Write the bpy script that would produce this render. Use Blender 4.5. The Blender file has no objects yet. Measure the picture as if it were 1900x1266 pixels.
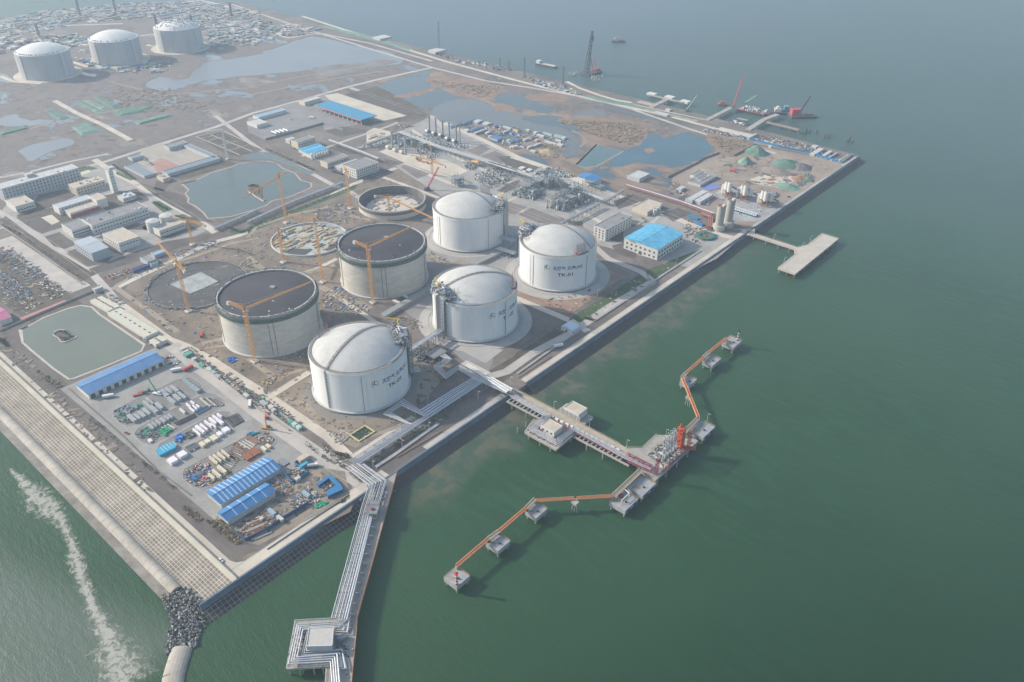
import bpy, bmesh, math, random
from mathutils import Vector, Matrix
S = bpy.context.scene
R = math.radians
rnd = random.Random(7)
# ---------------------------------------------------------------- camera (aerial, about 428 m up; world X = seaward, Y = along the coast)
FPX, PITCH, ROLL, AZ, CAMH = 1503.9, R(33.187), R(0.527), R(40.856), 427.7
_F = (0, math.cos(PITCH), -math.sin(PITCH)); _U0 = (0, math.sin(PITCH), math.cos(PITCH)); _R0 = (1, 0, 0)
_Rv = tuple(math.cos(ROLL)*a + math.sin(ROLL)*b for a, b in zip(_R0, _U0))
_Uv = tuple(-math.sin(ROLL)*a + math.cos(ROLL)*b for a, b in zip(_R0, _U0))
def _site(v):
    A = (math.sin(AZ), math.cos(AZ)); B = (math.sin(AZ + math.pi/2), math.cos(AZ + math.pi/2))
    return Vector((v[0]*B[0] + v[1]*B[1], v[0]*A[0] + v[1]*A[1], v[2]))
CF, CR, CU = _site(_F), _site(_Rv), _site(_Uv)
cam_d = bpy.data.cameras.new("camera"); cam = bpy.data.objects.new("camera", cam_d); S.collection.objects.link(cam)
cam_d.sensor_width = 36; cam_d.lens = FPX/1900*36; cam_d.clip_start = 1; cam_d.clip_end = 40000
cam.matrix_world = Matrix(((CR.x, CU.x, -CF.x, 0), (CR.y, CU.y, -CF.y, 0), (CR.z, CU.z, -CF.z, CAMH), (0, 0, 0, 1)))
S.camera = cam
# ---------------------------------------------------------------- sky, sun, exposure
SUN_EL, SUN_DIR = R(30), Vector((-math.sin(R(60.5))*math.cos(R(30)), -math.cos(R(60.5))*math.cos(R(30)), math.sin(R(30))))
W_ = bpy.data.worlds.new("World"); S.world = W_; W_.use_nodes = True
nt = W_.node_tree; bg = nt.nodes["Background"]; sky = nt.nodes.new("ShaderNodeTexSky")
sky.sky_type = 'NISHITA'; sky.sun_disc = False; sky.sun_elevation = SUN_EL
sky.sun_rotation = math.atan2(SUN_DIR.x, SUN_DIR.y); sky.air_density = 1.3; sky.dust_density = 2.0; sky.ozone_density = 1.6
nt.links.new(sky.outputs[0], bg.inputs[0]); bg.inputs[1].default_value = 0.15
sd = bpy.data.lights.new("sun", 'SUN'); sd.energy = 4.0; sd.angle = R(0.6); sd.color = (1, 0.91, 0.79)
sun = bpy.data.objects.new("sun", sd); S.collection.objects.link(sun)
sun.rotation_euler = SUN_DIR.to_track_quat('Z', 'Y').to_euler(); sun.location = (-600, 0, 900)
S.view_settings.view_transform = 'Standard'; S.view_settings.look = 'None'; S.view_settings.exposure = 0.54; S.view_settings.gamma = 1
S.cycles.max_bounces = 6; S.cycles.diffuse_bounces = 2; S.cycles.glossy_bounces = 2; S.cycles.volume_bounces = 1; S.cycles.transmission_bounces = 2
S.cycles.use_denoising = True; S.cycles.caustics_reflective = False; S.cycles.caustics_refractive = False
S.cycles.use_light_tree = False; S.render.use_persistent_data = False
# ---------------------------------------------------------------- reading positions off the survey sheets: sheet name -> origin and scale
C = dict(A=(0,0,3.956),B=(460,0,3.956),C=(920,0,3.956),D=(1380,0,3.654),E=(0,300,3.956),F=(460,300,3.956),G=(920,300,3.956),H=(0,600,3.956),I=(460,600,3.956),J=(920,600,3.956),K=(0,900,3.458),L=(460,900,3.458),N=(800,800,3.956),y1=(200,680,6.6625),y2=(330,790,5.4286),s1=(1240,260,5.278),p1=(680,180,6.786),p2=(860,290,7.308),p3=(820,190,6.786),c1=(1180,150,4.524),w1=(0,440,6.33),m1=(640,560,5.753),m2=(330,620,7.035),m3=(160,540,8.636),m4=(450,370,7.448),m5=(240,240,4.524),m6=(560,820,7.914),m7=(280,980,7.445),m8=(1340,400,7.308),n1=(640,780,8.636),n2=(1040,420,6.33),n3=(1280,320,8.4375),n4=(960,540,7.035),n5=(700,780,9.5),n6=(420,240,7.91),n7=(540,260,8.636),j1=(1160,560,6.33),j2=(1100,720,6.33),j3=(930,680,7.033),j4=(1120,860,10.55),j5=(800,900,5.275),j6=(500,1100,7.627),t3=(550,580,6.03),t5=(380,480,6.03),t1=(930,390,6.03),t2=(780,470,6.03),t4=(780,340,7.91),t6=(600,390,6.6625),far=(0,20,4.75),p=(0,0,1))
def g(c, x, y, z=0.0):
    o = C[c]; u = (o[0] + x/o[2] - 950)/FPX; v = (o[1] + y/o[2] - 633)/FPX
    d = CF + CR*u - CU*v; k = (z - CAMH)/d.z
    return (d.x*k, d.y*k)
def gl(c, pts, z=0.0): return [g(c, a[0], a[1], z) for a in pts]
def rect(c, pts, z=0.0):
    q = gl(c, pts, z); xs = [a[0] for a in q]; ys = [a[1] for a in q]
    return min(xs), max(xs), min(ys), max(ys)
# ---------------------------------------------------------------- materials
MATS = {}
def M(name, col, rough=0.85, var=0.18, sc=0.25, metal=0.0, col2=None, det=4.0, spec=0.3, stretch=None, lo=0.35, hi=0.65):
    if name in MATS: return MATS[name]
    m = bpy.data.materials.new(name); m.use_nodes = True; n = m.node_tree.nodes; l = m.node_tree.links
    b = n["Principled BSDF"]; b.inputs["Roughness"].default_value = rough; b.inputs["Metallic"].default_value = metal
    b.inputs["Specular IOR Level"].default_value = spec
    if var <= 0 and col2 is None:
        b.inputs["Base Color"].default_value = (*col, 1)
    else:
        geo = n.new("ShaderNodeNewGeometry"); mp = n.new("ShaderNodeMapping"); tx = n.new("ShaderNodeTexNoise")
        if stretch: mp.inputs["Scale"].default_value = stretch
        tx.inputs["Scale"].default_value = sc; tx.inputs["Detail"].default_value = det; tx.inputs["Roughness"].default_value = 0.62
        cr = n.new("ShaderNodeValToRGB"); e = cr.color_ramp.elements
        c2 = col2 or tuple(min(1, c*(1+var)) for c in col); c1 = col if col2 else tuple(c*(1-var) for c in col)
        e[0].position = lo; e[0].color = (*c1, 1); e[1].position = hi; e[1].color = (*c2, 1)
        l.new(geo.outputs["Position"], mp.inputs[0]); l.new(mp.outputs[0], tx.inputs["Vector"]); l.new(tx.outputs[0], cr.inputs[0])
        t2 = n.new("ShaderNodeTexNoise"); t2.inputs["Scale"].default_value = sc*9; t2.inputs["Detail"].default_value = 7; t2.inputs["Roughness"].default_value = .72
        l.new(mp.outputs[0], t2.inputs["Vector"])
        mx = n.new("ShaderNodeMix"); mx.data_type = 'RGBA'; mx.blend_type = 'MULTIPLY'; mx.inputs[0].default_value = 1
        c3 = n.new("ShaderNodeValToRGB"); c3.color_ramp.elements[0].position = .3; c3.color_ramp.elements[1].position = .7
        q = max(0, 1 - var*1.1); c3.color_ramp.elements[0].color = (q, q, q, 1)
        l.new(t2.outputs[0], c3.inputs[0]); l.new(cr.outputs[0], mx.inputs[6]); l.new(c3.outputs[0], mx.inputs[7])
        l.new(mx.outputs[2], b.inputs["Base Color"])
    MATS[name] = m; return m
# ---------------------------------------------------------------- mesh builder
class MB:
    def __init__(s): s.v = []; s.f = []
    def quad(s, *ps):
        k = len(s.v); s.v += [tuple(p) for p in ps]; s.f.append(tuple(range(k, k+len(ps)))); return s
    def box(s, x0, x1, y0, y1, z0, z1):
        return s.prism([(x0, y0), (x1, y0), (x1, y1), (x0, y1)], z0, z1)
    def cbox(s, cx, cy, z0, lx, ly, h, a=0.0):
        c, n = math.cos(a), math.sin(a)
        return s.prism([(cx + c*u - n*w, cy + n*u + c*w) for u, w in ((-lx/2, -ly/2), (lx/2, -ly/2), (lx/2, ly/2), (-lx/2, ly/2))], z0, z0+h)
    def prism(s, pts, z0, z1, top=None):
        ar = sum(pts[i][0]*pts[(i+1) % len(pts)][1] - pts[(i+1) % len(pts)][0]*pts[i][1] for i in range(len(pts)))
        if ar < 0: pts = pts[::-1]; top = top[::-1] if top else None
        n = len(pts); k = len(s.v); tp = top or pts
        s.v += [(p[0], p[1], z0) for p in pts] + [(p[0], p[1], z1) for p in tp]
        s.f.append(tuple(range(k+n-1, k-1, -1))); s.f.append(tuple(range(k+n, k+2*n)))
        for i in range(n): j = (i+1) % n; s.f.append((k+i, k+j, k+n+j, k+n+i))
        return s
    def beam(s, a, b, w, h=None):
        a = Vector(a); b = Vector(b); d = b-a
        if d.length < 1e-5: return s
        h = h or w; d.normalize(); u = d.cross(Vector((0, 0, 1)))
        if u.length < 1e-3: u = Vector((1, 0, 0))
        u.normalize(); t = u.cross(d); k = len(s.v)
        for e in (a, b):
            for x, y in ((-1, -1), (1, -1), (1, 1), (-1, 1)): s.v.append(tuple(e + u*(x*w/2) + t*(y*h/2)))
        s.f += [(k+3, k+2, k+1, k), (k+4, k+5, k+6, k+7)] + [(k+i, k+(i+1) % 4, k+4+(i+1) % 4, k+4+i) for i in range(4)]
        return s
    def tube(s, pts, r, n=8):
        P = [Vector(p) for p in pts]; k = len(s.v)
        for i, p in enumerate(P):
            d = (P[min(i+1, len(P)-1)] - P[max(i-1, 0)]).normalized()
            m = 1.0
            if 0 < i < len(P)-1:
                e = (P[i+1]-P[i]).normalized(); m = 1/max(.35, d.dot(e))
            up = Vector((0, 0, 1)) if abs(d.z) < .95 else Vector((0, 1, 0))
            u = d.cross(up).normalized(); t = u.cross(d)
            for q in range(n):
                a = 2*math.pi*q/n; s.v.append(tuple(p + u*(math.cos(a)*r*m) + t*(math.sin(a)*r)))
        for i in range(len(P)-1):
            for q in range(n):
                s.f.append((k+i*n+q, k+i*n+(q+1) % n, k+(i+1)*n+(q+1) % n, k+(i+1)*n+q))
        s.f.append(tuple(k+q for q in range(n-1, -1, -1))); s.f.append(tuple(k+(len(P)-1)*n+q for q in range(n)))
        return s
    def lathe(s, prof, cx=0, cy=0, n=32, a0=0.0, a1=2*math.pi):
        full = abs(a1-a0-2*math.pi) < 1e-6; m = n if full else n+1; k = len(s.v)
        for r, z in prof:
            for i in range(m):
                a = a0+(a1-a0)*i/n; s.v.append((cx+r*math.cos(a), cy+r*math.sin(a), z))
        for j in range(len(prof)-1):
            for i in range(n):
                i2 = (i+1) % m
                s.f.append((k+j*m+i, k+j*m+i2, k+(j+1)*m+i2, k+(j+1)*m+i))
        return s
    def cyl(s, cx, cy, z0, z1, r, n=16, r2=None):
        r2 = r if r2 is None else r2; k = len(s.v)
        s.lathe([(r, z0), (r2, z1)], cx, cy, n); s.f.append(tuple(range(k+n-1, k-1, -1))); s.f.append(tuple(range(k+n, k+2*n)))
        return s
    def ring(s, r0, r1, z0, z1, n=64, cx=0, cy=0, a0=0.0, a1=2*math.pi):
        return s.lathe([(r1, z0), (r1, z1), (r0, z1), (r0, z0), (r1, z0)], cx, cy, n, a0, a1)
    def lattice(s, a, b, w, w2=None, step=None, t=0.25, n=4):
        a = Vector(a); b = Vector(b); d = b-a; L = d.length; d = d/L
        u = d.cross(Vector((0, 0, 1)));
        if u.length < 1e-3: u = Vector((1, 0, 0))
        u.normalize(); q = u.cross(d); w2 = w if w2 is None else w2; N = max(2, int(round(L/(step or w*1.3))))
        cs = [(-1, -1), (1, -1), (1, 1), (-1, 1)] if n == 4 else [(-1, -.6), (1, -.6), (0, 1)]
        def P(i, c):
            ww = (w + (w2-w)*i/N)/2; return a + d*(L*i/N) + u*(c[0]*ww) + q*(c[1]*ww)
        for c in cs: s.beam(P(0, c), P(N, c), t)
        for i in range(N):
            for j in range(len(cs)):
                c, e = cs[j], cs[(j+1) % len(cs)]
                if (i+j) % 2: s.beam(P(i, c), P(i+1, e), t*.7)
                else: s.beam(P(i, e), P(i+1, c), t*.7)
        return s
    def mesh(s, mats, smooth=False, fm=None):
        me = bpy.data.meshes.new("mesh"); me.from_pydata(s.v, [], s.f); me.update()
        for m in (mats if isinstance(mats, (list, tuple)) else [mats]): me.materials.append(m)
        if fm:
            for p, i in zip(me.polygons, fm): p.material_index = i
        if smooth: me.polygons.foreach_set("use_smooth", [True]*len(me.polygons)); me.update()
        return me
def link(name, me, parent=None, loc=(0, 0, 0), rz=0.0):
    o = bpy.data.objects.new(name, me); S.collection.objects.link(o)
    o.location = loc; o.rotation_euler = (0, 0, rz)
    if parent: o.parent = parent
    return o
def part(parent, name, mb, mat, label=None, smooth=False, fm=None, loc=(0, 0, 0), rz=0.0):
    o = link(name, mb if isinstance(mb, bpy.types.Mesh) else mb.mesh(mat, smooth, fm), parent, loc, rz)
    if label: o["label"] = label
    return o
def tag(o, label, cat, group=None, kind=None):
    if label: o["label"] = label
    if cat: o["category"] = cat
    if group: o["group"] = group
    if kind: o["kind"] = kind
    return o
def thing(name, label, cat, loc=(0, 0, 0), rz=0.0, group=None):
    if len(loc) == 2: loc = (loc[0], loc[1], 0)
    return tag(link(name, None, None, loc, rz), label, cat, group)
def solo(name, mb, mat, label, cat, loc=(0, 0, 0), rz=0.0, group=None, smooth=False, fm=None):
    return tag(link(name, mb if isinstance(mb, bpy.types.Mesh) else mb.mesh(mat, smooth, fm), None, loc if len(loc) == 3 else (*loc, 0), rz), label, cat, group)
def struct(name, mb, mat, smooth=False, fm=None):
    o = link(name, mb.mesh(mat, smooth, fm)); o["kind"] = "structure"; return o
def kids(o): return [c for c in S.collection.objects if c.parent == o]
def dup(tree, loc, rz=0.0, label=None, group=None, sc=None):
    # tree: (root, [(part, [subparts])]) so that copying a thing copies its parts and their sub-parts
    root, ch = tree; r = root.copy(); S.collection.objects.link(r); r.location = loc if len(loc) == 3 else (*loc, 0); r.rotation_euler = (0, 0, rz)
    if sc: r.scale = sc
    if label: r["label"] = label
    if group: r["group"] = group
    for c, gs in ch:
        d = c.copy(); S.collection.objects.link(d); d.parent = r
        for e in gs:
            f = e.copy(); S.collection.objects.link(f); f.parent = d
    return r
def sheet(name, pts, z, mat, thick=0.0):
    mb = MB()
    if thick: mb.prism(pts, z-thick, z)
    else: mb.quad(*[(p[0], p[1], z) for p in (pts if sum(pts[i][0]*pts[(i+1) % len(pts)][1]-pts[(i+1) % len(pts)][0]*pts[i][1] for i in range(len(pts))) > 0 else pts[::-1])])
    return struct(name, mb, mat)
def band(pts, w):
    # outline of a strip of width w (number or list) along a polyline
    n = len(pts); L = []; Rr = []
    for i, p in enumerate(pts):
        a = Vector(pts[max(i-1, 0)]); b = Vector(pts[min(i+1, n-1)]); d = (b-a).normalized(); m = 1.0
        if 0 < i < n-1: e = (Vector(pts[i+1])-Vector(p)).normalized(); m = 1/max(.5, d.dot(e))
        ww = (w[i] if isinstance(w, (list, tuple)) else w)/2*m
        L.append((p[0]-d.y*ww, p[1]+d.x*ww)); Rr.append((p[0]+d.y*ww, p[1]-d.x*ww))
    return L, Rr
def strip(name, pts, w, z, mat, kerb=None):
    L, Rr = band(pts, w); mb = MB(); k = 0
    for i in range(len(pts)-1): mb.quad((*Rr[i], z), (*Rr[i+1], z), (*L[i+1], z), (*L[i], z))
    o = struct(name, mb, mat)
    if kerb:
        kb = MB()
        for side in (L, Rr):
            for i in range(len(side)-1): kb.beam((*side[i], z), (*side[i+1], z), .3, .26)
        q = link("kerb", kb.mesh(kerb), o)
    return o
# ---------------------------------------------------------------- haze
hz = MB().box(-7600, 2600, -2500, 7000, -8, 452)
hm = bpy.data.materials.new("haze"); hm.use_nodes = True; hm.node_tree.nodes.clear()
ho = hm.node_tree.nodes.new("ShaderNodeOutputMaterial"); hv = hm.node_tree.nodes.new("ShaderNodeVolumePrincipled")
hv.inputs["Color"].default_value = (0.68, 0.835, 1.0, 1); hv.inputs["Density"].default_value = 0.00013; hv.inputs["Anisotropy"].default_value = 0.2
hm.node_tree.links.new(hv.outputs[0], ho.inputs["Volume"])
tag(link("haze", hz.mesh(hm)), None, None, None, "stuff")
# ---------------------------------------------------------------- sea
def sea_mat():
    m = bpy.data.materials.new("sea_water"); m.use_nodes = True; n = m.node_tree.nodes; l = m.node_tree.links; b = n["Principled BSDF"]
    b.inputs["Roughness"].default_value = 0.34; b.inputs["IOR"].default_value = 1.33; b.inputs["Specular IOR Level"].default_value = 0.4
    geo = n.new("ShaderNodeNewGeometry"); sp = n.new("ShaderNodeSeparateXYZ"); l.new(geo.outputs["Position"], sp.inputs[0])
    def mth(op, a, bb=None, c=None, cl=False):
        q = n.new("ShaderNodeMath"); q.operation = op; q.use_clamp = cl
        for i, v in enumerate((a, bb, c)):
            if v is None: continue
            if hasattr(v, "is_output"): l.new(v, q.inputs[i])
            else: q.inputs[i].default_value = v
        return q.outputs[0]
    def noise(sc, det=3, st=(1, 1, 1), rot=0, dist=0):
        mp = n.new("ShaderNodeMapping"); mp.inputs["Scale"].default_value = st; mp.inputs["Rotation"].default_value = (0, 0, rot); t = n.new("ShaderNodeTexNoise")
        t.inputs["Scale"].default_value = sc; t.inputs["Detail"].default_value = det; t.inputs["Distortion"].default_value = dist
        l.new(geo.outputs["Position"], mp.inputs[0]); l.new(mp.outputs[0], t.inputs["Vector"]); return t.outputs[0]
    def mix(f, a, bb):
        q = n.new("ShaderNodeMix"); q.data_type = 'RGBA'; l.new(f, q.inputs[0])
        for i, v in ((6, a), (7, bb)):
            if hasattr(v, "is_output"): l.new(v, q.inputs[i])
            else: q.inputs[i].default_value = (*v, 1)
        return q.outputs[2]
    def ss(v, lo, hi):
        q = n.new("ShaderNodeMapRange"); q.interpolation_type = 'SMOOTHSTEP'; l.new(v, q.inputs[0]); q.inputs[1].default_value = lo; q.inputs[2].default_value = hi; return q.outputs[0]
    big = noise(0.0035, 4); mid = noise(0.02, 3, (1, 2.2, 1), .5)
    base = mix(ss(big, .35, .68), (0.016, 0.054, 0.020), (0.028, 0.070, 0.030))
    base = mix(ss(noise(0.035, 4, (1, 4.0, 1), R(50), .3), .42, .66), base, (0.022, 0.068, 0.030))
    near_dark = mth('MULTIPLY', ss(mth('SUBTRACT', sp.outputs[0], mth('MULTIPLY', sp.outputs[1], .35)), -420, -40), ss(sp.outputs[1], 900, 300))
    base = mix(near_dark, base, (0.004, 0.026, 0.008))  # water colour gets darker towards the near right
    # silty water left of the revetment
    left = ss(mth('ADD', sp.outputs[1], mth('MULTIPLY', sp.outputs[0], -.35)), 262, 215)
    left = mth('MULTIPLY', left, ss(sp.outputs[0], -345, -375))
    base = mix(left, base, (0.088, 0.118, 0.088))
    # shallow mud along the eastern wall: x from -372 seawards
    wob = mth('MULTIPLY', mth('SUBTRACT', noise(0.018, 5), .5), 70)
    dx = mth('ADD', sp.outputs[0], wob)
    sh = mth('MULTIPLY', mth('MULTIPLY', ss(dx, -318, -352), ss(sp.outputs[1], 250, 330)), mth('ADD', mth('MULTIPLY', ss(sp.outputs[1], 900, 700), .85), .1))
    mud = mix(ss(noise(0.09, 4), .4, .62), (0.050, 0.078, 0.052), (0.115, 0.105, 0.072))
    base = mix(mth('MULTIPLY', sh, .9), base, mud)
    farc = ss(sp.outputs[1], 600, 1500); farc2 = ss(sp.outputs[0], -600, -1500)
    base = mix(mth('MULTIPLY', farc, mth("ADD", mth("MULTIPLY", farc2, .4), .35)), base, (0.085, 0.115, 0.155))  # distance haze is mixed into the far water colour as paler blue
    # foam slick at the left
    curve = mth('ADD', mth('MULTIPLY', sp.outputs[0], -.62), mth('MULTIPLY', mth('SUBTRACT', noise(0.011, 2), .5), 60))
    foam_l = mth('SUBTRACT', sp.outputs[1], curve)   # value along which the slick is centred
    b.inputs["Roughness"].default_value = 0.38
    l.new(base, b.inputs["Base Color"])
    w1 = noise(0.55, 3, (1, 2.4, 1), R(35)); w2 = noise(0.10, 3, (1, 3.2, 1), R(48)); w3 = noise(1.6, 2, (1, 2, 1), R(20))
    hgt = mth('ADD', mth('MULTIPLY', w1, .9), mth('ADD', mth('MULTIPLY', w2, 1.6), mth('MULTIPLY', w3, .12)))
    bp = n.new("ShaderNodeBump"); bp.inputs["Strength"].default_value = 0.32; bp.inputs["Distance"].default_value = 1.0
    l.new(hgt, bp.inputs["Height"]); l.new(bp.outputs[0], b.inputs["Normal"])
    return m
SEA = sea_mat()
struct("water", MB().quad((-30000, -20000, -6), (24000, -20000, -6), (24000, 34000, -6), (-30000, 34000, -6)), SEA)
# ---------------------------------------------------------------- ground
earth = M("earth_mauve", (0.14, 0.12, 0.108), .95, .35, .014, col2=(0.235, 0.20, 0.175), det=9)
earth2 = M("earth_brown", (0.165, 0.135, 0.11), .95, .35, .035, col2=(0.28, 0.225, 0.17), det=9)
earth_dark = M("earth_dark", (0.10, 0.090, 0.085), .95, .25, .03, col2=(0.15, 0.13, 0.12), det=8)
grass_dry = M("dry_grass", (0.085, 0.072, 0.058), .98, .35, .05, col2=(0.155, 0.13, 0.10), det=10)
green_grass = M("green_grass", (0.045, 0.085, 0.035), .98, .3, .08, col2=(0.09, 0.125, 0.06), det=8)
conc = M("concrete_paving", (0.36, 0.33, 0.295), .9, .12, .03, col2=(0.48, 0.44, 0.395), det=6)
conc_tan = M("tan_concrete", (0.44, 0.385, 0.31), .9, .12, .035, col2=(0.56, 0.50, 0.41), det=6)
conc_grey = M("grey_concrete", (0.27, 0.265, 0.26), .9, .12, .05, col2=(0.36, 0.35, 0.34), det=6)
asph = M("grey_asphalt", (0.20, 0.19, 0.185), .9, .1, .03, col2=(0.26, 0.25, 0.24), det=6)
kerbm = M("kerb_concrete", (0.42, 0.40, 0.37), .9, .1, .2)
LAND = [(-373, 155.8), (-371, 700), (-371, 1222), (-700, 1239), (-1300, 1232), (-2065, 1240), (-2185, 1010), (-2290, 760), (-2480, 560), (-3600, 300), (-3600, 155.8)]
mb = MB().prism(LAND, -5.0, 0.0); struct("ground", mb, earth)
# left revetment: crest, grid slope, berm, apron
crest_m = M("crest_concrete", (0.47, 0.43, 0.34), .9, .08, .05, col2=(0.55, 0.51, 0.41))
XW, XE = -1500, -374.5
cr = MB()
cr.prism([(XW, 152.2), (XE+1, 152.2), (XE+1, 155.8), (XW, 155.8)], -1.5, 0.9)
cr.prism([(XE-3.5, 133.8), (XE+1.5, 133.8), (XE+1.5, 152.2), (XE-3.5, 152.2)], -7, -4.2, )
tag(link("seawall_crest", cr.mesh(crest_m)), "pale concrete crest along the top of the gridded slope", "sea wall")
pw = MB().box(XW, XE+.4, 155.8, 156.5, 0, 1.6)
tag(link("parapet_wall", pw.mesh(M("parapet_dark", (0.20, 0.195, 0.18), .9, .15, .3))), "long dark parapet between the slope crest and the coast road", "wall")
sl = MB().quad((XW, 130.3, -5.2), (XE+1, 130.3, -5.2), (XE+1, 152.2, 0.35), (XW, 152.2, 0.35))
gm = bpy.data.materials.new("slope_grid"); gm.use_nodes = True
def grid_mat(m, sx, sy, gap, c1, c2, cg, oy=0.0, wob=0.0):
    n = m.node_tree.nodes; l = m.node_tree.links; b = n["Principled BSDF"]; b.inputs["Roughness"].default_value = .95; b.inputs["Specular IOR Level"].default_value = .2
    geo = n.new("ShaderNodeNewGeometry"); mp = n.new("ShaderNodeMapping"); mp.inputs["Location"].default_value = (0, oy, 0)
    br = n.new("ShaderNodeTexBrick"); br.offset = 0; br.squash = 1; br.inputs["Scale"].default_value = 1
    br.inputs["Brick Width"].default_value = sx; br.inputs["Row Height"].default_value = sy; br.inputs["Mortar Size"].default_value = gap; br.inputs["Mortar Smooth"].default_value = .2
    br.inputs["Color1"].default_value = (*c1, 1); br.inputs["Color2"].default_value = (*c2, 1); br.inputs["Mortar"].default_value = (*cg, 1)
    sp = n.new("ShaderNodeSeparateXYZ"); cb = n.new("ShaderNodeCombineXYZ")
    l.new(geo.outputs["Position"], mp.inputs[0]); l.new(mp.outputs[0], sp.inputs[0]); l.new(sp.outputs[0], cb.inputs[0]); l.new(sp.outputs[1], cb.inputs[1]); l.new(cb.outputs[0], br.inputs["Vector"])
    tx = n.new("ShaderNodeTexNoise"); tx.inputs["Scale"].default_value = .08; tx.inputs["Detail"].default_value = 6; l.new(geo.outputs["Position"], tx.inputs["Vector"])
    cr_ = n.new("ShaderNodeValToRGB"); cr_.color_ramp.elements[0].position = .3; cr_.color_ramp.elements[1].position = .7; cr_.color_ramp.elements[0].color = (.68, .68, .68, 1)
    l.new(tx.outputs[0], cr_.inputs[0]); mx = n.new("ShaderNodeMix"); mx.data_type = 'RGBA'; mx.blend_type = 'MULTIPLY'; mx.inputs[0].default_value = 1
    l.new(br.outputs["Color"], mx.inputs[6]); l.new(cr_.outputs[0], mx.inputs[7]); l.new(mx.outputs[2], b.inputs["Base Color"])
grid_mat(gm, 3.3, 2.2, .17, (0.19, 0.165, 0.135), (0.25, 0.22, 0.18), (0.60, 0.55, 0.47), oy=-130.3)
tag(link("revetment_slope", sl.mesh(gm)), "long brown slope of concrete grid blocks facing the silty water", "revetment")
# raised coping bars on the slope nearest the camera: real relief
tm = M("berm_concrete", (0.34, 0.31, 0.265), .92, .2, .05, col2=(0.46, 0.42, 0.36), det=7)
tb = MB(); prof = []
for i in range(13):
    t = i/12; prof.append((130.3 - 8.5*t, -5.4 + 2.3*math.sin(math.pi*min(1, t*1.02))**.8*(1 if t < 1 else 0)))
for k in range(150):
    x1 = -400.5 - k*7.35; x0 = x1 - 7.2
    for (y0, z0), (y1, z1) in zip(prof, prof[1:]): tb.quad((x0, y1, z1), (x1, y1, z1), (x1, y0, z0), (x0, y0, z0))
    tb.quad(*[(x1, y, z) for y, z in prof[::-1]])
tag(link("toe_berm", tb.mesh(tm)), "long rounded concrete berm at the foot of the gridded slope", "breakwater")
ap = MB().prism([(XW, 115.8), (-401.5, 115.8), (-399.8, 121.8), (XW, 121.8)], -7, -5.35)
tag(link("toe_apron", ap.mesh(M("apron_mud", (0.21, 0.185, 0.16), .9, .3, .1, col2=(0.33, 0.30, 0.26)))), "dark wet apron below the rounded berm at the water's edge", "breakwater")
# east wall: coping, face, stepped revetment with grid frame in the lower part
ew = M("east_wall_face", (0.085, 0.10, 0.125), .85, .2, .06, col2=(0.15, 0.17, 0.195))  # blue-grey shade of the sea-facing side is darkened into this colour
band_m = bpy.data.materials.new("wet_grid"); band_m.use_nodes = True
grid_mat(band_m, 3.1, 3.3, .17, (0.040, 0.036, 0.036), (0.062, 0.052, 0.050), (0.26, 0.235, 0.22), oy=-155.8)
def east_wall(y0, y1, lab, grid=True, low=False):
    t = thing("sea_wall", lab, "sea wall")
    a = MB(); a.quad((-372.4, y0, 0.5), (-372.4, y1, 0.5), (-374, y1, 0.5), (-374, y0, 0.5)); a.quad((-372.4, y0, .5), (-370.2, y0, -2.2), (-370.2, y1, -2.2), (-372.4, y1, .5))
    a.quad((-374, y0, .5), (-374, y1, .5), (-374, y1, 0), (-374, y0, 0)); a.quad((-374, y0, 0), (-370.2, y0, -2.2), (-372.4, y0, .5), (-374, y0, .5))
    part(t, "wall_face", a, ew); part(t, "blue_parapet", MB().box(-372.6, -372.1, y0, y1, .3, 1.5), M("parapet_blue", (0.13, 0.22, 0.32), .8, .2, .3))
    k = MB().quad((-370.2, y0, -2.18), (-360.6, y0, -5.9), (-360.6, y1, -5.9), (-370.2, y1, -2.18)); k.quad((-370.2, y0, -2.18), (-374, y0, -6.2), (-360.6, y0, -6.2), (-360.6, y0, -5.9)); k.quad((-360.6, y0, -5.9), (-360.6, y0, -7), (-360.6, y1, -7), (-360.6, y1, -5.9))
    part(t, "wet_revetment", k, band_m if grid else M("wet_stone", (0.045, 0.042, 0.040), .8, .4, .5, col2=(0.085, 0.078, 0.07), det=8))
    return t
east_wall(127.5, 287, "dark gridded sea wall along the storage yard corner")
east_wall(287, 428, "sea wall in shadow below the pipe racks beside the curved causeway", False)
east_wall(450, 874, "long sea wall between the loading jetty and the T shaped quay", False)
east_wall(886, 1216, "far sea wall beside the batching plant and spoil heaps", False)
# ---------------------------------------------------------------- roads (polylines read at ground level)
def road(name, c, pts, w, z=.05, m=None, kerb=True, ext=None): return strip(name, gl(c, pts) if c else pts, w, z, m or conc, kerbm if kerb else None)
# coast roads
strip("road", [(-1500, 158.9), (-376.5, 158.9)], 5.2, .045, conc_tan, kerbm)
strip("road", [(-379, 156.6), (-379, 290)], 9.0, .055, conc_tan, kerbm)
sheet("road", [(-374.6, 156.6), (-392, 161.5), (-386.5, 163.5), (-383.5, 168), (-383.4, 176)], .065, conc_tan)
strip("road", [(-376.6, 330), (-376.6, 425)], 5.6, .05, conc, kerbm)
strip("road", [(-376.4, 452), (-376.4, 872)], 7.6, .05, conc_tan, kerbm)
strip("road", [(-375.6, 886), (-375.6, 1214)], 4.4, .05, conc, kerbm)
# yard pavement and yard roads (whole south block)
sheet("pavement", gl('p', [(112,722),(128,715),(300,640),(345,655),(410,715),(480,775),(600,862),(690,905),(668,930),(640,880),(560,862),(500,905),(520,890),(420,950),(398,965)]), .04, M("yard_paving", (0.255, 0.243, 0.225), .92, .18, .04, col2=(0.34, 0.325, 0.30), det=9))
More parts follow.
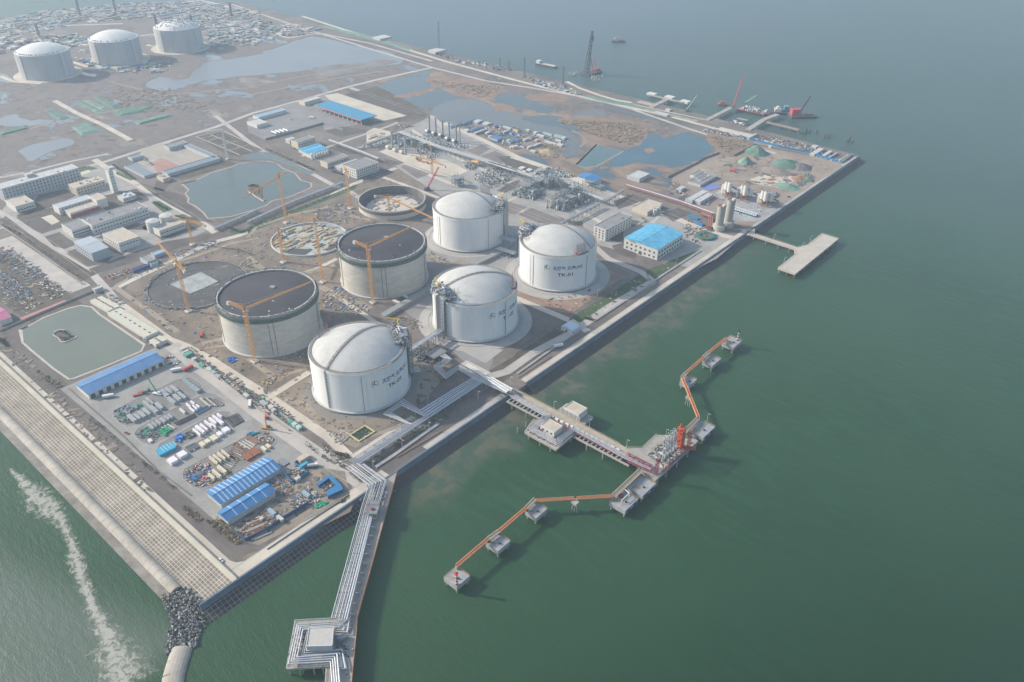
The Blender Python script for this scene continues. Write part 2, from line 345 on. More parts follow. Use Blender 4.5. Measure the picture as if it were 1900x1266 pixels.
# road A and B beside the big tanks
road("road", 'p', [(206,552),(258,590),(312,630),(343,642),(392,668),(444,702),(492,732),(560,778),(610,812),(650,850)], 8.5, .05, conc_tan)
road("road", 'p', [(318,640),(362,676),(412,712),(462,752),(520,796),(580,838),(640,876),(700,912)], 13.5, .06, conc)
road("road", 'p', [(-40,372),(40,418),(96,455),(140,486),(172,509),(196,535),(214,556)], 8, .05, conc)
road("road", 'p', [(4,444),(40,468),(88,500),(150,537)], 22, .045, conc)
road("road", 'p', [(-30,322),(0,330),(60,318),(130,300),(200,286)], 6, .05, conc)
# along-coast roads
road("road", 'p', [(210,537),(260,512),(330,480),(388,452),(445,437),(520,404),(600,372),(640,348),(700,325),(735,312)], 8.5, .07, conc_tan)
road("road", 'p', [(-60,381),(30,352),(130,318),(200,299),(290,270),(400,236),(470,210),(560,186),(640,163),(700,148),(800,126)], 9, .05, conc)
road("road", 'p', [(-60,440),(60,408),(170,372),(230,350),(262,342)], 5, .055, conc)
road("road", 'p', [(60,405),(130,376),(200,348)], 5, .056, conc, False)
road("road", 'p', [(650,163),(720,188),(780,208),(800,216),(824,236)], 8, .055, conc)
road("road", 'p', [(824,228),(900,262),(960,292),(1040,320),(1100,348),(1160,368),(1230,395),(1300,425),(1340,437),(1372,444)], 10, .058, conc_tan)
road("road", 'p', [(400,215),(460,262),(500,290),(560,312),(620,345),(650,356),(668,368)], 7, .052, conc)
road("road", 'p', [(175,296),(210,320),(250,340),(300,370),(345,395),(390,425),(400,432)], 9, .052, conc_tan)
road("road", 'p', [(570,290),(640,310),(700,325),(760,347),(810,366),(850,380)], 6, .052, conc_tan)
road("road", 'p', [(780,210),(720,235),(640,262),(560,290)], 6, .061, conc)
# plant blocks roads
road("road", 'p', [(762,240),(840,290),(960,345),(1090,400),(1140,425)], 6, .05, conc_tan)
road("road", 'p', [(720,290),(800,326),(900,366),(1000,404),(1060,428)], 7, .051, conc_tan)
road("road", 'p', [(940,374),(990,352),(1050,322)], 5, .064, conc_tan)
road("road", 'p', [(905,372),(950,350)], 5, .064, conc_tan)
road("road", 'p', [(1100,455),(1128,480),(1190,505),(1212,522)], 8, .05, conc)
road("road", 'p', [(1212,522),(1130,570),(1060,618),(990,655),(940,690),(905,700)], 9, .066, conc)
road("road", 'p', [(955,552),(1010,575),(1060,596),(1090,615)], 8, .05, conc_tan)
road("road", 'p', [(860,672),(905,695)], 8, .05, conc_tan)
road("road", 'p', [(560,508),(590,498),(625,480)], 6, .05, conc_tan)
road("road", 'p', [(655,850),(720,808),(770,775)], 8, .067, conc_tan)
road("road", 'p', [(575,690),(530,718),(494,740)], 7, .068, conc_tan)
road("road", 'p', [(596,532),(640,560),(700,600),(740,622)], 5, .05, conc_tan)
road("road", 'p', [(1140,425),(1100,455),(1090,470)], 6, .059, conc)
road("road", 'p', [(1225,400),(1180,440),(1150,452)], 5, .059, conc)
# far causeway and shore road
road("road", 'p', [(430,8),(560,52),(700,95),(800,125),(900,150),(990,164),(1087,181),(1173,203),(1274,238),(1350,262),(1440,285)], 6, .057, conc)
road("road", 'p', [(560,30),(700,75),(830,115),(960,150),(1100,185),(1240,215),(1350,245),(1450,270),(1560,298)], 9, .052, conc_tan, False)
# ponds
pond = M("pond_water", (0.135, 0.15, 0.105), .25, .08, .015, spec=.5, det=6); pond2 = M("pond_teal_grey", (0.085, 0.11, 0.095), .25, .08, .012, spec=.5, det=6)
pond_grey = M("pond_grey", (0.115, 0.115, 0.105), .2, .08, .01, spec=.5)
pond_blue = M("pond_blue", (0.062, 0.080, 0.078), .2, .12, .01, spec=.5)
kpath = M("pond_edge", (0.45, 0.41, 0.36), .9, .1, .1)
def pondw(c, pts, mat, z=.03, rim=None, w=1.6):
    q = gl(c, pts)
    if rim: L, _ = band(q+[q[0]], 1); strip("path", q+[q[0], q[1]], w, z+.06, rim, None)
    return sheet("water", q, z, mat)
pondw('p', [(38,612),(52,606),(80,590),(128,572),(150,567),(170,570),(185,584),(268,640),(262,652),(200,678),(138,702),(128,704),(100,685),(60,652),(42,636)], pond, .08, kpath, 2.0)
pondw('m5', [(440,460),(560,430),(680,370),(850,320),(920,292),(1040,270),(1150,268),(1240,290),(1290,330),(1390,370),(1440,430),(1520,450),(1530,485),(1460,520),(1340,570),(1200,600),(1150,640),(1000,690),(850,735),(660,750),(620,700),(560,650),(490,615),(500,580),(470,540),(500,510)], pond2, .08, M("pink_path", (0.42, 0.33, 0.28), .9, .1, .1), 2.0)
pondw('m5', [(930,225),(1100,185),(1180,200),(1560,370),(1500,385),(1340,310),(1240,262),(1140,252),(1000,255)], pond2, .07)
# grass and soil blocks
def marsh(name, sc, cols, pos):
    m = bpy.data.materials.new(name); m.use_nodes = True; n = m.node_tree.nodes; l = m.node_tree.links; b = n["Principled BSDF"]
    ge = n.new("ShaderNodeNewGeometry"); mp = n.new("ShaderNodeMapping"); mp.inputs["Scale"].default_value = (1, 1.7, 1); mp.inputs["Rotation"].default_value = (0, 0, .35)
    t = n.new("ShaderNodeTexNoise"); t.inputs["Scale"].default_value = sc; t.inputs["Detail"].default_value = 10; t.inputs["Roughness"].default_value = .6; t.inputs["Distortion"].default_value = .35
    l.new(ge.outputs["Position"], mp.inputs[0]); l.new(mp.outputs[0], t.inputs["Vector"]); c = n.new("ShaderNodeValToRGB"); e = c.color_ramp.elements
    while len(e) < len(cols): e.new(.5)
    for k, (p_, q_) in enumerate(zip(pos, cols)): e[k].position = p_; e[k].color = (*q_, 1)
    l.new(t.outputs[0], c.inputs[0]); l.new(c.outputs[0], b.inputs["Base Color"]); r = n.new("ShaderNodeMapRange"); l.new(t.outputs[0], r.inputs[0]); r.inputs[1].default_value = pos[0]; r.inputs[2].default_value = pos[1]; r.inputs[3].default_value = .25; r.inputs[4].default_value = .95; l.new(r.outputs[0], b.inputs["Roughness"]); MATS[name] = m; return m
def soil(c, pts, m, z=.02): return sheet("ground", gl(c, pts), z, m)
soil('p', [(0,300),(0,352),(470,208),(640,163),(790,125),(700,95),(560,52),(440,30),(300,40),(0,130)], marsh("marsh_mauve", .011, [(0.13, 0.14, 0.145), (0.115, 0.10, 0.095), (0.165, 0.135, 0.12), (0.13, 0.11, 0.10), (0.25, 0.215, 0.185)], [.40, .43, .5, .58, .70]), .012)
soil('p', [(700,150),(800,128),(1040,208),(1250,290),(1330,275),(1390,300),(1290,345),(1240,350),(1170,372),(960,290),(830,225)], marsh("reed_marsh", .013, [(0.055, 0.085, 0.10), (0.13, 0.11, 0.095), (0.165, 0.125, 0.095), (0.26, 0.185, 0.135), (0.19, 0.145, 0.11)], [.44, .455, .49, .58, .70]), .014)
soil('p', [(1248,330),(1300,290),(1400,262),(1585,300),(1390,428),(1330,400),(1240,352)], M("spoil_ground", (0.25, 0.195, 0.16), .97, .2, .02, col2=(0.34, 0.28, 0.23), det=9), .02)
soil('p', [(0,655),(30,632),(62,655),(128,716),(395,975),(440,1008),(486,1024),(440,1050),(425,1048),(300,928)], M("slurry_strip", (0.12, 0.105, 0.10), .95, .25, .03, col2=(0.185, 0.16, 0.14), det=9, stretch=(1, 2.5, 1)), .018)
soil('p', [(440,1035),(486,1020),(600,950),(668,905),(650,950),(520,1015),(470,1040)], earth2, .03)
soil('p', [(400,960),(500,900),(560,862),(640,875),(650,925),(480,1012),(430,1000)], M("yard_earth", (0.20, 0.17, 0.135), .97, .25, .05, col2=(0.30, 0.255, 0.20), det=9), .07)
soil('p', [(240,520),(330,482),(445,440),(620,366),(735,315),(800,352),(640,560),(575,690),(500,740),(430,700),(345,640),(225,560)], earth2, .022)
soil('I', [(200,530),(260,500),(520,350),(1000,60),(1500,330),(1300,560),(850,880),(790,915),(720,890),(230,560)], M("tank_plot_earth", (0.22, 0.18, 0.14), .97, .2, .03, col2=(0.31, 0.26, 0.20), det=9), .03)
soil('p', [(735,420),(830,470),(960,550),(905,695),(860,670),(780,600),(700,540),(740,470)], asph, .024)
soil('p', [(860,395),(960,440),(955,550),(880,520),(790,470),(800,440)], M("slab_grey", (0.25, 0.24, 0.235), .9, .12, .04, col2=(0.30, 0.29, 0.28)), .026)
soil('n4', [(0,60),(250,160),(500,260),(700,295),(1000,80),(1407,-200),(1100,-300),(600,-60),(0,-100)], M("red_gravel", (0.26, 0.165, 0.115), .97, .2, .06, col2=(0.36, 0.25, 0.185), det=8), .03)
soil('n4', [(150,200),(330,230),(520,350),(480,420),(280,540),(0,750),(-300,900),(-420,800),(0,180)], M("dark_gravel", (0.15, 0.12, 0.105), .97, .2, .06, col2=(0.20, 0.165, 0.14), det=8), .032)
soil('n2', [(20,1150),(190,1030),(500,840),(1000,520),(1480,330),(1646,270),(1180,590),(900,770),(380,1110),(300,1150),(220,1120)], green_grass, .03)
soil('n2', [(300,1090),(620,860),(980,640),(1180,560),(1190,590),(900,770),(380,1110)], grass_dry, .045)
soil('n4', [(0,800),(120,740),(500,490),(700,590),(520,720),(300,870),(0,1060),(-200,1200),(-330,1150)], grass_dry, .035)
soil('m1', [(1500,760),(1841,560),(1841,700),(1690,850),(1600,830)], grass_dry, .036)
soil('p', [(700,855),(780,800),(920,712),(950,735),(800,826),(735,868),(700,880)], M("trench_soil", (0.11, 0.10, 0.095), .97, .25, .05, col2=(0.16, 0.14, 0.13), det=9), .034)
for c, pts in (('w1', [(780,195),(900,130),(1050,300),(1230,300),(1020,352)]), ('w1', [(520,0),(700,-60),(900,90),(760,140),(640,110)]), ('E', [(120,400),(410,330),(560,420),(560,450),(310,530),(240,500)]), ('E', [(1030,460),(1430,400),(1500,470),(1190,580)]), ('E', [(650,790),(1050,640),(1530,540),(800,760),(690,830)]),
    ('E', [(330,240),(500,230),(480,300),(200,390),(120,400)]), ('E', [(760,250),(1000,200),(1090,270),(940,330)]), ('m5', [(540,50),(760,15),(1120,175),(920,240),(780,190)]), ('m5', [(330,390),(600,230),(700,200),(900,290),(440,430)]), ('p', [(0,470),(55,500),(195,590),(90,620),(0,560)]),
    ('E', [(0,430),(170,520),(600,880),(640,860),(700,830),(300,590),(40,400)]), ('p', [(700,160),(760,190),(800,214),(740,228),(640,175)]), ('p1', [(0,690),(110,640),(480,830),(350,880)]), ('p1', [(430,880),(480,850),(800,970),(640,1030)]), ('p1', [(1250,680),(1450,600),(1560,650),(1420,740)]),
    ('p1', [(1440,740),(1620,680),(1820,770),(1690,850)]), ('p2', [(610,620),(860,690),(700,790),(600,770)]), ('p2', [(740,790),(920,700),(1360,870),(1290,940),(1000,900)]), ('p2', [(440,470),(760,320),(800,400),(560,500)])):
    soil(c, pts, grass_dry if c != 'p2' and c != 'p1' else M("plot_gravel", (0.165, 0.14, 0.13), .97, .12, .05, col2=(0.205, 0.18, 0.165)), .062)
for c, pts in (('E', [(540,50),(640,30),(720,50),(600,80),(540,90)]), ('E', [(1110,300),(1170,290),(1270,350),(1200,375)]), ('E', [(860,70),(990,130),(960,140),(850,90)]), ('E', [(1280,400),(1350,385),(1480,450),(1400,440)]), ('m5', [(840,820),(1000,850),(920,880),(850,870)]), ('F', [(0,480),(800,170),(790,200),(0,530)])):
    soil(c, pts, green_grass, .072)
# plazas
soil('B', [(0,870),(270,770),(560,700),(650,690),(1160,850),(560,960),(550,910),(130,1030),(0,970)], asph, .07)
soil('B', [(560,700),(660,685),(1165,850),(990,890),(640,770)], conc_tan, .075)
soil('p1', [(160,690),(250,660),(1000,790),(1280,930),(1080,1030),(480,830)], conc_tan, .075)
soil('p1', [(0,440),(100,390),(320,440),(300,480),(0,580)], conc_tan, .075)
soil('m5', [(110,160),(320,110),(700,240),(380,340),(210,370),(60,280)], M("court_paving", (0.36, 0.32, 0.27), .9, .1, .05), .075)
soil('m5', [(190,280),(270,240),(430,310),(280,365),(230,360)], M("pink_paving", (0.36, 0.21, 0.17), .9, .1, .05), .08)
soil('E', [(300,410),(380,390),(440,440),(380,465)], conc_tan, .08)
soil('E', [(540,95),(650,60),(670,75),(580,110)], conc_tan, .08)
soil('w1', [(220,955),(760,740),(790,760),(260,975)], M("pink_road", (0.42, 0.20, 0.20), .9, .1, .05), .09)
soil('s1', [(430,540),(560,440),(900,560),(1090,690),(860,800),(640,790),(600,640)], conc_grey, .06)
soil('s1', [(800,380),(980,330),(1200,350),(1240,400),(1100,470),(850,430)], conc_tan, .05)
# ---------------------------------------------------------------- tanks
def metal(name, col, rough=.5, var=.08, mt=.0): return M(name, col, rough, var, .8, mt, spec=.45)
white = M("tank_white_paint", (0.66, 0.67, 0.665), .6, .10, .10, col2=(0.74, 0.74, 0.725), stretch=(1, 1, .12), spec=.4, det=7)
dome_w = M("dome_white", (0.42, 0.42, 0.40), .75, .16, .09, col2=(0.50, 0.495, 0.47), det=7)
rimgrey = M("rim_grey", (0.17, 0.17, 0.165), .8, .15, .5)
rail_y = M("rail_tan", (0.45, 0.38, 0.27), .8, .1, .5)
steel = M("grey_steel", (0.26, 0.27, 0.28), .55, .2, 1.0, metal=.2)
steel_d = M("dark_steel", (0.10, 0.105, 0.11), .6, .2, 1.0)
pipe_s = M("pipe_silver", (0.50, 0.52, 0.55), .38, .08, .5, metal=.35)
pipe_w = M("pipe_white", (0.62, 0.62, 0.60), .5, .06, .5)
yel = M("yellow_paint", (0.55, 0.38, 0.05), .6, .1, .5)
org = M("crane_orange", (0.50, 0.25, 0.075), .6, .12, .4, col2=(0.60, 0.33, 0.11))
red = M("red_paint", (0.50, 0.06, 0.045), .6, .12, .4)
black = M("black_lettering", (0.02, 0.022, 0.03), .6, 0, 1)
blue_l = M("blue_lettering", (0.02, 0.06, 0.22), .6, 0, 1)
shaftm = M("shaft_concrete", (0.50, 0.50, 0.48), .8, .08, .3)
def text_geo(txt, size):
    cu = bpy.data.curves.new("t", 'FONT'); cu.body = txt; cu.size = size; cu.align_x = 'CENTER'; cu.offset = size*.02
    ob = bpy.data.objects.new("t", cu); S.collection.objects.link(ob); dg = bpy.context.evaluated_depsgraph_get(); dg.update()
    me = ob.evaluated_get(dg).to_mesh(); v = [tuple(q.co) for q in me.vertices]; f = [tuple(p.vertices) for p in me.polygons]
    ob.evaluated_get(dg).to_mesh_clear(); bpy.data.objects.remove(ob); bpy.data.curves.remove(cu); return v, f
def bend(mb, vf, r, ang, z, sx=1.0):
    k = len(mb.v); ov = 0.06
    for x, y, _ in vf[0]:
        a = R(ang) + x*sx/r; mb.v.append((math.cos(a)*(r+ov), math.sin(a)*(r+ov), z+y))
    mb.f += [tuple(k+i for i in f) for f in vf[1]]; return mb
TX1, TX2 = text_geo("天然气 天津LNG", 5.2), {n: text_geo(n, 5.2) for n in ("TK-01", "TK-02", "TK-03")}
def emblem(mb, r, ang, z, s):
    def arc(R0, R1, a0, a1, n=26):
        for i in range(n):
            t0, t1 = R(a0+(a1-a0)*i/n), R(a0+(a1-a0)*(i+1)/n)
            q = [(R1*math.cos(t0), R1*math.sin(t0)), (R1*math.cos(t1), R1*math.sin(t1)), (R0*math.cos(t1), R0*math.sin(t1)), (R0*math.cos(t0), R0*math.sin(t0))]
            mb.quad(*[(math.cos(R(ang)+x/r)*(r+.06), math.sin(R(ang)+x/r)*(r+.06), z+y) for x, y in q])
    def bar(x0, x1, y0, y1): mb.quad(*[(math.cos(R(ang)+x/r)*(r+.06), math.sin(R(ang)+x/r)*(r+.06), z+y) for x, y in ((x0, y0), (x1, y0), (x1, y1), (x0, y1))])
    arc(s*.86, s, -20, 205); bar(-s*.35, -s*.1, -s*.5, s*.8); bar(-s*.1, s*.55, -s*.5, -s*.3); bar(-s*.65, -s*.5, -s*.4, s*.3); bar(-s*1.1, s*1.1, -s*.8, -s*.66); bar(-s*.9, s*.9, -s*1.0, -s*.9)
    return mb
def cap(mb, r, z0, apex, n=64, m=10):
    h = apex-z0; Rr = (r*r+h*h)/(2*h); am = math.asin(r/Rr)
    return mb.lathe([(max(.01, Rr*math.sin(am*(1-i/m))), z0-(Rr-h)+Rr*math.cos(am*(1-i/m))) for i in range(m+1)], 0, 0, n)
def capz(r, R0=38.8, z0=40.8, apex=52.6):
    h = apex-z0; Rr = (R0*R0+h*h)/(2*h); return z0-(Rr-h)+math.sqrt(Rr*Rr-r*r)
def pol(r, a, z): return (r*math.cos(R(a)), r*math.sin(R(a)), z)
def lng_tank(x, y, label, tk, tang, plat, stairs, but, seed, rack, Rw=41.5):
    q = random.Random(seed); t = thing("storage_tank", label, "gas tank", (x, y))
    part(t, "wall", MB().lathe([(Rw-.3, 1.4), (Rw, 1.5), (Rw, 38.2), (Rw+.35, 38.4), (Rw+.35, 40.6), (Rw-2.2, 40.9)], n=128), white, smooth=False)
    part(t, "base_ring", MB().ring(Rw-1, Rw+1.9, 1.2, 2.3, 96), shaftm)
    gap = MB().cyl(0, 0, 0, 1.2, Rw-.6, 96)
    for i in range(120): gap.cbox(*pol(Rw+.9, i*3, 0)[:2], 0, .8, .8, 1.2)
    part(t, "foundation", gap, M("gap_shade", (0.10, 0.10, 0.10), .9, .2, 1))  # dark colour stands for the shade in the gap under the base ring
    part(t, "dome_roof", cap(MB(), 38.8, 40.8, 52.6), dome_w, smooth=True)
    gut = MB().ring(Rw-2.9, Rw-2.5, 40.9, 41.3, 96)
    part(t, "roof_gutter", gut, rimgrey); part(t, "roof_edge_walk", MB().ring(38.3, Rw-.15, 40.93, 41.0, 96), M("edge_walk", (0.24, 0.225, 0.20), .9, .25, .4, col2=(0.33, 0.31, 0.28)))
    rl = MB()
    for i in range(96): rl.beam(pol(Rw+.1, i*3.75, 40.7), pol(Rw+.1, i*3.75, 41.9), .09)
    for zz in (41.3, 41.9): rl.tube([pol(Rw+.1, i*3.75, zz) for i in range(97)], .07, 4)
    part(t, "rim_railing", rl, rail_y)
    for a in but:
        b = MB(); 
        b.lathe([(Rw+.01, 1.6), (Rw+.45, 1.6), (Rw+.45, 38.3), (Rw+.01, 38.3)], 0, 0, 3, R(a-2.2), R(a+2.2)); part(t, "buttress", b, white)
        b = MB().beam(pol(Rw+.5, a-2.4, 2), pol(Rw+.5, a-2.4, 38), .22); part(t, "drain_pipe", b, rimgrey)
    # arched roof walkway
    for s in stairs:
        a0, a1, tr = s; b = MB(); P = []; N = 30
        p0 = Vector(pol(Rw-1.5, a0, 0)); p1 = Vector(pol(Rw-1.5, a1, 0))
        for i in range(N+1):
            p = p0.lerp(p1, i/N); rr = math.hypot(p.x, p.y); P.append(Vector((p.x, p.y, (capz(min(rr, 38.8)) if rr < 38.8 else 41)+.35)))
        dr = (p1-p0).normalized(); sd = Vector((-dr.y, dr.x, 0))*.7
        for i in range(N):
            b.quad(P[i]-sd, P[i+1]-sd, P[i+1]+sd, P[i]+sd)
            for e in (-1, 1):
                b.beam(P[i]+sd*e+Vector((0, 0, .9)), P[i+1]+sd*e+Vector((0, 0, .9)), .12); b.beam(P[i]+sd*e, P[i]+sd*e+Vector((0, 0, .9)), .1)
            if tr and i % 2 == 0 and i < N*.62:
                c = P[i]+sd*3.2+Vector((0, 0, -.1)); b.beam(P[i]+sd, c, .16); b.beam(c, P[i+1]+sd*1.2, .16); b.beam(c, (P[i+2] if i+2 <= N else P[N])+sd*3.2, .14)
        part(t, "roof_walkway", b, rimgrey)
    # pump platform with pumps and pipework
    a = plat; pf = MB(); nx = pol(1, a, 0); tx = (-nx[1], nx[0])
    def L(u, w, z): return (nx[0]*u+tx[0]*w, nx[1]*u+tx[1]*w, z)
    for z, w0, w1, u0, u1 in ((44.5, -13, 13, 30, 42.5), (48, -9, 8, 33, 43)):
        pf.prism([L(u0, w0, 0)[:2], L(u1, w0, 0)[:2], L(u1, w1, 0)[:2], L(u0, w1, 0)[:2]], z, z+.3)
        for w in range(int(w0), int(w1)+1, 3):
            for u in (u0, u1): pf.beam(L(u, w, 40.6), L(u, w, z+1.3), .3)
        for u, uu, w, ww in ((u0, u1, w0, w0), (u0, u1, w1, w1), (u0, u0, w0, w1), (u1, u1, w0, w1)):
            pf.beam(L(u, w, z+1.3), L(uu, ww, z+1.3), .14)
    part(t, "pump_platform", pf, steel)
    for i in range(4):
        b = MB(); w = -8+i*5; b.cyl(*L(37, w, 0)[:2], 44.8, 47.6, .9, 10); b.cyl(*L(37, w, 0)[:2], 47.6, 48.4, 1.3, 10); b.tube([L(37, w, 46.5), L(34, w, 46.5), L(34, w+1.5, 45.3), L(30, w+1.5, 45.3)], .35, 6)
        part(t, "pump", b, pipe_s)
    for i in range(9):
        b = MB(); w = q.uniform(-14, 11); z = q.choice((45.3, 46.2, 49, 50)); u = q.uniform(32, 40)
        b.tube([L(u, w, z-2), L(u, w, z), L(u, w+q.uniform(3, 8), z), L(43.6, w+q.uniform(1, 6), z), L(43.6, w+2, 42)], q.uniform(.25, .5), 6); part(t, "platform_pipe", b, q.choice((pipe_s, pipe_w, steel)))
    for k, mt_ in enumerate((steel_d, steel, pipe_s)):
        b = MB()
        for i in range(46):
            u, w, z = q.uniform(29, 43.5), q.uniform(-19, 19), q.choice((41, 41.5, 44.9, 46, 48.4)); ln_ = q.uniform(1, 5); c3 = L(u, w, z)
            if i % 3 == 0: b.beam(c3, L(u, w, z+q.uniform(1, 5)), .35)
            elif i % 3 == 1: b.beam(c3, L(u, w+ln_, z), .4)
            else: b.cbox(c3[0], c3[1], z, q.uniform(.8, 2), q.uniform(.8, 1.6), q.uniform(.6, 1.8), R(a))
        part(t, "deck_pipework", b, mt_)["kind"] = "stuff"
    # curved pipe tray following the rim
    b = MB(); d = 1 if seed % 2 else -1
    for k in range(3): b.tube([pol(Rw-1.3-k*.8, a+d*(-16-i*3), 41.7+.2*k) for i in range(15)], .28, 6)
    for i in range(12): b.beam(pol(Rw-4, a+d*(-16-i*4), 41.3), pol(Rw-.4, a+d*(-16-i*4), 41.3), .35)
    part(t, "rim_pipes", b, pipe_s)
    # relief stack frame on the rim
    ra = rack; b = MB(); st = MB(); base = Vector(pol(Rw-4.5, ra, 0)); tn = Vector((-math.sin(R(ra)), math.cos(R(ra)), 0)); nn = Vector((math.cos(R(ra)), math.sin(R(ra)), 0))
    b.prism([tuple((base+tn*u+nn*w).xy) for u, w in ((-7, -1.5), (7, -1.5), (7, 3.2), (-7, 3.2))], 42.2, 42.5)
    for i in range(7):
        p = base+tn*(-6+i*2)
        b.beam(p-nn*1.4+Vector((0, 0, 41)), p-nn*1.4+Vector((0, 0, 50)), .22); b.beam(p+nn*3+Vector((0, 0, 41)), p+nn*3+Vector((0, 0, 43.6)), .16)
        st.tube([p+Vector((0, 0, 42.5)), p+Vector((0, 0, 52.5))], .26, 6)
    for z in (44, 46, 48, 50): b.beam(base-tn*7-nn*1.4+Vector((0, 0, z)), base+tn*7-nn*1.4+Vector((0, 0, z)), .16)
    sf_ = part(t, "stack_frame", b, steel); part(t, "relief_stack", st, M("maroon_white_pipe", (0.20, 0.08, 0.10), .7, .4, 1.4, col2=(0.34, 0.22, 0.24)))
    part(sf_, "valve_box", MB().cbox(*(base-tn*7.5)[:2], 41.2, 2.6, 1.6, 1.8, R(ra)), red)
    # slender access shaft, pipe riser frame, yellow davit
    sa = plat + shaft_off[tk] if tk in shaft_off else plat+9
    hs = 46
    px_, py_ = pol(Rw+3.6, sa, 0)[:2]; part(t, "access_shaft", MB().cbox(px_, py_, 0, 3.4, 3.4, hs, R(sa)), shaftm)
    b = MB(); 
    for k in (-1, 1):
        for u in (Rw+.8, Rw+5.4):
            b.beam(pol(u, sa+k*5+d*-7, 0), pol(u, sa+k*5+d*-7, 45), .4)
    for z in range(3, 46, 4):
        cs = [pol(Rw+.8, sa-5-d*7, z), pol(Rw+5.4, sa-5-d*7, z), pol(Rw+5.4, sa+5-d*7, z), pol(Rw+.8, sa+5-d*7, z)]
        for i in range(4): b.beam(cs[i], cs[(i+1) % 4], .25)
        b.beam(cs[1], (cs[2][0], cs[2][1], z+4 if z < 42 else z), .2)
    part(t, "riser_frame", b, steel)
    for k in range(5):
        part(t, "riser_pipe", MB().tube([pol(Rw+12, sa-4-d*7+2*k, 3.5), pol(Rw+3, sa-4-d*7+2*k, 3.5), pol(Rw+2.4, sa-4-d*7+2*k, 44.5), pol(Rw-2, sa-4-d*7+2*k, 45.6)], .45, 8), pipe_s)
    b = MB(); yb = pol(Rw-1, sa+d*4, 0)[:2]; b.cyl(*yb, 41, 53.5, .45, 8); b.cbox(*yb, 52, 2.2, 1.8, 2.4, R(sa)); dv_ = part(t, "davit_crane", b, yel)
    part(dv_, "davit_boom", MB().lattice((*yb, 54.6), (yb[0]-11, yb[1]+6 if tk != "TK-03" else yb[1]-5, 54.2), 1, .7, t=.22), yel)
    if tk in TX2:
        wd = max(v[0] for v in TX1[0])-min(v[0] for v in TX1[0]); b = bend(MB(), TX1, Rw, tang+5.5, 26.2, 33.0/wd); part(t, "lettering", b, blue_l)
        wd = max(v[0] for v in TX2[tk][0])-min(v[0] for v in TX2[tk][0]); b = bend(MB(), TX2[tk], Rw, tang+2, 19.0, 16.5/wd); part(t, "tank_number", b, black)
        part(t, "emblem", emblem(MB(), Rw, tang-26, 28.4, 2.9), black)
    return t
shaft_off = {"TK-01": 0, "TK-02": 0}
T3 = lng_tank(-480.2, 352, "white domed tank lettered TK-03, nearest the camera", "TK-03", 5, 62, [(-79, 101, True)], [-34, 56, 146, 236], 3, 194)
lad = MB()
for i in range(26):
    a = -79.6; z = 2+i*1.5; s = 1 if i % 2 else -1; lad.beam(pol(41.9, a-.9*s, z), pol(41.9, a+.9*s, z+1.5), .4); lad.beam(pol(42.2, a-1.2, z), pol(42.2, a+1.2, z), .5)
part(T3, "cable_ladder", lad, M("ladder_grey", (0.16, 0.165, 0.16), .8, .2, 1))
T2 = lng_tank(-480.2, 498.8, "white domed tank lettered TK-02 with a square shaft at its left", "TK-02", 3, -100, [(-112, 68, True)], [0, 92, 180, -150], 4, 40)
T1 = lng_tank(-480.2, 630.6, "white domed tank lettered TK-01 beside the blue roofed hall", "TK-01", -42, 195, [(150, 10, False)], [-93, -3, 87], 5, -12)
T4 = lng_tank(-616.3, 631.9, "white domed tank without lettering, behind the one marked TK-01", "", 0, 28, [(150, 10, False)], [-101, -11, 80], 6, 100)
slab = M("tank_slab", (0.37, 0.355, 0.33), .9, .08, .08)
for x, y, r in ((-480.2, 630.6, 58), (-480.2, 498.8, 57), (-616.3, 631.9, 54)):
    sheet("pavement", [(x+r*math.cos(i*math.pi/36), y+r*math.sin(i*math.pi/36)) for i in range(72)], .12, slab)
    k = MB().ring(47.6, 48.1, .125, .5, 72, x, y); tag(link("kerb_ring", k.mesh(kerbm)), "low round kerb on the slab around the white tank " + ("marked TK-01" if y > 600 and x > -500 else "marked TK-02" if x > -500 else "without lettering"), "kerb")
sheet("pavement", gl('t2', [(370,1040),(930,1080),(740,1225),(690,1215)]), .13, slab)
sheet("pavement", [(-480.2+50*math.cos(i*math.pi/36), 352+50*math.sin(i*math.pi/36)) for i in range(72)], .12, M("grey_sand", (0.21, 0.20, 0.185), .95, .1, .1))
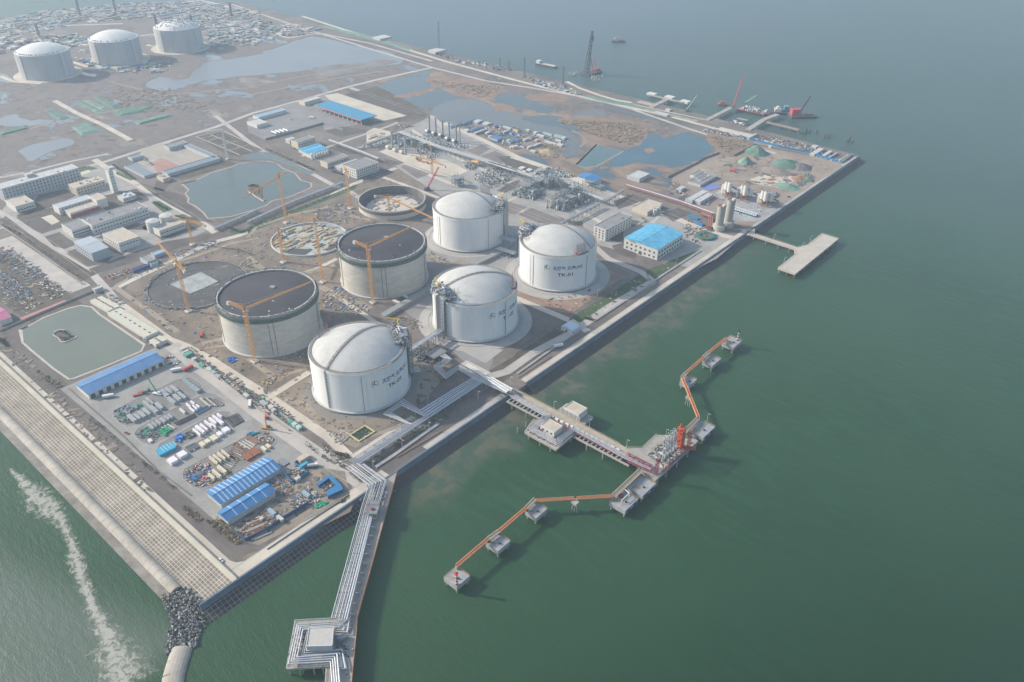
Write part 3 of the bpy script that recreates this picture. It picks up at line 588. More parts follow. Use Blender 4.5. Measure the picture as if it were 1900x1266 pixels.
# two unfinished concrete tanks with dark steel roofs
cw = M("raw_concrete", (0.44, 0.42, 0.375), .9, .12, .10, col2=(0.55, 0.53, 0.475), stretch=(1, 1, 3.0), det=7)
droof = M("dark_roof_steel", (0.042, 0.038, 0.044), .65, .10, .03, col2=(0.065, 0.058, 0.064), spec=.3)
net = M("green_netting", (0.045, 0.085, 0.075), .9, .4, .5, col2=(0.13, 0.175, 0.155))
clut = M("scaffold_clutter", (0.12, 0.125, 0.13), .8, .5, 1.5, col2=(0.36, 0.36, 0.36))
def raw_tank(x, y, label, seed, buts):
    q = random.Random(seed); t = thing("unfinished_tank", label, "gas tank", (x, y)); Rw = 46.2
    part(t, "wall", MB().lathe([(Rw, 1), (Rw, 43.4), (Rw-.8, 43.4), (Rw-.8, 41.6)], n=128), cw)
    part(t, "base_ring", MB().ring(Rw-1, Rw+1.6, .3, 1.4, 96), shaftm)
    for a in buts:
        for e in (-1, 1): part(t, "buttress_line", MB().beam(pol(Rw+.1, a+e*2.6, 1.5), pol(Rw+.1, a+e*2.6, 37), .35), M("groove_dark", (0.10, 0.095, 0.09), .9, .1, 1))
        part(t, "buttress", MB().lathe([(Rw+.02, 1.5), (Rw+.5, 1.5), (Rw+.5, 37), (Rw+.02, 37)], 0, 0, 4, R(a-2.3), R(a+2.3)), cw)
    part(t, "steel_roof", MB().lathe([(Rw-1, 42.0), (36, 43.2), (24, 44.2), (12, 44.8), (.01, 45)], n=96), droof, smooth=True)
    part(t, "green_netting", MB().lathe([(Rw+.4, 36.8), (Rw+1.9, 37.4), (Rw+2.0, 40.6), (Rw+1.6, 41.4)], n=120), net)
    b = MB()
    for i in range(180):
        a = i*2; h = q.uniform(.8, 1.8); b.beam(pol(Rw+1.7, a, 40.8), pol(Rw+1.7, a, 43.4+h), .16)
        if q.random() < .6: b.cbox(*pol(Rw+q.uniform(-.6, 1.5), a, 0)[:2], 43.5, q.uniform(.5, 2.2), q.uniform(.4, 1.0), q.uniform(.3, 1.1), R(a+90))
    b.tube([pol(Rw+1.7, i*4, 44.5) for i in range(91)], .1, 4); b.tube([pol(Rw+1.7, i*4, 43.0) for i in range(91)], .12, 4)
    part(t, "rim_scaffold", b, clut)
    part(t, "rim_edge", MB().ring(Rw-1.5, Rw-.1, 43.4, 43.75, 120), M("rim_pale", (0.42, 0.43, 0.42), .8, .2, .5))
    for k in range(14):
        a, r = q.uniform(-110, 30), q.uniform(20, 42); z = 42.1+(Rw-r)*.06
        part(t, "roof_fitting", MB().cyl(*pol(r, a, 0)[:2], z, z+q.uniform(.5, 1.3), q.uniform(.4, .9), 8), q.choice((pipe_w, steel, droof)))
    a, r = 100, 8; part(t, "roof_crate", MB().cbox(*pol(r, a, 0)[:2], 44.7, 5, 4, 1.2, .4), M("pale_grate", (0.30, 0.29, 0.26), .8, .2, 1))
    lt = MB().lattice(pol(Rw+4, 186, 0), pol(Rw+4, 186, 46), 3.2, t=.28); part(t, "stair_tower", lt, steel)
    return t
RT1 = raw_tank(-613.6, 352.7, "raw concrete tank with a dark flat roof and green netting, behind the tank marked TK-03", 11, (-112, -32, 40, 130))
RT2 = raw_tank(-614.6, 497.2, "raw concrete tank with a dark flat roof, between two of the white tanks", 12, (-112, -40, 32, 120))
# hazy tanks far behind
for i, (x, y, lab) in enumerate(((-1701.3, 605.8, "hazy grey domed tank, leftmost of the distant three"), (-1704.8, 746.5, "hazy grey domed tank in the middle of the distant three"), (-1705, 884.5, "hazy grey tank with a ribbed dome, rightmost of the distant three"))):
    t = thing("storage_tank", lab, "gas tank", (x, y), group="distant gas tanks"); Rw = 47
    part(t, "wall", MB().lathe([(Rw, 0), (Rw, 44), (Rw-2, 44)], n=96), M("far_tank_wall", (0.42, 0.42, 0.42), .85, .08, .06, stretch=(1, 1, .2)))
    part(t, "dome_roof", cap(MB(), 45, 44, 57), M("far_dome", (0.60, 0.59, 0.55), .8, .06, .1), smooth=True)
    for a in (-75, -160, 20): part(t, "buttress", MB().lathe([(Rw+.05, 0), (Rw+1, 0), (Rw+1, 43), (Rw+.05, 43)], 0, 0, 3, R(a-3), R(a+3)), shaftm)
    b = MB(); q = random.Random(i)
    for k in range(40 if i < 2 else 260):
        a = q.uniform(0, 360) if i == 2 else q.uniform(-150, 20); r = q.uniform(6, 44) if i == 2 else 43; b.cbox(*pol(r, a, 0)[:2], 44+13*(1-(r/45)**2), 1.4, 1, 1.5, R(a))
    part(t, "roof_fittings", b, steel)
    sheet("pavement", [(x+62*math.cos(j*math.pi/18), y+60*math.sin(j*math.pi/18)) for j in range(36)], .12, conc_tan)
# ---------------------------------------------------------------- foundations under construction
def ring_base(x, y, r, h, label, wall_m, floor_m, seed):
    t = thing("tank_foundation", label, "tank foundation", (x, y))
    part(t, "ring_wall", MB().ring(r-1.2, r, 0, h, 96), wall_m); part(t, "floor_slab", MB().cyl(0, 0, 0, .35, r-1.25, 96), floor_m); return t
xb, yb = -614.5, 351.0
F1 = (-751.5, 631.0); F2 = (-751.0, 500.0); F3 = (-752.0, 354.0)
t = ring_base(*F1, 43, 11, "raised ring wall of an unfinished tank with a pale sandy floor", cw, M("pale_formwork", (0.50, 0.45, 0.38), .9, .12, .08), 1)
part(t, "shaded_floor_ring", MB().ring(33, 41.7, .36, .42, 96), M("floor_wall_shade", (0.13, 0.13, 0.13), .8, .2, .1)); part(t, "inner_wall_shade", MB().lathe([(41.75, .4), (41.75, 10.9)], n=96), M("wall_shade_dark", (0.15, 0.15, 0.15), .8, .2, .2)); part(t, "outer_scaffold_band", MB().ring(43.02, 43.6, 6, 9.6, 96), M("scaffold_dark", (0.17, 0.155, 0.14), .9, .4, .8))  # ring wall's inner shade is painted dark on its floor edge and inner face
q = random.Random(5)
for i in range(120): 
    part(t, "rim_post", MB().beam(pol(43.1, i*3, 8), pol(43.1, i*3, 12.4), .3), clut) if i % 2 == 0 and i < 100 else None
for i in range(26):
    a, r = q.uniform(0, 360), q.uniform(2, 30); part(t, "formwork_panel", MB().cbox(*pol(r, a, 0)[:2], .4, q.uniform(3, 10), q.uniform(.8, 2), q.uniform(.2, .8), 1.57+q.uniform(-.2, .2)), q.choice((M("timber", (0.20, 0.15, 0.10), .9, .2, 1), steel, M("board_yellow", (0.42, 0.32, 0.16), .9, .2, 1))))
t = ring_base(*F2, 45, 2.2, "round foundation slab covered with timber formwork boards", shaftm, M("wet_slab", (0.38, 0.40, 0.37), .8, .15, .08), 2)
for i in range(190):
    u, w = q.uniform(-38, 38), q.uniform(-36, 34)
    if math.hypot(u, w) > 41 or (u > 8 and w < -6): continue
    part(t, "formwork_board", MB().cbox(u, w, .35, q.uniform(4, 11), q.uniform(1, 3), q.uniform(.3, 1.3), 1.5708 if q.random() < .8 else 0), q.choice((M("board_yellow", (0, 0, 0)), M("timber", (0, 0, 0)), M("board_yellow", (0, 0, 0)), M("board_pale", (0.50, 0.47, 0.38), .9, .15, 1), M("board_orange", (0.42, 0.24, 0.12), .9, .15, 1), steel_d)))
part(t, "dark_pour_area", MB().prism([(14, -41), (30, -32), (24, -14), (2, -30), (0, -43)], .36, .62), M("fresh_bitumen", (0.07, 0.07, 0.07), .7, .1, .2))
part(t, "dark_pour_area", MB().prism([(38, -6), (44, 2), (40, 18), (30, 6)], .36, .62), M("fresh_bitumen", (0.07, 0.07, 0.07)))
t = ring_base(*F3, 52, 1.2, "dark round excavation with a square white slab at its centre", M("ring_rubble", (0.24, 0.21, 0.19), .9, .4, .6), M("dark_bitumen", (0.070, 0.068, 0.066), .8, .2, .04, col2=(0.12, 0.115, 0.11)), 3)
part(t, "inner_ring", MB().ring(33, 34, .36, .6, 72), steel_d)
part(t, "white_slab", MB().prism([(c[0]-F3[0], c[1]-F3[1]) for c in gl('E', [(1250,905),(1475,815),(1605,885),(1400,975)])], .36, .9), M("white_slab", (0.30, 0.32, 0.31), .85, .3, .12, col2=(0.43, 0.445, 0.43)))
b = MB()
for i in range(150): a = q.uniform(150, 345); b.cbox(*pol(q.uniform(50.5, 54.5), a, 0)[:2], 0, q.uniform(1, 4), q.uniform(.5, 1.6), q.uniform(.4, 2.2), R(a+90))
part(t, "rim_debris", b, clut)["kind"] = "stuff"
# ---------------------------------------------------------------- tower cranes
def tcrane(base, h, jib, ctr, label, m=None, w=2.2, luff=None, cabz=0):
    m = m or org; t = thing("tower_crane", label, "tower crane", base, group="tower cranes on the tank site")
    bx, by = base; part(t, "crane_base", MB().cbox(0, 0, 0, 6, 6, 1.2), shaftm)
    part(t, "mast", MB().lattice((0, 0, 1.2), (0, 0, h), w, t=.31, step=2.6), m)
    jx, jy = jib[0]-bx, jib[1]-by; cx_, cy_ = ctr[0]-bx, ctr[1]-by; zt = luff or h+1.5
    part(t, "jib", MB().lattice((0, 0, h+1.5), (jx, jy, zt), 1.9, 1.2, t=.36, step=2.8, n=3), m)
    part(t, "counter_jib", MB().lattice((0, 0, h+1.5), (cx_, cy_, h+1.8), 2.0, 1.8, t=.3, n=4), m)
    d = Vector((cx_, cy_, 0)); d.normalize()
    part(t, "counterweight", MB().cbox(cx_, cy_, h-.8, 3.2, 2.4, 3, math.atan2(d.y, d.x)), shaftm)
    hd = MB().lattice((0, 0, h), (0, 0, h+6), 1.6, .5, t=.3); hd.beam((0, 0, h+6), (jx*.6, jy*.6, h+2.2+(zt-h)*.6), .14); hd.beam((0, 0, h+6), (cx_*.9, cy_*.9, h+2.2), .14)
    part(t, "tower_head", hd, m)
    cb = part(t, "operator_cab", MB().cbox(-d.x*1.2+d.y*1.8, -d.y*1.2-d.x*1.8, h-1.6, 2.2, 1.8, 2.4, math.atan2(d.y, d.x)), pipe_w); part(cb, "cab_window", MB().cbox(-d.x*1.2+d.y*1.8-d.x*1.12, -d.y*1.2-d.x*1.8-d.y*1.12, h-.6, .08, 1.4, 1.1, math.atan2(d.y, d.x)), M("window_dark", (0.045, 0.055, 0.07), .25, .1, 1, spec=.6))
    return t
tcrane((-582.0, 310.0), 55.5, g('t5', 1190, 260, 57), g('t5', 262, 490, 57), "orange tower crane in front of the left dark roofed tank, its jib across the roof", w=2.6)
tcrane((-583.2, 453.6), 62, g('t6', 1095, 200, 63.5), g('t6', 385, 390, 63.5), "orange tower crane in front of the dark roofed tank at the centre", w=2.4)
tcrane((-708.5, 317.1), 54, g('E', 1150, 582, 56), g('E', 1352, 800, 56), "orange tower crane at the edge of the dark excavation, jib towards the white halls")
tcrane((-810.7, 509.5), 59, g('n6', 250, 1015, 60), g('n6', 858, 640, 60), "orange tower crane standing against the pond with an island")
tcrane((-656.6, 445.9), 70, g('F', 300, 395, 70), g('F', 500, 400, 70), "tallest orange tower crane, between the formwork slab and the dark roofed tanks")
tcrane((-726.1, 444.9), 35, g('F', 180, 610, 36), g('F', 250, 500, 36), "short orange tower crane rising from the formwork slab")
tcrane((-785.9, 589.9), 49, g('F', 700, 30, 50), g('F', 745, 110, 50), "slim orange tower crane left of the raised ring wall, before the white office block")
tcrane((-725.1, 603), 27, g('F', 1365, 415, 29), g('F', 935, 250, 29), "orange tower crane standing inside the raised ring wall", w=2)
tcrane((-789.1, 738.9), 20, g('p1', 560, 735, 21), g('p1', 985, 875, 21), "short tower crane on the pale plaza of the process plant")
tcrane((-841.8, 400.6), 30, g('E', 1255, 420, 31), g('E', 1500, 470, 31), "orange tower crane beside the two white round water tanks")
# red crawler crane
t = thing("crawler_crane", "red crawler crane beside the raised ring wall", "crane", g('F', 1315, 210)); part(t, "tracks", MB().cbox(-1.8, 0, 0, 1, 8, 1.3).cbox(1.8, 0, 0, 1, 8, 1.3), steel_d)
part(t, "body", MB().cbox(0, 0, 1.3, 3.6, 7, 2.6), M("navy_body", (0.06, 0.06, 0.16), .6, .1, 1)); e = g('F', 1400, 40, 30); b0 = g('F', 1315, 210)
part(t, "boom", MB().lattice((0, 1, 3), (e[0]-b0[0], e[1]-b0[1], 30), 1.6, 1.2, t=.35), M("pink_red", (0.50, 0.10, 0.12), .6, .1, 1))
# ---------------------------------------------------------------- marine works
deckm = M("jetty_deck", (0.30, 0.28, 0.25), .9, .2, .15, col2=(0.39, 0.365, 0.33), det=7)
deckt = M("jetty_tan", (0.36, 0.305, 0.235), .9, .2, .15, col2=(0.45, 0.385, 0.30), det=7)
pilem = M("pile_concrete", (0.30, 0.29, 0.27), .9, .15, .4)
orail = M("orange_rail", (0.52, 0.25, 0.09), .7, .1, .5)
catw = M("catwalk_rust", (0.36, 0.10, 0.055), .7, .12, .5)
def piles(t, pts, z, r=.55, inset=0):
    for x, y in pts: part(t, "pile", MB().cyl(x, y, -9, z, r, 8), pilem)
def deck(t, pts, z=1.0, th=1.3, m=None, name="deck"): return part(t, name, MB().prism(pts, z-th, z), m or deckm)
def rail(t, pts, z, m=None, h=1.2, closed=False, name="railing", st=3.0, w=.12):
    b = MB(); P = [Vector((*p, z)) for p in pts]; P += [P[0]] if closed else []
    for a, c in zip(P, P[1:]):
        L = (c-a).length; n = max(1, int(L/st))
        for k in (h, h*.55): b.beam(a+Vector((0, 0, k)), c+Vector((0, 0, k)), w)
        for i in range(n+1): p = a.lerp(c, i/n); b.beam(p, p+Vector((0, 0, h)), w)
    return part(t, name, b, m or orail)
def lamp(x, y, z, h, label, arms=1, rz=0.0, group="lamp poles"):
    t = thing("lamp_post", label, "lamp post", (x, y, z), rz, group)
    pl_ = part(t, "pole", MB().cyl(0, 0, 0, h, .17, 6, .09), pipe_w)
    for k in range(arms):
        s = 1 if k == 0 else -1; part(pl_, "lamp_head", MB().beam((0, 0, h), (1.6*s, 0, h+.25), .12).cbox(1.8*s, 0, h+.1, 1.0, .4, .2), pipe_w)
    return t
def pipes(t, pts, offs, r, z, m=None, name="pipe", n=8):
    for o in offs:
        L, _ = band(pts, 2*o) if o >= 0 else (band(pts, -2*o)[1], 0)
        part(t, name, MB().tube([(p[0], p[1], z) for p in L], r, n), m or pipe_s)
def bents(t, pts, w, z, st=9.0, m=None, z0=0.0, name="support_frame"):
    for a, b in zip(pts, pts[1:]):
        a, b = Vector(a), Vector(b); L = (b-a).length; d = (b-a).normalized(); s = Vector((-d.y, d.x)); n = max(1, int(L/st))
        for i in range(n):
            p = a+d*(L*(i+.5)/n); k = MB()
            for e in (-1, 1): q_ = p+s*(w/2*e); k.beam((q_.x, q_.y, z0), (q_.x, q_.y, z), .4)
            k.beam((*(p-s*w/2), z-.2), (*(p+s*w/2), z-.2), .45); part(t, name, k, m or steel)
# --- loading jetty
Z = 1.0
t = thing("loading_jetty", "long pier of tan deck, pipes and pump houses leading out to the loading arms", "jetty")
road_y0, road_y1 = 430.6, 437.2
hd = gl('j2', [(740,552),(1150,560),(1236,622),(735,1088),(560,972)], Z)
deck(t, [(-376, road_y0), (-251, road_y0), (-251, road_y1), (-376, road_y1)], Z, 1.5, deckt, "roadway")
deck(t, gl('j2', [(385,700),(580,700),(740,550),(900,640),(640,900),(400,800)], Z), Z-.02, 1.4, deckm, "flared_deck")
deck(t, hd, Z+.03, 2.4, deckm, "head_platform")
deck(t, gl('j3', [(430,690),(303,860),(718,1090),(965,885),(760,700)], Z), Z-.03, 1.6, deckm, "pump_house_deck")
b = MB(); sx0, sx1 = -368, -248
deck(t, [(sx0, 418.5), (sx1+6, 420.0), (sx1+6, 421.4), (sx0, 420.0)], Z, 1.2, deckm, "pipeway_edge_beam")
for i in range(30):
    x = sx0+i*4.0; part(t, "cross_beam", MB().box(x, x+1.1, 420.2, 430.55, Z-1.2, Z-.1), deckm)
deck(t, [(sx0, 425), (sx1, 425), (sx1, 430.5), (sx0, 430.5)], Z-.08, .5, deckm, "pipeway_grating")
piles(t, [(x, y) for x in range(-362, -262, 16) for y in (419.5, 426, 434)]+[(x, y) for x in (-338, -326, -314, -303) for y in (399, 410)]+[(-256+i*6.5, 392+i*10.5*.0+j*14) for i in range(0) for j in range(3)], Z-1.2)
piles(t, [((a[0]*.9+b_[0]*.1)*(1-f)+(a[0]*.1+b_[0]*.9)*f, a[1]*(1-f)+b_[1]*f) for a, b_ in ((hd[0], hd[4]), (hd[2], hd[3]), (hd[1], hd[3])) for f in (.05, .25, .5, .75, .95)], Z-2, .8)
rail(t, [(-370, 437.1), (-262, 437.1)], Z, rail_y); rail(t, gl('j2', [(385,700),(580,700),(740,550),(860,590)], Z), Z, rail_y); rail(t, gl('j3', [(430,690),(303,860),(718,1088),(960,890)], Z), Z, pipe_w)
ln = gl('j3', [(0,255),(110,335),(330,470),(610,630),(430,815),(715,975),(955,795),(1300,980),(1688,1190)], 4.2); l2 = gl('j2', [(380,790),(700,930)], 4.2)
pp = ln[:8]+l2
pipes(t, pp, (-2.8, -1.3, .2, 1.6), .3, 3.6); pipes(t, pp, (-2.0, 2.6), .22, 2.6, M("maroon_pipe", (0.25, 0.05, 0.07), .6, .1, 1)); bents(t, pp, 7, 3.2, 8, None, Z)
pipes(t, gl('j3', [(640,690),(940,850),(1400,1090),(1688,1230)], 3)+gl('j2', [(400,860),(690,990)], 3), (0, 1.2), .35, 2.6, M("maroon_pipe", (0.25, 0.05, 0.07), .6, .1, 1))
for k in range(14):
    a = g('j3', 660+k*66, 655+k*33, 2); part(t, "cable_tray_box", MB().cbox(a[0], a[1], Z, 3.4, 1.5, 1.6), pipe_w)
part(t, "red_pipe_rack", MB().lattice((*g('j2', 400, 780, 4), 4), (*g('j2', 690, 930, 4), 4), 2.2, t=.5, step=5), M("maroon_pipe", (0, 0, 0)))
def bldg_flat(name, label, cat, r, z0, h, wm, rm, par=.7, wins=(), doors=(), extra=None, group=None, roofbits=0, seed=0, win_m=None):
    x0, x1, y0, y1 = r; t = thing(name, label, cat, ((x0+x1)/2, (y0+y1)/2, z0), group=group); X, Y = (x1-x0)/2, (y1-y0)/2
    w = MB().box(-X, X, -Y, Y, 0, h); part(t, "wall", w, wm)
    pr = MB()
    for a in ((-X, X, -Y, -Y+.35), (-X, X, Y-.35, Y), (-X, -X+.35, -Y+.35, Y-.35), (X-.35, X, -Y+.35, Y-.35)): pr.box(a[0], a[1], a[2], a[3], h+.003, h+par)
    part(t, "parapet", pr, wm)
    rf_ = part(t, "roof", MB().box(-X+.36, X-.36, -Y+.36, Y-.36, h+.004, h+.14), rm)
    wm_ = win_m or WIN
    for (face, n, rows, z1, zs, ww, wh, e0, e1) in wins:
        me = MB().box(-ww/2, ww/2, -.10, .02, -wh/2, wh/2).mesh(wm_)
        for j in range(rows):
            for i in range(n):
                f = e0+(e1-e0)*((i+.5)/n)
                if face == 'S': link("window", me, t, (-X+2*X*f, -Y-.02, z1+j*zs))
                elif face == 'E': link("window", me, t, (X+.02, -Y+2*Y*f, z1+j*zs), R(90))
                elif face == 'W': link("window", me, t, (-X-.02, -Y+2*Y*f, z1+j*zs), R(-90))
                else: link("window", me, t, (-X+2*X*f, Y+.02, z1+j*zs), R(180))
    for (face, f, dw, dh, dm) in doors:
        me = MB().box(-dw/2, dw/2, -.14, .02, 0, dh).mesh(dm)
        if face == 'S': link("door", me, t, (-X+2*X*f, -Y-.02, .02))
        else: link("door", me, t, (X+.02, -Y+2*Y*f, .02), R(90))
    q = random.Random(seed)
    for i in range(roofbits): part(rf_, "roof_unit", MB().cbox(q.uniform(-X+3, X-3), q.uniform(-Y+3, Y-3), h+.14, q.uniform(1.2, 3), q.uniform(1.2, 3), q.uniform(.8, 2)), q.choice((pipe_w, steel, wm)))
    return t
WIN = M("window_dark", (0.045, 0.055, 0.07), .25, .1, 1, spec=.6)
wallw = M("wall_white", (0.55, 0.54, 0.51), .85, .06, .3); wallc = M("wall_cream", (0.52, 0.46, 0.36), .85, .06, .3); wallg = M("wall_grey", (0.40, 0.42, 0.44), .85, .06, .3)
roofg = M("roof_grey", (0.24, 0.235, 0.23), .9, .15, .15); rooft = M("roof_tan", (0.46, 0.40, 0.32), .9, .10, .2); roofw = M("roof_pale", (0.46, 0.45, 0.43), .85, .12, .2); roofd = M("roof_dark", (0.15, 0.145, 0.14), .9, .15, .15)
doorr = M("door_red", (0.35, 0.06, 0.06), .7, .1, 1); doord = M("door_dark", (0.07, 0.07, 0.08), .7, .1, 1)
ra = rect('j3', [(510,840),(680,925),(800,850)], Z)
bldg_flat("pump_house", "white pump house with a tan roof on the pier's side platform", "building", ra, Z, 5.6, wallw, rooft, .5, wins=(('S', 3, 1, 3.2, 0, 1.8, 1.6, .05, .95),), doors=(('S', .12, 2, 2.6, doorr),))
ra = rect('j3', [(822,605),(1010,705),(1080,655)], Z); t0 = bldg_flat("substation", "white substation with louvred front on the seaward side of the pier road", "building", (ra[0], ra[1], 438.3, 450.5), Z, 6.0, wallw, rooft, .6)
for i in range(5): part(t0, "louvre", MB().box(-10+i*4.2, -7+i*4.2, -6.35, -6.12, .6, 4.6), M("louvre_grey", (0.30, 0.30, 0.30), .7, .3, 3))
t0["label"] = "white substation with louvred front, standing on piles beside the pier road"
part(t0, "platform", MB().box(-14.5, 14.5, -7, 7, -1.4, -.02), deckm); [part(t0, "pile", MB().cyl(x, y, -10, -1.4, .6, 8), pilem) for x in (-12, 0, 12) for y in (-5, 5)]
for i, (c, x, y) in enumerate((('j3', 687, 562), ('j3', 1147, 800), ('j3', 1632, 1070), ('j2', 853, 585), ('j2', 1338, 400), ('j3', 118, 240))):
    lamp(*g(c, x, y, Z), Z, 9, ("lamp post at the landward end of the loading pier", "lamp post midway along the loading pier's outer rail", "lamp post where the loading pier starts to widen", "lamp post at the tip of the pier head's bent corner", "lamp post on the grey platform right of the red tower", "lamp post by the gate where the pier meets the sea wall")[i])
# loading arms
arm_m = M("arm_grey", (0.42, 0.44, 0.45), .5, .08, 1, metal=.2)
ab = gl('j2', [(815,858),(850,832),(882,806),(915,775),(946,748)], Z)
names = ("nearest the small red mast", "second from the small red mast", "middle one of the five", "second from the big red tower", "nearest the big red tower")
for i, (x, y) in enumerate(ab):
    t = thing("marine_loader", "grey loading arm on the pier head, " + names[i], "loading arm", (x, y, Z), group="loading arms on the pier head")
    part(t, "riser", MB().cyl(0, 0, 0, 9.5, .6, 10).cyl(0, 0, 0, .5, 1.2, 10), arm_m)
    top = (-1.8, 1.0, 20.5); part(t, "inboard_arm", MB().tube([(0, 0, 9.5), (-.5, .3, 13), top], .48, 8), arm_m)
    part(t, "outboard_arm", MB().tube([top, (-.6, -.3, 21.6), (1.2, -.8, 20.5), (2.6, -1.0, 8), (2.4, -1.4, 4.5)], .4, 8), arm_m)
    part(t, "pulley_wheel", MB().tube([(top[0]+1.7*math.cos(a/8*math.pi), top[1], top[2]+1.7*math.sin(a/8*math.pi)) for a in range(17)], .2, 5), arm_m)
    part(t, "counterweight", MB().cbox(1.0, .2, 5.5, 1.6, 1.4, 2.2), arm_m)
    part(t, "coupler", MB().cyl(2.4, -1.4, 3.2, 4.6, .8, 8), steel_d)
def latt(name, label, c, bx, by, z0, h, w, m, cat, extra=None, grp=None):
    t = thing(name, label, cat, (*g(c, bx, by, z0), z0), group=grp); part(t, "lattice", MB().lattice((0, 0, 0), (0, 0, h), w, w*.8, t=max(.28, w*.11), step=w*.9), m); return t
redp = M("red_orange", (0.55, 0.10, 0.05), .6, .12, .5)
t = latt("gangway_tower", "large red lattice gangway tower at the end of the row of loading arms", 'j2', 1010, 700, Z, 22, 5.4, redp, "tower")
part(t, "stair", MB().lattice((1.2, 0, 0), (1.2, 0, 19), 2.4, t=.5, step=1.6), redp); part(t, "base_frame", MB().beam((0, 0, 1), (11, 8, 1), 1.4).beam((0, -1.5, .6), (12, 6, .6), .8), redp)
for i in range(5): part(t, "landing", MB().cbox(0, 0, 3+i*3.6, 5.4, 5.0, .3), redp)
t = latt("gangway_mast", "slim red mast right of the big red gangway tower", 'j2', 1118, 705, Z, 18, 2.0, redp, "mast"); part(t, "mast_head", MB().cbox(.5, 0, 15, 3, 1, 1.4), redp)
t = latt("monitor_mast", "small dark red lattice mast at the landward corner of the pier head", 'j2', 740, 1020, Z, 17, 2.2, M("maroon_pipe", (0, 0, 0)), "mast")
part(t, "monitor_nozzle", MB().beam((0, 0, 15), (2.2, 1, 15.6), .5), red)
t = thing("manifold_skid", "row of pale manifold boxes behind the loading arms", "pipework", (0, 0, Z))
for i in range(5):
    a = g('j2', 665+i*36, 765-i*32, Z); part(t, "skid_frame", MB().cbox(a[0], a[1], 0, 2.6, 1.6, 1.6).cbox(a[0]+1.6, a[1], 0, .5, .5, 2.6), deckm)
for i in range(9):
    a = g('j2', 700+i*25, 840-i*26, Z); b_ = g('j2', 760+i*22, 870-i*26, Z); part(t, "manifold_pipe", MB().tube([(*a, 1.2), (*b_, 1.2), (*b_, 3)], .35, 6), pipe_s if i % 2 else steel_d)
part(t, "curb", MB().beam((*g('j2', 1100, 740, Z), .5), (*g('j2', 800, 990, Z), .5), 1.2, 1), M("maroon_curb", (0.22, 0.07, 0.08), .8, .2, .6))
# dolphins
def dolphin(pts, c, label, z=1.4, low=3.9):
    x0, x1, y0, y1 = rect(c, pts, z); t = thing("mooring_dolphin", label, "dolphin", ((x0+x1)/2, (y0+y1)/2, z), group="grey dolphin platforms off the pier"); X, Y = (x1-x0)/2, (y1-y0)/2
    part(t, "deck", MB().box(-X, X, -Y, Y, -low, 0), M("dolphin_concrete", (0.27, 0.275, 0.28), .9, .15, .3, col2=(0.36, 0.36, 0.36)))
    for u in (-X+1.4, X-1.4):
        for w in (-Y+1.4, Y-1.4): part(t, "pile", MB().cyl(u, w, -10, -low, .7, 8), pilem)
    rail(t, [(-X, -Y), (-X, Y), (X, Y)], 0, orail); part(t, "mooring_hook", MB().cbox(X*.35, -Y*.1, 0, 1.6, 1.2, 1.1, .5).cyl(X*.35, -Y*.1, 1.1, 1.5, .5, 8), doord)
    part(t, "rust_stain", MB().quad((-X*.7, -Y*.8, .02), (X*.2, -Y*.5, .02), (X*.1, -Y*.2, .02), (-X*.6, -Y*.4, .02)), M("rust_stain", (0.32, 0.25, 0.17), .9, .2, .6))
    part(t, "rubber_fender", MB().box(X+.02, X+.9, -Y*.7, -Y*.3, -low-1, -.2).box(X+.02, X+.9, Y*.3, Y*.7, -low-1, -.2), M("fender_blue", (0.03, 0.06, 0.13), .6, .1, 1)) if low == 4 else None
    return t, X, Y
d6, X6, Y6 = dolphin([(130,905),(225,820),(370,885),(250,1000)], 'j5', "grey dolphin platform with the red and white beacon at the near end")
dolphin([(555,570),(640,480),(770,545),(655,650)], 'j5', "grey dolphin platform second from the red and white beacon")
dolphin([(925,260),(1020,175),(1130,230),(1030,325)], 'j5', "grey dolphin platform third from the red and white beacon, at the bend")
dolphin([(160,745),(320,560),(680,690),(420,930)], 'j4', "grey dolphin platform with a white frame, beside the pier head on the near side", low=4)
dolphin([(480,470),(740,240),(1000,380),(765,640)], 'j4', "grey dolphin platform tucked against the pier head on the near side", low=4)
dolphin([(1170,490),(1270,380),(1405,440),(1300,585)], 'j2', "grey dolphin platform just beyond the big red tower", low=4)
dolphin([(640,940),(730,865),(835,910),(750,990)], 'j1', "grey dolphin platform at the far bend of the orange catwalk")
dolphin([(910,700),(1010,620),(1105,685),(1025,755)], 'j1', "grey dolphin platform second from the black and white beacon")
dolphin([(1170,480),(1235,400),(1355,460),(1275,540)], 'j1', "grey dolphin platform with the black and white beacon at the far end")
t = thing("steel_canopy", "white frame over maroon gear on the near dolphin platform", "frame", (0, 0, 1.4)); part(t, "frame", MB().beam((*g('j4', 350, 740, 4), 3.4), (*g('j4', 500, 600, 4), 3.4), .5).beam((*g('j4', 500, 600, 4), 3.4), (*g('j4', 410, 520, 4), 3.4), .5).beam((*g('j4', 500, 600, 4), 0), (*g('j4', 500, 600, 4), 3.4), .4).beam((*g('j4', 350, 740, 4), 0), (*g('j4', 350, 740, 4), 3.4), .4), pipe_w)
part(t, "winch", MB().cbox(*g('j4', 340, 650, 1.4), 0, 4, 2.6, 1.8), M("maroon_pipe", (0, 0, 0)))
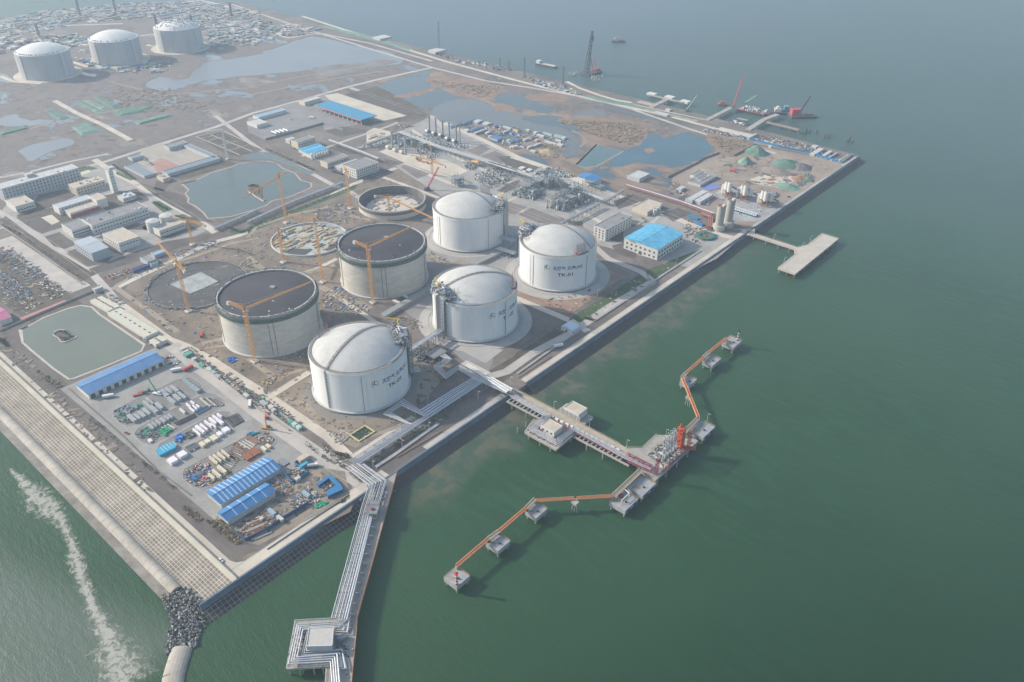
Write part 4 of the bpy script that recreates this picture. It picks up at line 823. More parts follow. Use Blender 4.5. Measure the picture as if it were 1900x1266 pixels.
# catwalks
def catwalk(a, b, label, tan=False, w=1.9, z=4.2):
    t = thing("catwalk", label, "catwalk", (0, 0, 0), group="catwalks between the dolphins"); a = Vector((*a, z)); b = Vector((*b, z)); d = (b-a).normalized(); s = Vector((-d.y, d.x, 0))*w/2
    part(t, "walkway", MB().quad(a-s, b-s, b+s, a+s).quad(a+s-Vector((0, 0, .3)), b+s-Vector((0, 0, .3)), b-s-Vector((0, 0, .3)), a-s-Vector((0, 0, .3))), deckt if tan else catw)
    for e in (-1, 1):
        g_ = MB(); g_.beam(a+s*e, b+s*e, .5, .9); n = max(2, int((b-a).length/2.6)); g_.beam(a+s*e+Vector((0, 0, 1.3)), b+s*e+Vector((0, 0, 1.3)), .3)
        for i in range(n): p = a.lerp(b, i/n)+s*e; p2 = a.lerp(b, (i+1)/n)+s*e; g_.beam(p, p+Vector((0, 0, 1.3)), .2); g_.beam(p+Vector((0, 0, 1.3)) if i % 2 else p, p2 if i % 2 else p2+Vector((0, 0, 1.3)), .14)
        part(t, "side_truss", g_, M("catwalk_orange", (0.55, 0.25, 0.12), .7, .1, .5) if not tan else deckt)
    for p in (a, b): part(t, "end_support", MB().cbox(p.x, p.y, 1.2, 1.5, 1.5, 2.9), deckm)
    return t
zz = 4.2; G5 = lambda x, y: g('j5', x, y, zz); G1 = lambda x, y: g('j1', x, y, zz)
catwalk(G5(250, 795), G5(560, 530), "orange catwalk next to the red and white beacon")
catwalk(G5(560, 530), G5(665, 455), "short tan landing span, second bend from the red and white beacon", True, 2.6)
catwalk(G5(665, 455), G5(935, 225), "orange catwalk second from the red and white beacon")
catwalk(G5(935, 225), G5(1020, 140), "short tan landing span over the platform at the near bend", True, 2.6)
catwalk(G5(1025, 158), G5(1400, 135), "orange catwalk left of the small pile bent")
catwalk(G5(1425, 135), G5(1785, 112), "orange catwalk right of the small pile bent")
catwalk(g('j4', 200, 640, zz), g('j4', 740, 130, zz), "wide tan footbridge joining the pier head to the near catwalks", True, 3.6)
catwalk(g('j2', 1060, 540, zz), g('j2', 1235, 360, zz), "wide tan footbridge behind the big red tower", True, 3.2)
catwalk(g('j2', 1240, 352, zz), G1(765, 1125), "orange catwalk from the footbridge to the white pile bent")
catwalk(G1(760, 1115), G1(672, 900), "orange catwalk beyond the white pile bent")
catwalk(G1(665, 895), G1(715, 840), "short tan landing span at the far bend", True, 2.6)
catwalk(G1(715, 840), G1(925, 655), "orange catwalk in the middle of the far chain")
catwalk(G1(920, 655), G1(985, 598), "short tan landing span second from the black and white beacon", True, 2.6)
catwalk(G1(985, 598), G1(1190, 432), "orange catwalk next to the black and white beacon")
for (c, x, y, lab) in (('j5', 1407, 180, "small grey pile bent carrying the near catwalk"), ('j1', 745, 1135, "small white pile bent carrying the far catwalk")):
    p = g(c, x, y, 2); t = thing("pile_bent", lab, "pier", (*p, 0)); part(t, "cap_beam", MB().cbox(0, 0, 1.6, 5, 3.6, 2.2), deckm)
    for k in (-1.6, 0, 1.6): part(t, "pile", MB().beam((k, 0, 1.6), (k*1.6, 0, -9), .6), pilem)
def beacon(c, x, y, c1, c2, label, h, z=1.4):
    t = thing("beacon", label, "beacon", (*g(c, x, y, z), z))
    for i in range(7): part(t, "band", MB().cyl(0, 0, i*h/8, (i+1)*h/8, .95-.03*i, 12), c1 if i % 2 == 0 else c2)
    part(t, "gallery", MB().cyl(0, 0, h*7/8, h*7/8+.3, 1.5, 12), c1); part(t, "lantern", MB().cyl(0, 0, h*7/8+.3, h+.4, .6, 10, .2), c1)
beacon('j5', 250, 975, red, pipe_w, "red and white banded light beacon on the nearest dolphin", 12)
beacon('j1', 1320, 455, M("beacon_black", (0.03, 0.03, 0.03), .6, 0, 1), pipe_w, "black and white banded light beacon on the farthest dolphin", 12)
# T shaped quay
t = thing("service_quay", "empty T shaped quay of pale concrete beyond the long sea wall", "quay"); q0 = M("quay_deck", (0.42, 0.37, 0.31), .9, .08, .1, col2=(0.49, 0.44, 0.38))
deck(t, [(-371, 862.5), (-306, 862.5), (-306, 869.5), (-371, 869.5)], .6, 1.4, q0, "approach_deck"); deck(t, [(-303.5, 806), (-282.5, 806), (-282.5, 925), (-303.5, 925)], .65, 2.2, q0)
deck(t, [(-310, 862.6), (-303.6, 850), (-303.6, 884), (-310, 869.4)], .58, 1.4, q0, "haunch"); deck(t, [(-371, 884), (-371, 860), (-364, 863), (-364, 869)], .56, 1.4, q0, "haunch")
piles(t, [(x, y) for x in (-302, -293, -284) for y in range(808, 925, 13)]+[(x, y) for x in (-362, -346, -330, -316) for y in (863.5, 868.5)], -.8)
rail(t, [(-371, 869.4), (-310, 869.4), (-303.4, 884), (-303.4, 925), (-283, 925)], .6, rail_y); rail(t, [(-371, 862.6), (-310, 862.6), (-303.4, 850), (-303.4, 806)], .6, rail_y)
for y in (815, 850, 885, 915): part(t, "rubber_fender", MB().box(-282.5, -281.6, y, y+2.2, -3, .3), doord)
for x, y, l in ((-340, 870, "lamp post on the approach to the T shaped quay"), (-305, 895, "lamp post on the far arm of the T shaped quay"), (-304.6, 872, "lamp post at the inner corner of the T shaped quay"), (-304, 822, "lamp post on the near arm of the T shaped quay")): lamp(x, y, .6, 7, l)
# --- pipe trestle
t = thing("pipe_trestle", "long trestle carrying silver pipes and a service road down to the picture's lower edge", "trestle")
PL = gl('m6', [(1045,640),(870,1250)], Z)+gl('L', [(548,855)], Z); PR = gl('m6', [(1400,430),(1190,1210)], Z)+gl('L', [(702,850),(697,930),(662,1300)], Z)
lf = gl('L', [(548,858),(302,872),(246,1182),(502,1166),(494,1300)], Z)
deck(t, [PL[0], PL[1], lf[0], gl('L', [(600, 1290)], Z)[0], PR[4], PR[3], PR[2], PR[1], PR[0], g('m6', 1180, 560, Z)], Z, 1.5, deckm)
deck(t, lf+[g('L', 610, 1295, Z), g('L', 640, 860, Z)], Z+.02, 1.5, deckm, "pump_house_deck")
rail(t, PR, Z, orail, 1.3); rail(t, [PL[0], PL[1]]+lf, Z, pipe_w, 1.0, st=4)
for i in range(16):
    f = (i+.5)/16; a = Vector(PL[0]).lerp(Vector(lf[0]), f); b = Vector(PR[0]).lerp(Vector(PR[2]), f); piles(t, [tuple(a.lerp(b, .12)), tuple(a.lerp(b, .88))], Z-1.5)
piles(t, gl('L', [(265,1170),(330,1175),(420,1170),(480,1165),(320,900),(280,1060),(420,890)], Z), Z-1.5)
b = MB()
for a, c in zip(PR, PR[1:]): b.beam((*a, Z-.6), (*c, Z-.6), .3, 1.5)
part(t, "edge_fascia", b, M("fascia_rust", (0.34, 0.17, 0.12), .8, .15, .4))
# pipe bundle over the trestle
mid = [g('n1', 110, 680, 5), g('n1', 545, 985, 5), g('m6', 1105, 600, 5), g('m6', 1010, 900, 4), g('L', 740, 190, 3.6), g('L', 590, 855, 3.6)]
b0 = thing("pipe_bundle", "bundle of shiny pipes turning at the sea wall and running down the trestle", "pipes")
bundle = [g('n1', 130, 690, 5), g('m6', 1120, 590, 5), g('m6', 1015, 940, 4), g('L', 600, 865, 3.4)]
offs = (-6.2, -5.0, -3.7, -2.6, -1.4, .4, 2.2, 3.3)
pipes(b0, bundle, offs[::2], .36, 4.6); pipes(b0, bundle, offs[1::2], .26, 4.4, M("pipe_grey", (0.33, 0.35, 0.37), .5, .1, .5, metal=.3)); pipes(b0, bundle[:3], (4.6, 5.6), .3, 4.4); bents(b0, bundle, 13, 4.2, 8)
lp = gl('L', [(605,868),(585,893),(330,912),(280,1140),(545,1122),(560,1300)], 3.4)
for k, (i, o) in enumerate(((0, -2.6), (1, -1.2), (2, .1), (3, 1.6))): pipes(b0, [bundle[2], lp[0], lp[1], lp[2], lp[3], lp[4], lp[5]], (o+1.2,), .5 if k == 3 else .38, 4.3)
pipes(b0, gl('L', [(640,840),(610,935),(570,930)], 3)+gl('L', [], 3), (0, 1.6), .35, 3.4)
pipes(b0, gl('L', [(385,925),(345,1095),(590,1080),(600,1170),(540,1172)], 3), (0, 1.4), .32, 3.2); bents(b0, lp[1:5], 6, 3.8, 10, None, Z)
t = thing("valve_platform", "grey steel platform over the pipes where the trestle leaves the land", "platform"); q_ = gl('m6', [(980,855),(1150,870),(1105,1065),(920,1055)], 6.5)
part(t, "grating", MB().prism(q_, 6.2, 6.5), steel); rail(t, q_, 6.5, steel, 1.2, True); rail(t, gl('m6', [(955,935),(1130,930)], 6.5), 6.5, steel_d, 1.2)
for a in q_: part(t, "column", MB().beam((*a, Z), (*a, 6.2), .4), steel)
part(t, "red_valve", MB().cbox(*g('m6', 1030, 990, 6.5), 6.5, 2.2, 2.2, 1.2), M("maroon_pipe", (0, 0, 0)))
ra = rect('L', [(395,1040),(545,1035),(550,915)], Z)
c_ = gl('j6', [(520,760),(885,750),(905,485),(560,500)], 8.0)
t = thing("pump_house", "grey windowless pump house with a flat tiled roof on the trestle platform", "building", (0, 0, Z))
part(t, "wall", MB().prism(c_, 0, 6.9), wallg); part(t, "roof", MB().prism([tuple(Vector(p).lerp((Vector(c_[0])+Vector(c_[2]))/2, .05)) for p in c_], 6.91, 7.05), rooft if 0 else M("roof_tiles", (0.42, 0.40, 0.37), .9, .08, .4, col2=(0.47, 0.45, 0.42)))
b = MB()
for i in range(4): b.beam((*c_[i], 7.15), (*c_[(i+1) % 4], 7.15), .5, .55)
part(t, "parapet", b, M("parapet_light", (0.55, 0.54, 0.52), .8, .05, 1))
part(t, "canopy", MB().prism(gl('j6', [(520,830),(880,810),(885,760),(520,770)], 4), 3.0, 3.4), wallw)
e = g('j6', 1015, 640, 3); t = thing("generator_cabinet", "grey ribbed cabinet beside the pump house on the trestle", "cabinet", (*e, Z)); part(t, "body", MB().cbox(0, 0, 0, 3.4, 5.4, 3, R(-15)), steel)
for k in range(3): part(t, "vent", MB().cbox(.6+k*.9, -2.2-k*.6, 3.0, .7, .7, .5), steel_d)
# land pipe racks
t = thing("pipe_rack", "silver pipes with a square loop, running beside the tank marked TK-03 to the pier", "pipes")
A1 = gl('m1', [(1040,570),(1105,612),(985,705),(1080,795),(1215,700),(1400,808),(1745,965)], 5); pipes(t, A1, (-2.6, -.9, .9, 2.6), .4, 5.2); bents(t, A1, 7, 4.8, 9)
t = thing("pipe_rack", "shiny pipes with a square loop between the tank marked TK-03 and the sea wall", "pipes")
B1 = gl('m1', [(1400,815),(835,1195),(615,1075),(455,1190)], 5)+gl('n1', [(1030,60),(110,670)], 5); pipes(t, B1, (-2.6, -1.0, .6, 2.2), .38, 5.0); bents(t, B1, 6.5, 4.6, 9)
t = thing("pipe_rack", "straight blue grey pipe rack nearest the sea wall road", "pipes")
C1 = gl('m1', [(1470,835)], 5)+gl('n1', [(1110,75),(215,670)], 5); pipes(t, C1, (-1.8, -.4, 1.2, 2.4), .42, 5.2); bents(t, C1, 7, 4.8, 9)
C2 = gl('n1', [(1190,0),(240,680)], 6); pipes(t, C2, (-1,), .3, 3.2)
t = thing("pipe_rack", "upper level pipes running out over the sea wall to the pier", "pipes"); D1 = gl('m1', [(1300,670),(1760,950)], 6)+gl('j3', [(110,330)], 5); pipes(t, D1, (-1.5, 0, 1.5), .42, 6.2, pipe_w); bents(t, D1, 6, 5.8, 9)
t = thing("pipe_rack", "elevated pipe bridge between the tanks marked TK-02 and TK-03", "pipes"); E1 = gl('m1', [(680,520),(880,400),(1040,290)], 9); pipes(t, E1, (-3, -1.8, -.5, 1, 2.4), .5, 9.4); bents(t, E1, 9, 9, 7); E2 = gl('m1', [(640,560),(830,430),(980,330)], 12); pipes(t, E2, (-1, 0, 1), .35, 12.4, pipe_w); bents(t, E2, 5, 12, 10)
t = thing("pipe_rack", "elevated pipe bridge between the tank marked TK-01 and the unlettered tank", "pipes"); E3 = gl('t4', [(1130,760),(1380,850)], 10); pipes(t, E3, (-3, -1, 1, 3), .5, 10); bents(t, E3, 9, 9.6, 7); E3 = gl('t4', [(1130,960),(1390,1040)], 4); pipes(t, E3, (-3, -1, 1, 3), .5, 5, pipe_w); bents(t, E3, 9, 4.6, 7)
t = thing("valve_platform", "dark steel platform at the foot of the tank marked TK-02", "platform"); q_ = gl('m1', [(860,560),(1000,480),(1090,530),(950,610)], 5); part(t, "grating", MB().prism(q_, 4.6, 5), steel); rail(t, q_, 5, steel, 1.2, True)
for a in q_: part(t, "column", MB().beam((*a, 0), (*a, 4.6), .5), steel_d)
part(t, "pipe_mass", MB().lattice((*g('m1', 900, 560, 0), 0), (*g('m1', 1040, 500, 0), 4), 3, t=.4, step=2), steel_d)
# grey cable corridor crossing in front of the dark tanks
t = thing("cable_corridor", "long grey covered corridor between the dark tanks and the white tanks", "corridor"); cc = gl('F', [(990,1130),(1500,830),(1870,650)], 3)
L_, R_ = band(cc, 7); b = MB()
for i in range(2): b.prism([L_[i], L_[i+1], R_[i+1], R_[i]], 0, 3.6)
part(t, "roof_slab", b, M("corridor_grey", (0.27, 0.275, 0.27), .9, .1, .3))
t = thing("equipment_pit", "pale concrete pit with a dark hollow before the central dark roofed tank", "pit"); q_ = gl('t6', [(780,1110),(900,1030),(1100,1120),(990,1190)], .5)
part(t, "pit_wall", MB().prism(q_, 0, 1.2), M("timber", (0, 0, 0))); part(t, "hollow", MB().prism(gl('t6', [(910,1110),(985,1060),(1085,1120),(1010,1170)], 1.3), 1.21, 1.3), doord); part(t, "pale_beam", MB().prism(gl('t6', [(850,1120),(880,1105),(990,1160),(965,1180)], 1.4), 1.21, 1.9), wallw); part(t, "pale_beam", MB().prism(gl('t6', [(975,1060),(1000,1045),(1100,1105),(1075,1120)], 1.4), 1.21, 1.9), wallw)
t = thing("settling_pit", "yellow rimmed square pit of green water before the tank marked TK-03", "pit"); q_ = rect('n1', [(130,250),(325,105),(450,195),(225,330)], 0); x0, x1, y0, y1 = q_
part(t, "rim", MB().box(x0-1.2, x1+1.2, y0-1.2, y0, 0, .9).box(x0-1.2, x1+1.2, y1, y1+1.2, 0, .9).box(x0-1.2, x0, y0, y1, 0, .9).box(x1, x1+1.2, y0, y1, 0, .9), M("rim_yellow", (0.47, 0.43, 0.22), .9, .1, .5))
part(t, "pit_water", MB().box(x0, x1, y0, y1, 0, .12), M("pit_green", (0.03, 0.055, 0.035), .2, .1, .2)); part(t, "kerb", MB().beam((x0-1, y0, .3), (x0-13, y0-1, .3), .6).beam((x0, y0-1, .3), (x0+2, y0-13, .3), .6), kerbm)
# ---------------------------------------------------------------- buildings
ORD = ["nearest", "second from", "third from", "fourth from", "fifth from", "sixth from", "seventh from", "eighth from", "ninth from", "tenth from", "eleventh from", "twelfth from"]
def bR(c, w, n, e): a, b, d = g(c, *w), g(c, *n), g(c, *e); return (a[0], b[0], b[1], d[1])
def flat(name, label, c, w, n, e, h, wm, rm, wins=(), cat="building", **k): return bldg_flat(name, label, cat, bR(c, w, n, e), 0, h, wm, rm, wins=wins, **k)
blue1 = M("roof_blue", (0.075, 0.185, 0.37), .6, .14, .12, col2=(0.10, 0.225, 0.42), spec=.4)
blue2 = M("roof_bright_blue", (0.04, 0.165, 0.37), .6, .14, .12, col2=(0.06, 0.21, 0.43), spec=.4)
blue3 = M("roof_sky_blue", (0.08, 0.31, 0.47), .6, .12, .15, col2=(0.12, 0.43, 0.62), spec=.4)
skyl = M("skylight_pale", (0.30, 0.42, 0.57), .5, .05, .3)
def gable(name, label, r, h, rh, wm, rm, stripes=0, sm=None, wins=(), ops=0, cat="building", ov=.6, opm=None):
    x0, x1, y0, y1 = r; t = thing(name, label, cat, ((x0+x1)/2, (y0+y1)/2)); X, Y = (x1-x0)/2, (y1-y0)/2
    w = MB(); 
    for s in (-1, 1):
        P = [(-X, s*Y, 0), (X, s*Y, 0), (X, s*Y, h), (0, s*Y, h+rh), (-X, s*Y, h)]; w.quad(*(P if s < 0 else P[::-1]))
    w.quad((X, -Y, 0), (X, Y, 0), (X, Y, h), (X, -Y, h)); w.quad((-X, Y, 0), (-X, -Y, 0), (-X, -Y, h), (-X, Y, h)); part(t, "wall", w, wm)
    rf = MB(); fm = []; n = max(1, stripes*2+1); L = 2*(Y+ov); e = X+ov; dz = -ov*rh/X
    ws = L*.022 if stripes else 0; cuts = [-Y-ov]; mt = []
    if stripes:
        for i in range(stripes):
            c_ = -Y-ov+L*(i+1)/(stripes+1); cuts += [c_-ws/2, c_+ws/2]; mt += [0, 1]
    cuts.append(Y+ov); mt.append(0)
    for a, b, m in zip(cuts, cuts[1:], mt):
        rf.quad((0, a, h+rh+.15), (-e, a, h+dz+.15), (-e, b, h+dz+.15), (0, b, h+rh+.15)); rf.quad((e, a, h+dz+.15), (0, a, h+rh+.15), (0, b, h+rh+.15), (e, b, h+dz+.15)); fm += [m, m]
    for a in (-Y-ov, Y+ov): rf.quad((-e, a, h+dz), (e, a, h+dz), (e, a, h+dz+.15), (0, a, h+rh+.15), (-e, a, h+dz+.15)); fm.append(0)
    rf2 = part(t, "roof", rf, [rm, sm or skyl], fm=fm); part(rf2, "ridge_cap", MB().beam((0, -Y-ov, h+rh+.2), (0, Y+ov, h+rh+.2), .5, .18), rm)
    if ops:
        me = MB().box(-1.9, 1.9, -.08, .04, 0, min(h-.9, 4.2)).mesh(opm or doord)
        for i in range(ops): link("door", me, t, (X+.03, -Y+2*Y*(i+.5)/ops, .02), R(90))
    for (face, n, rows, z1, zs, ww, wh, e0, e1) in wins:
        me = MB().box(-ww/2, ww/2, -.10, .02, -wh/2, wh/2).mesh(WIN)
        for j in range(rows):
            for i in range(n):
                f = e0+(e1-e0)*((i+.5)/n)
                link("window", me, t, (-X+2*X*f, -Y-.02, z1+j*zs) if face == 'S' else (X+.02, -Y+2*Y*f, z1+j*zs), 0 if face == 'S' else R(90))
    return t
fl = flat
fl("dormitory", "long four storey cream dormitory at the left edge", 'E', (0,262), (45,300), (548,107), 18, wallg, roofw, wins=(('E', 22, 4, 2.6, 4.2, 1.6, 2.2, .02, .98), ('S', 3, 4, 2.6, 4.2, 1.5, 2, .1, .9)), roofbits=3)
fl("stair_tower", "square rooftop tower block in the middle of the long dormitory", 'E', (205,200), (235,215), (285,200), 21.5, wallg, roofw)
fl("canteen", "cream block with cluttered tan roof beside the tall white tower", 'E', (492,222), (570,248), (800,195), 9.5, wallc, rooft, wins=(('E', 9, 2, 2.6, 4, 1.8, 1.6, .03, .97), ('S', 4, 2, 2.6, 4, 1.6, 1.6, .08, .92)), roofbits=8, seed=3)
fl("office_block", "low white office with bright flat roof at the left picture edge below the dormitory", 'E', (58,325), (128,378), (262,335), 8, wallw, rooft, wins=(('E', 6, 1, 3, 3, 2, 1.8, .05, .95),), roofbits=1)
fl("fire_station", "white rear wing of the fire station, two storeys", 'E', (412,362), (446,395), (690,318), 9, wallw, wallg, wins=(('E', 9, 1, 6.8, 3, 1.6, 1.4, .05, .95),))
t = fl("fire_station", "low front wing of the fire station with a row of red doors", 'E', (475,392), (527,418), (738,352), 6.5, wallw, rooft, doors=tuple(('E', (i+.5)/9, 4.6, 4.8, doorr) for i in range(9)))
fl("fire_station", "taller end block of the fire station with a tan roof", 'E', (660,310), (725,350), (790,322), 11, wallw, rooft, wins=(('S', 3, 2, 3, 4, 1.6, 1.6, .1, .9),))
t = fl("drill_tower", "tall slim white tower in the campus at the left", 'E', (805,222), (838,233), (868,222), 30, wallw, roofw, wins=(('E', 2, 6, 4, 4.4, .9, 1.4, .1, .9),)); part(t, "top_cabin", MB().cbox(0, 3, 30.8, 9, 8, 3), wallg)
fl("workshop", "low white front part of the long two storey hall", 'E', (492,502), (542,560), (690,528), 9, wallw, roofg, wins=(('E', 10, 2, 2.6, 3.6, 1.6, 1.3, .04, .96), ('S', 3, 2, 2.6, 3.6, 1.5, 1.3, .1, .9)))
fl("workshop", "long white two storey hall with a grey roof and rows of windows", 'E', (650,478), (692,535), (1105,402), 11.5, wallw, roofg, wins=(('E', 18, 2, 3, 4.8, 2.2, 1.4, .02, .98), ('S', 3, 2, 3, 4.8, 1.6, 1.4, .1, .9)), roofbits=7, seed=2)
fl("gatehouse", "small white building with roof units right of the tall white tower", 'E', (868,278), (910,302), (1005,272), 5, wallw, roofw, wins=(('E', 5, 1, 2.8, 3, 1.5, 1.4, .05, .95),), roofbits=4, seed=5)
fl("warehouse", "square hall with a tan roof and white walls left of the excavation", 'E', (772,585), (886,662), (1036,612), 10, wallw, rooft, wins=(('S', 8, 2, 3, 4, 1.6, 1.3, .04, .96), ('E', 6, 1, 6.5, 3, 2.6, 1, .05, .95)))
gable("warehouse", "grey metal hall with a pale grey roof beside the square tan roofed hall", bR('E', (568,650), (690,737), (798,685)), 11, 1.2, M("metal_clad", (0.34, 0.38, 0.42), .6, .06, .3), M("roof_metal", (0.36, 0.39, 0.42), .5, .05, .2), wins=(('S', 7, 2, 3, 4, 1.7, 1.5, .05, .95),))
fl("pump_station", "narrow white hall in front of the two white round water tanks", 'E', (1146,520), (1180,557), (1388,500), 8, wallw, rooft, wins=(('E', 9, 1, 4.5, 3, 2.2, 1.3, .04, .96),))
for x, y, l in ((1135, 508, "white round water tank with a conical lid, left of its pair"), (1232, 468, "white round water tank with a conical lid, right of its pair")):
    t = thing("water_tank", l, "water tank", g('E', x, y)); part(t, "wall", MB().cyl(0, 0, 0, 13, 7.6, 32), wallw, smooth=False); part(t, "lid", MB().lathe([(7.9, 13), (7.9, 13.3), (.01, 14.6)], n=32), roofw)
fl("site_shed", "grey roofed site shed right of the grey metal hall", 'E', (1030,735), (1090,770), (1140,740), 5, wallg, roofg); fl("site_shed", "pale blue flat shed beyond the grey roofed site shed", 'E', (1108,692), (1140,712), (1212,675), 3.5, wallg, M("roof_ltblue", (0.25, 0.35, 0.42), .7, .05, .3))
fl("site_shed", "teal roofed shed beside the grey roofed site shed", 'E', (1088,758), (1115,778), (1160,755), 3.5, wallg, M("roof_teal", (0.15, 0.32, 0.33), .7, .05, .3)); fl("site_shed", "low navy shed below the grey roofed site shed", 'E', (970,810), (985,822), (1085,775), 3, M("navy_wall", (0.06, 0.09, 0.22), .7, .1, 1), M("navy_wall", (0, 0, 0)))
fl("site_shed", "small dark roofed shed at the road crossing left of the excavation", 'w1', (1090,640), (1125,665), (1215,625), 4, wallg, roofw); gable("warehouse", "pink roofed shed cut by the left picture edge", bR('w1', (-110,940), (10,1050), (140,985)), 6, 1.5, wallw, M("roof_pink", (0.42, 0.13, 0.22), .6, .06, .3))
# court
fl("office_block", "low grey building at the head of the paved court", 'm5', (305,160), (340,185), (475,132), 5, wallg, roofg)
fl("covered_store", "long low grey shed between the paved court and the pond", 'm5', (296,372), (330,402), (745,258), 4, wallg, M("roof_bluegrey", (0.20, 0.235, 0.27), .8, .1, .2)); fl("covered_store", "long low grey shed beyond the paved court", 'm5', (455,130), (700,262), (740,245), 4, wallg, M("roof_bluegrey", (0, 0, 0)))
fl("covered_store", "low grey shed left of the paved court", 'm5', (0,250), (30,272), (105,235), 4, wallg, M("roof_bluegrey", (0, 0, 0))); fl("covered_store", "wide grey shed in the shade at the court's near corner", 'm5', (-10,320), (130,415), (215,385), 3, wallg, M("roof_bluegrey", (0, 0, 0)))
fl("gatehouse", "cream gate building by the court's near corner", 'm5', (225,425), (290,450), (330,420), 5, wallc, rooft, roofbits=4, seed=9)
# blue roofed works buildings n6/n7
fl("office_block", "small white cubic building left of the blue roofed works", 'n6', (872,192), (930,215), (1010,185), 5.5, wallw, roofw, wins=(('S', 2, 1, 3, 3, 1.6, 1.4, .1, .9),))
fl("works_hall", "tall cream hall behind the blue roofed works", 'n6', (985,258), (1062,305), (1300,222), 11, wallc, roofg, wins=(('E', 8, 1, 7, 3, 1.6, 1.3, .05, .95),))
r = bR('n6', (1090,330), (1150,372), (1420,290)); gable("works_hall", "blue roofed works building beside the cream hall", r, 5, 1.4, wallw, blue3)
r = bR('n6', (1150,365), (1235,420), (1480,335)); gable("works_hall", "blue roofed works building behind the row of white cylinders", r, 5.5, 1.4, wallw, blue3)
for i in range(7):
    a = g('n6', 1245+i*38, 430-i*12); t = thing("process_cylinder", "white upright cylinder, %s the left end of the row before the blue roofed works" % ORD[i], "vessel", (a[0]+3, a[1]), group="white cylinders by the blue roofed works"); part(t, "shell", MB().cyl(0, 0, 0, 8 if i == 0 else 6, 2.2 if i == 0 else 1.5, 14), pipe_w); part(t, "cap", MB().lathe([(2.2 if i == 0 else 1.5, 8 if i == 0 else 6), (.01, 9 if i == 0 else 6.8)], n=14), pipe_w)
fl("office_block", "cream two storey block right of the blue roofed works", 'n7', (520,402), (592,462), (950,352), 8, wallc, roofg, wins=(('E', 8, 1, 5, 3, 2, 1.8, .05, .95),))
fl("covered_store", "low grey annex between the two cream office blocks", 'n7', (718,450), (800,500), (1060,350), 4, wallg, roofw); fl("office_block", "white three storey office with a grey roof before the process plant", 'n7', (838,535), (1055,625), (1400,490), 12.5, wallw, roofg, wins=(('E', 10, 3, 2.8, 3.6, 1.8, 1.5, .05, .95), ('S', 6, 3, 2.8, 3.6, 1.8, 1.6, .05, .95)))
# truck loading station
r = rect('B', [(518,768),(605,738),(912,850),(828,884)], 9); t = thing("loading_canopy", "long blue canopy with a red fascia over truck loading bays", "canopy", (0, 0))
X0, X1, Y0, Y1 = r; part(t, "roof", MB().box(X0, X1, Y0, Y1, 8.2, 9.2), M("canopy_teal", (0.05, 0.24, 0.38), .6, .06, .2)); part(t, "red_fascia", MB().box(X0, X1, Y0-.5, Y0-.01, 7.0, 8.9), M("fascia_red", (0.42, 0.06, 0.08), .7, .2, .6, col2=(0.5, 0.3, 0.3)))
for i in range(11):
    for y in (Y0+3, Y1-3): part(t, "column", MB().beam((X0+3+(X1-X0-6)*i/10, y, 0), (X0+3+(X1-X0-6)*i/10, y, 8.2), 1.0), wallw)
fl("gatehouse", "white office at the far corner of the truck yard", 'B', (380,765), (420,780), (530,745), 6, wallc, roofw); fl("covered_store", "long pale canopy at the left side of the truck yard", 'B', (45,868), (80,885), (238,815), 4.5, wallw, M("roof_ltblue", (0, 0, 0))); fl("gatehouse", "white building at the truck yard's near left corner", 'B', (0,915), (70,945), (130,915), 5, wallw, roofw)
for i in range(4):
    a = g('B', 195+i*28, 985-i*6); t = thing("gas_trailer", "white tube trailer, %s the left end of the row in the truck yard" % ORD[i], "trailer", (*a, 0), 0, "white tube trailers in the truck yard"); part(t, "chassis", MB().box(-7, 7, -1.2, 1.2, .6, 1.2), steel_d); part(t, "vessel", MB().tube([(-6.5, 0, 2.6), (6.5, 0, 2.6)], 1.5, 12), pipe_w)
    for x in (-5, -3.4, 4.4): part(t, "wheel", MB().box(x-.5, x+.5, -1.3, 1.3, 0, 1), doord)
for c, p0, p1, l in (('B', (130,1030), (552,912), "grey boundary wall along the truck yard's near side"), ('B', (552,912), (700,962), "grey boundary wall at the truck yard's right corner")):
    solo("boundary_wall", MB().beam((*g(c, *p0), 1.5), (*g(c, *p1), 1.5), .6, 3), M("roof_bluegrey", (0, 0, 0)), l, "wall")
# admin, canteen on the right
r = (-460.9, -415.2, 731, 786); t = gable("pump_hall", "white hall with a sky blue roof beside the tank marked TK-01", r, 13.5, 3.0, wallw, blue3, wins=(('S', 7, 2, 3, 5.4, 2.4, 2.2, .03, .97), ('E', 9, 2, 3, 5.4, 3, 2.4, .03, .97)), ov=.3)
lt = MB()
for i in range(5):
    for k, (a, b) in enumerate((((0, 0), (1.1, 0)), ((0, .6), (1.1, .6)), ((.55, -.5), (.55, .9)))): lt.beam((-15.5+i*1.9+a[0], -27.62, 12+a[1]), (-15.5+i*1.9+b[0], -27.62, 12+b[1]), .22)
part(t, "lettering", lt, black); part(t, "door", MB().box(-2, 2, -27.7, -27.5, .02, 3.4), doord)
part(t, "roof_valley", MB().box(-4.6, -3.8, -27.6, 27.6, 15.7, 16.2), M("roof_sky_dark", (0.06, 0.28, 0.46), .6, .05, .3))
fl("office_block", "white four storey office with a grey roof behind the tank marked TK-01", 'G', (733,545), (800,586), (990,478), 14.5, wallw, roofg, wins=(('E', 9, 4, 2.4, 3.3, 1.9, 1.7, .03, .97), ('S', 3, 4, 2.4, 3.3, 1.9, 1.9, .06, .94)), roofbits=1)
fl("substation", "low cream building with three white cylinders at its corner", 'G', (1005,362), (1110,402), (1215,338), 5.5, wallc, rooft, wins=(('E', 4, 1, 3, 3, 1.2, 1.6, .05, .5),))
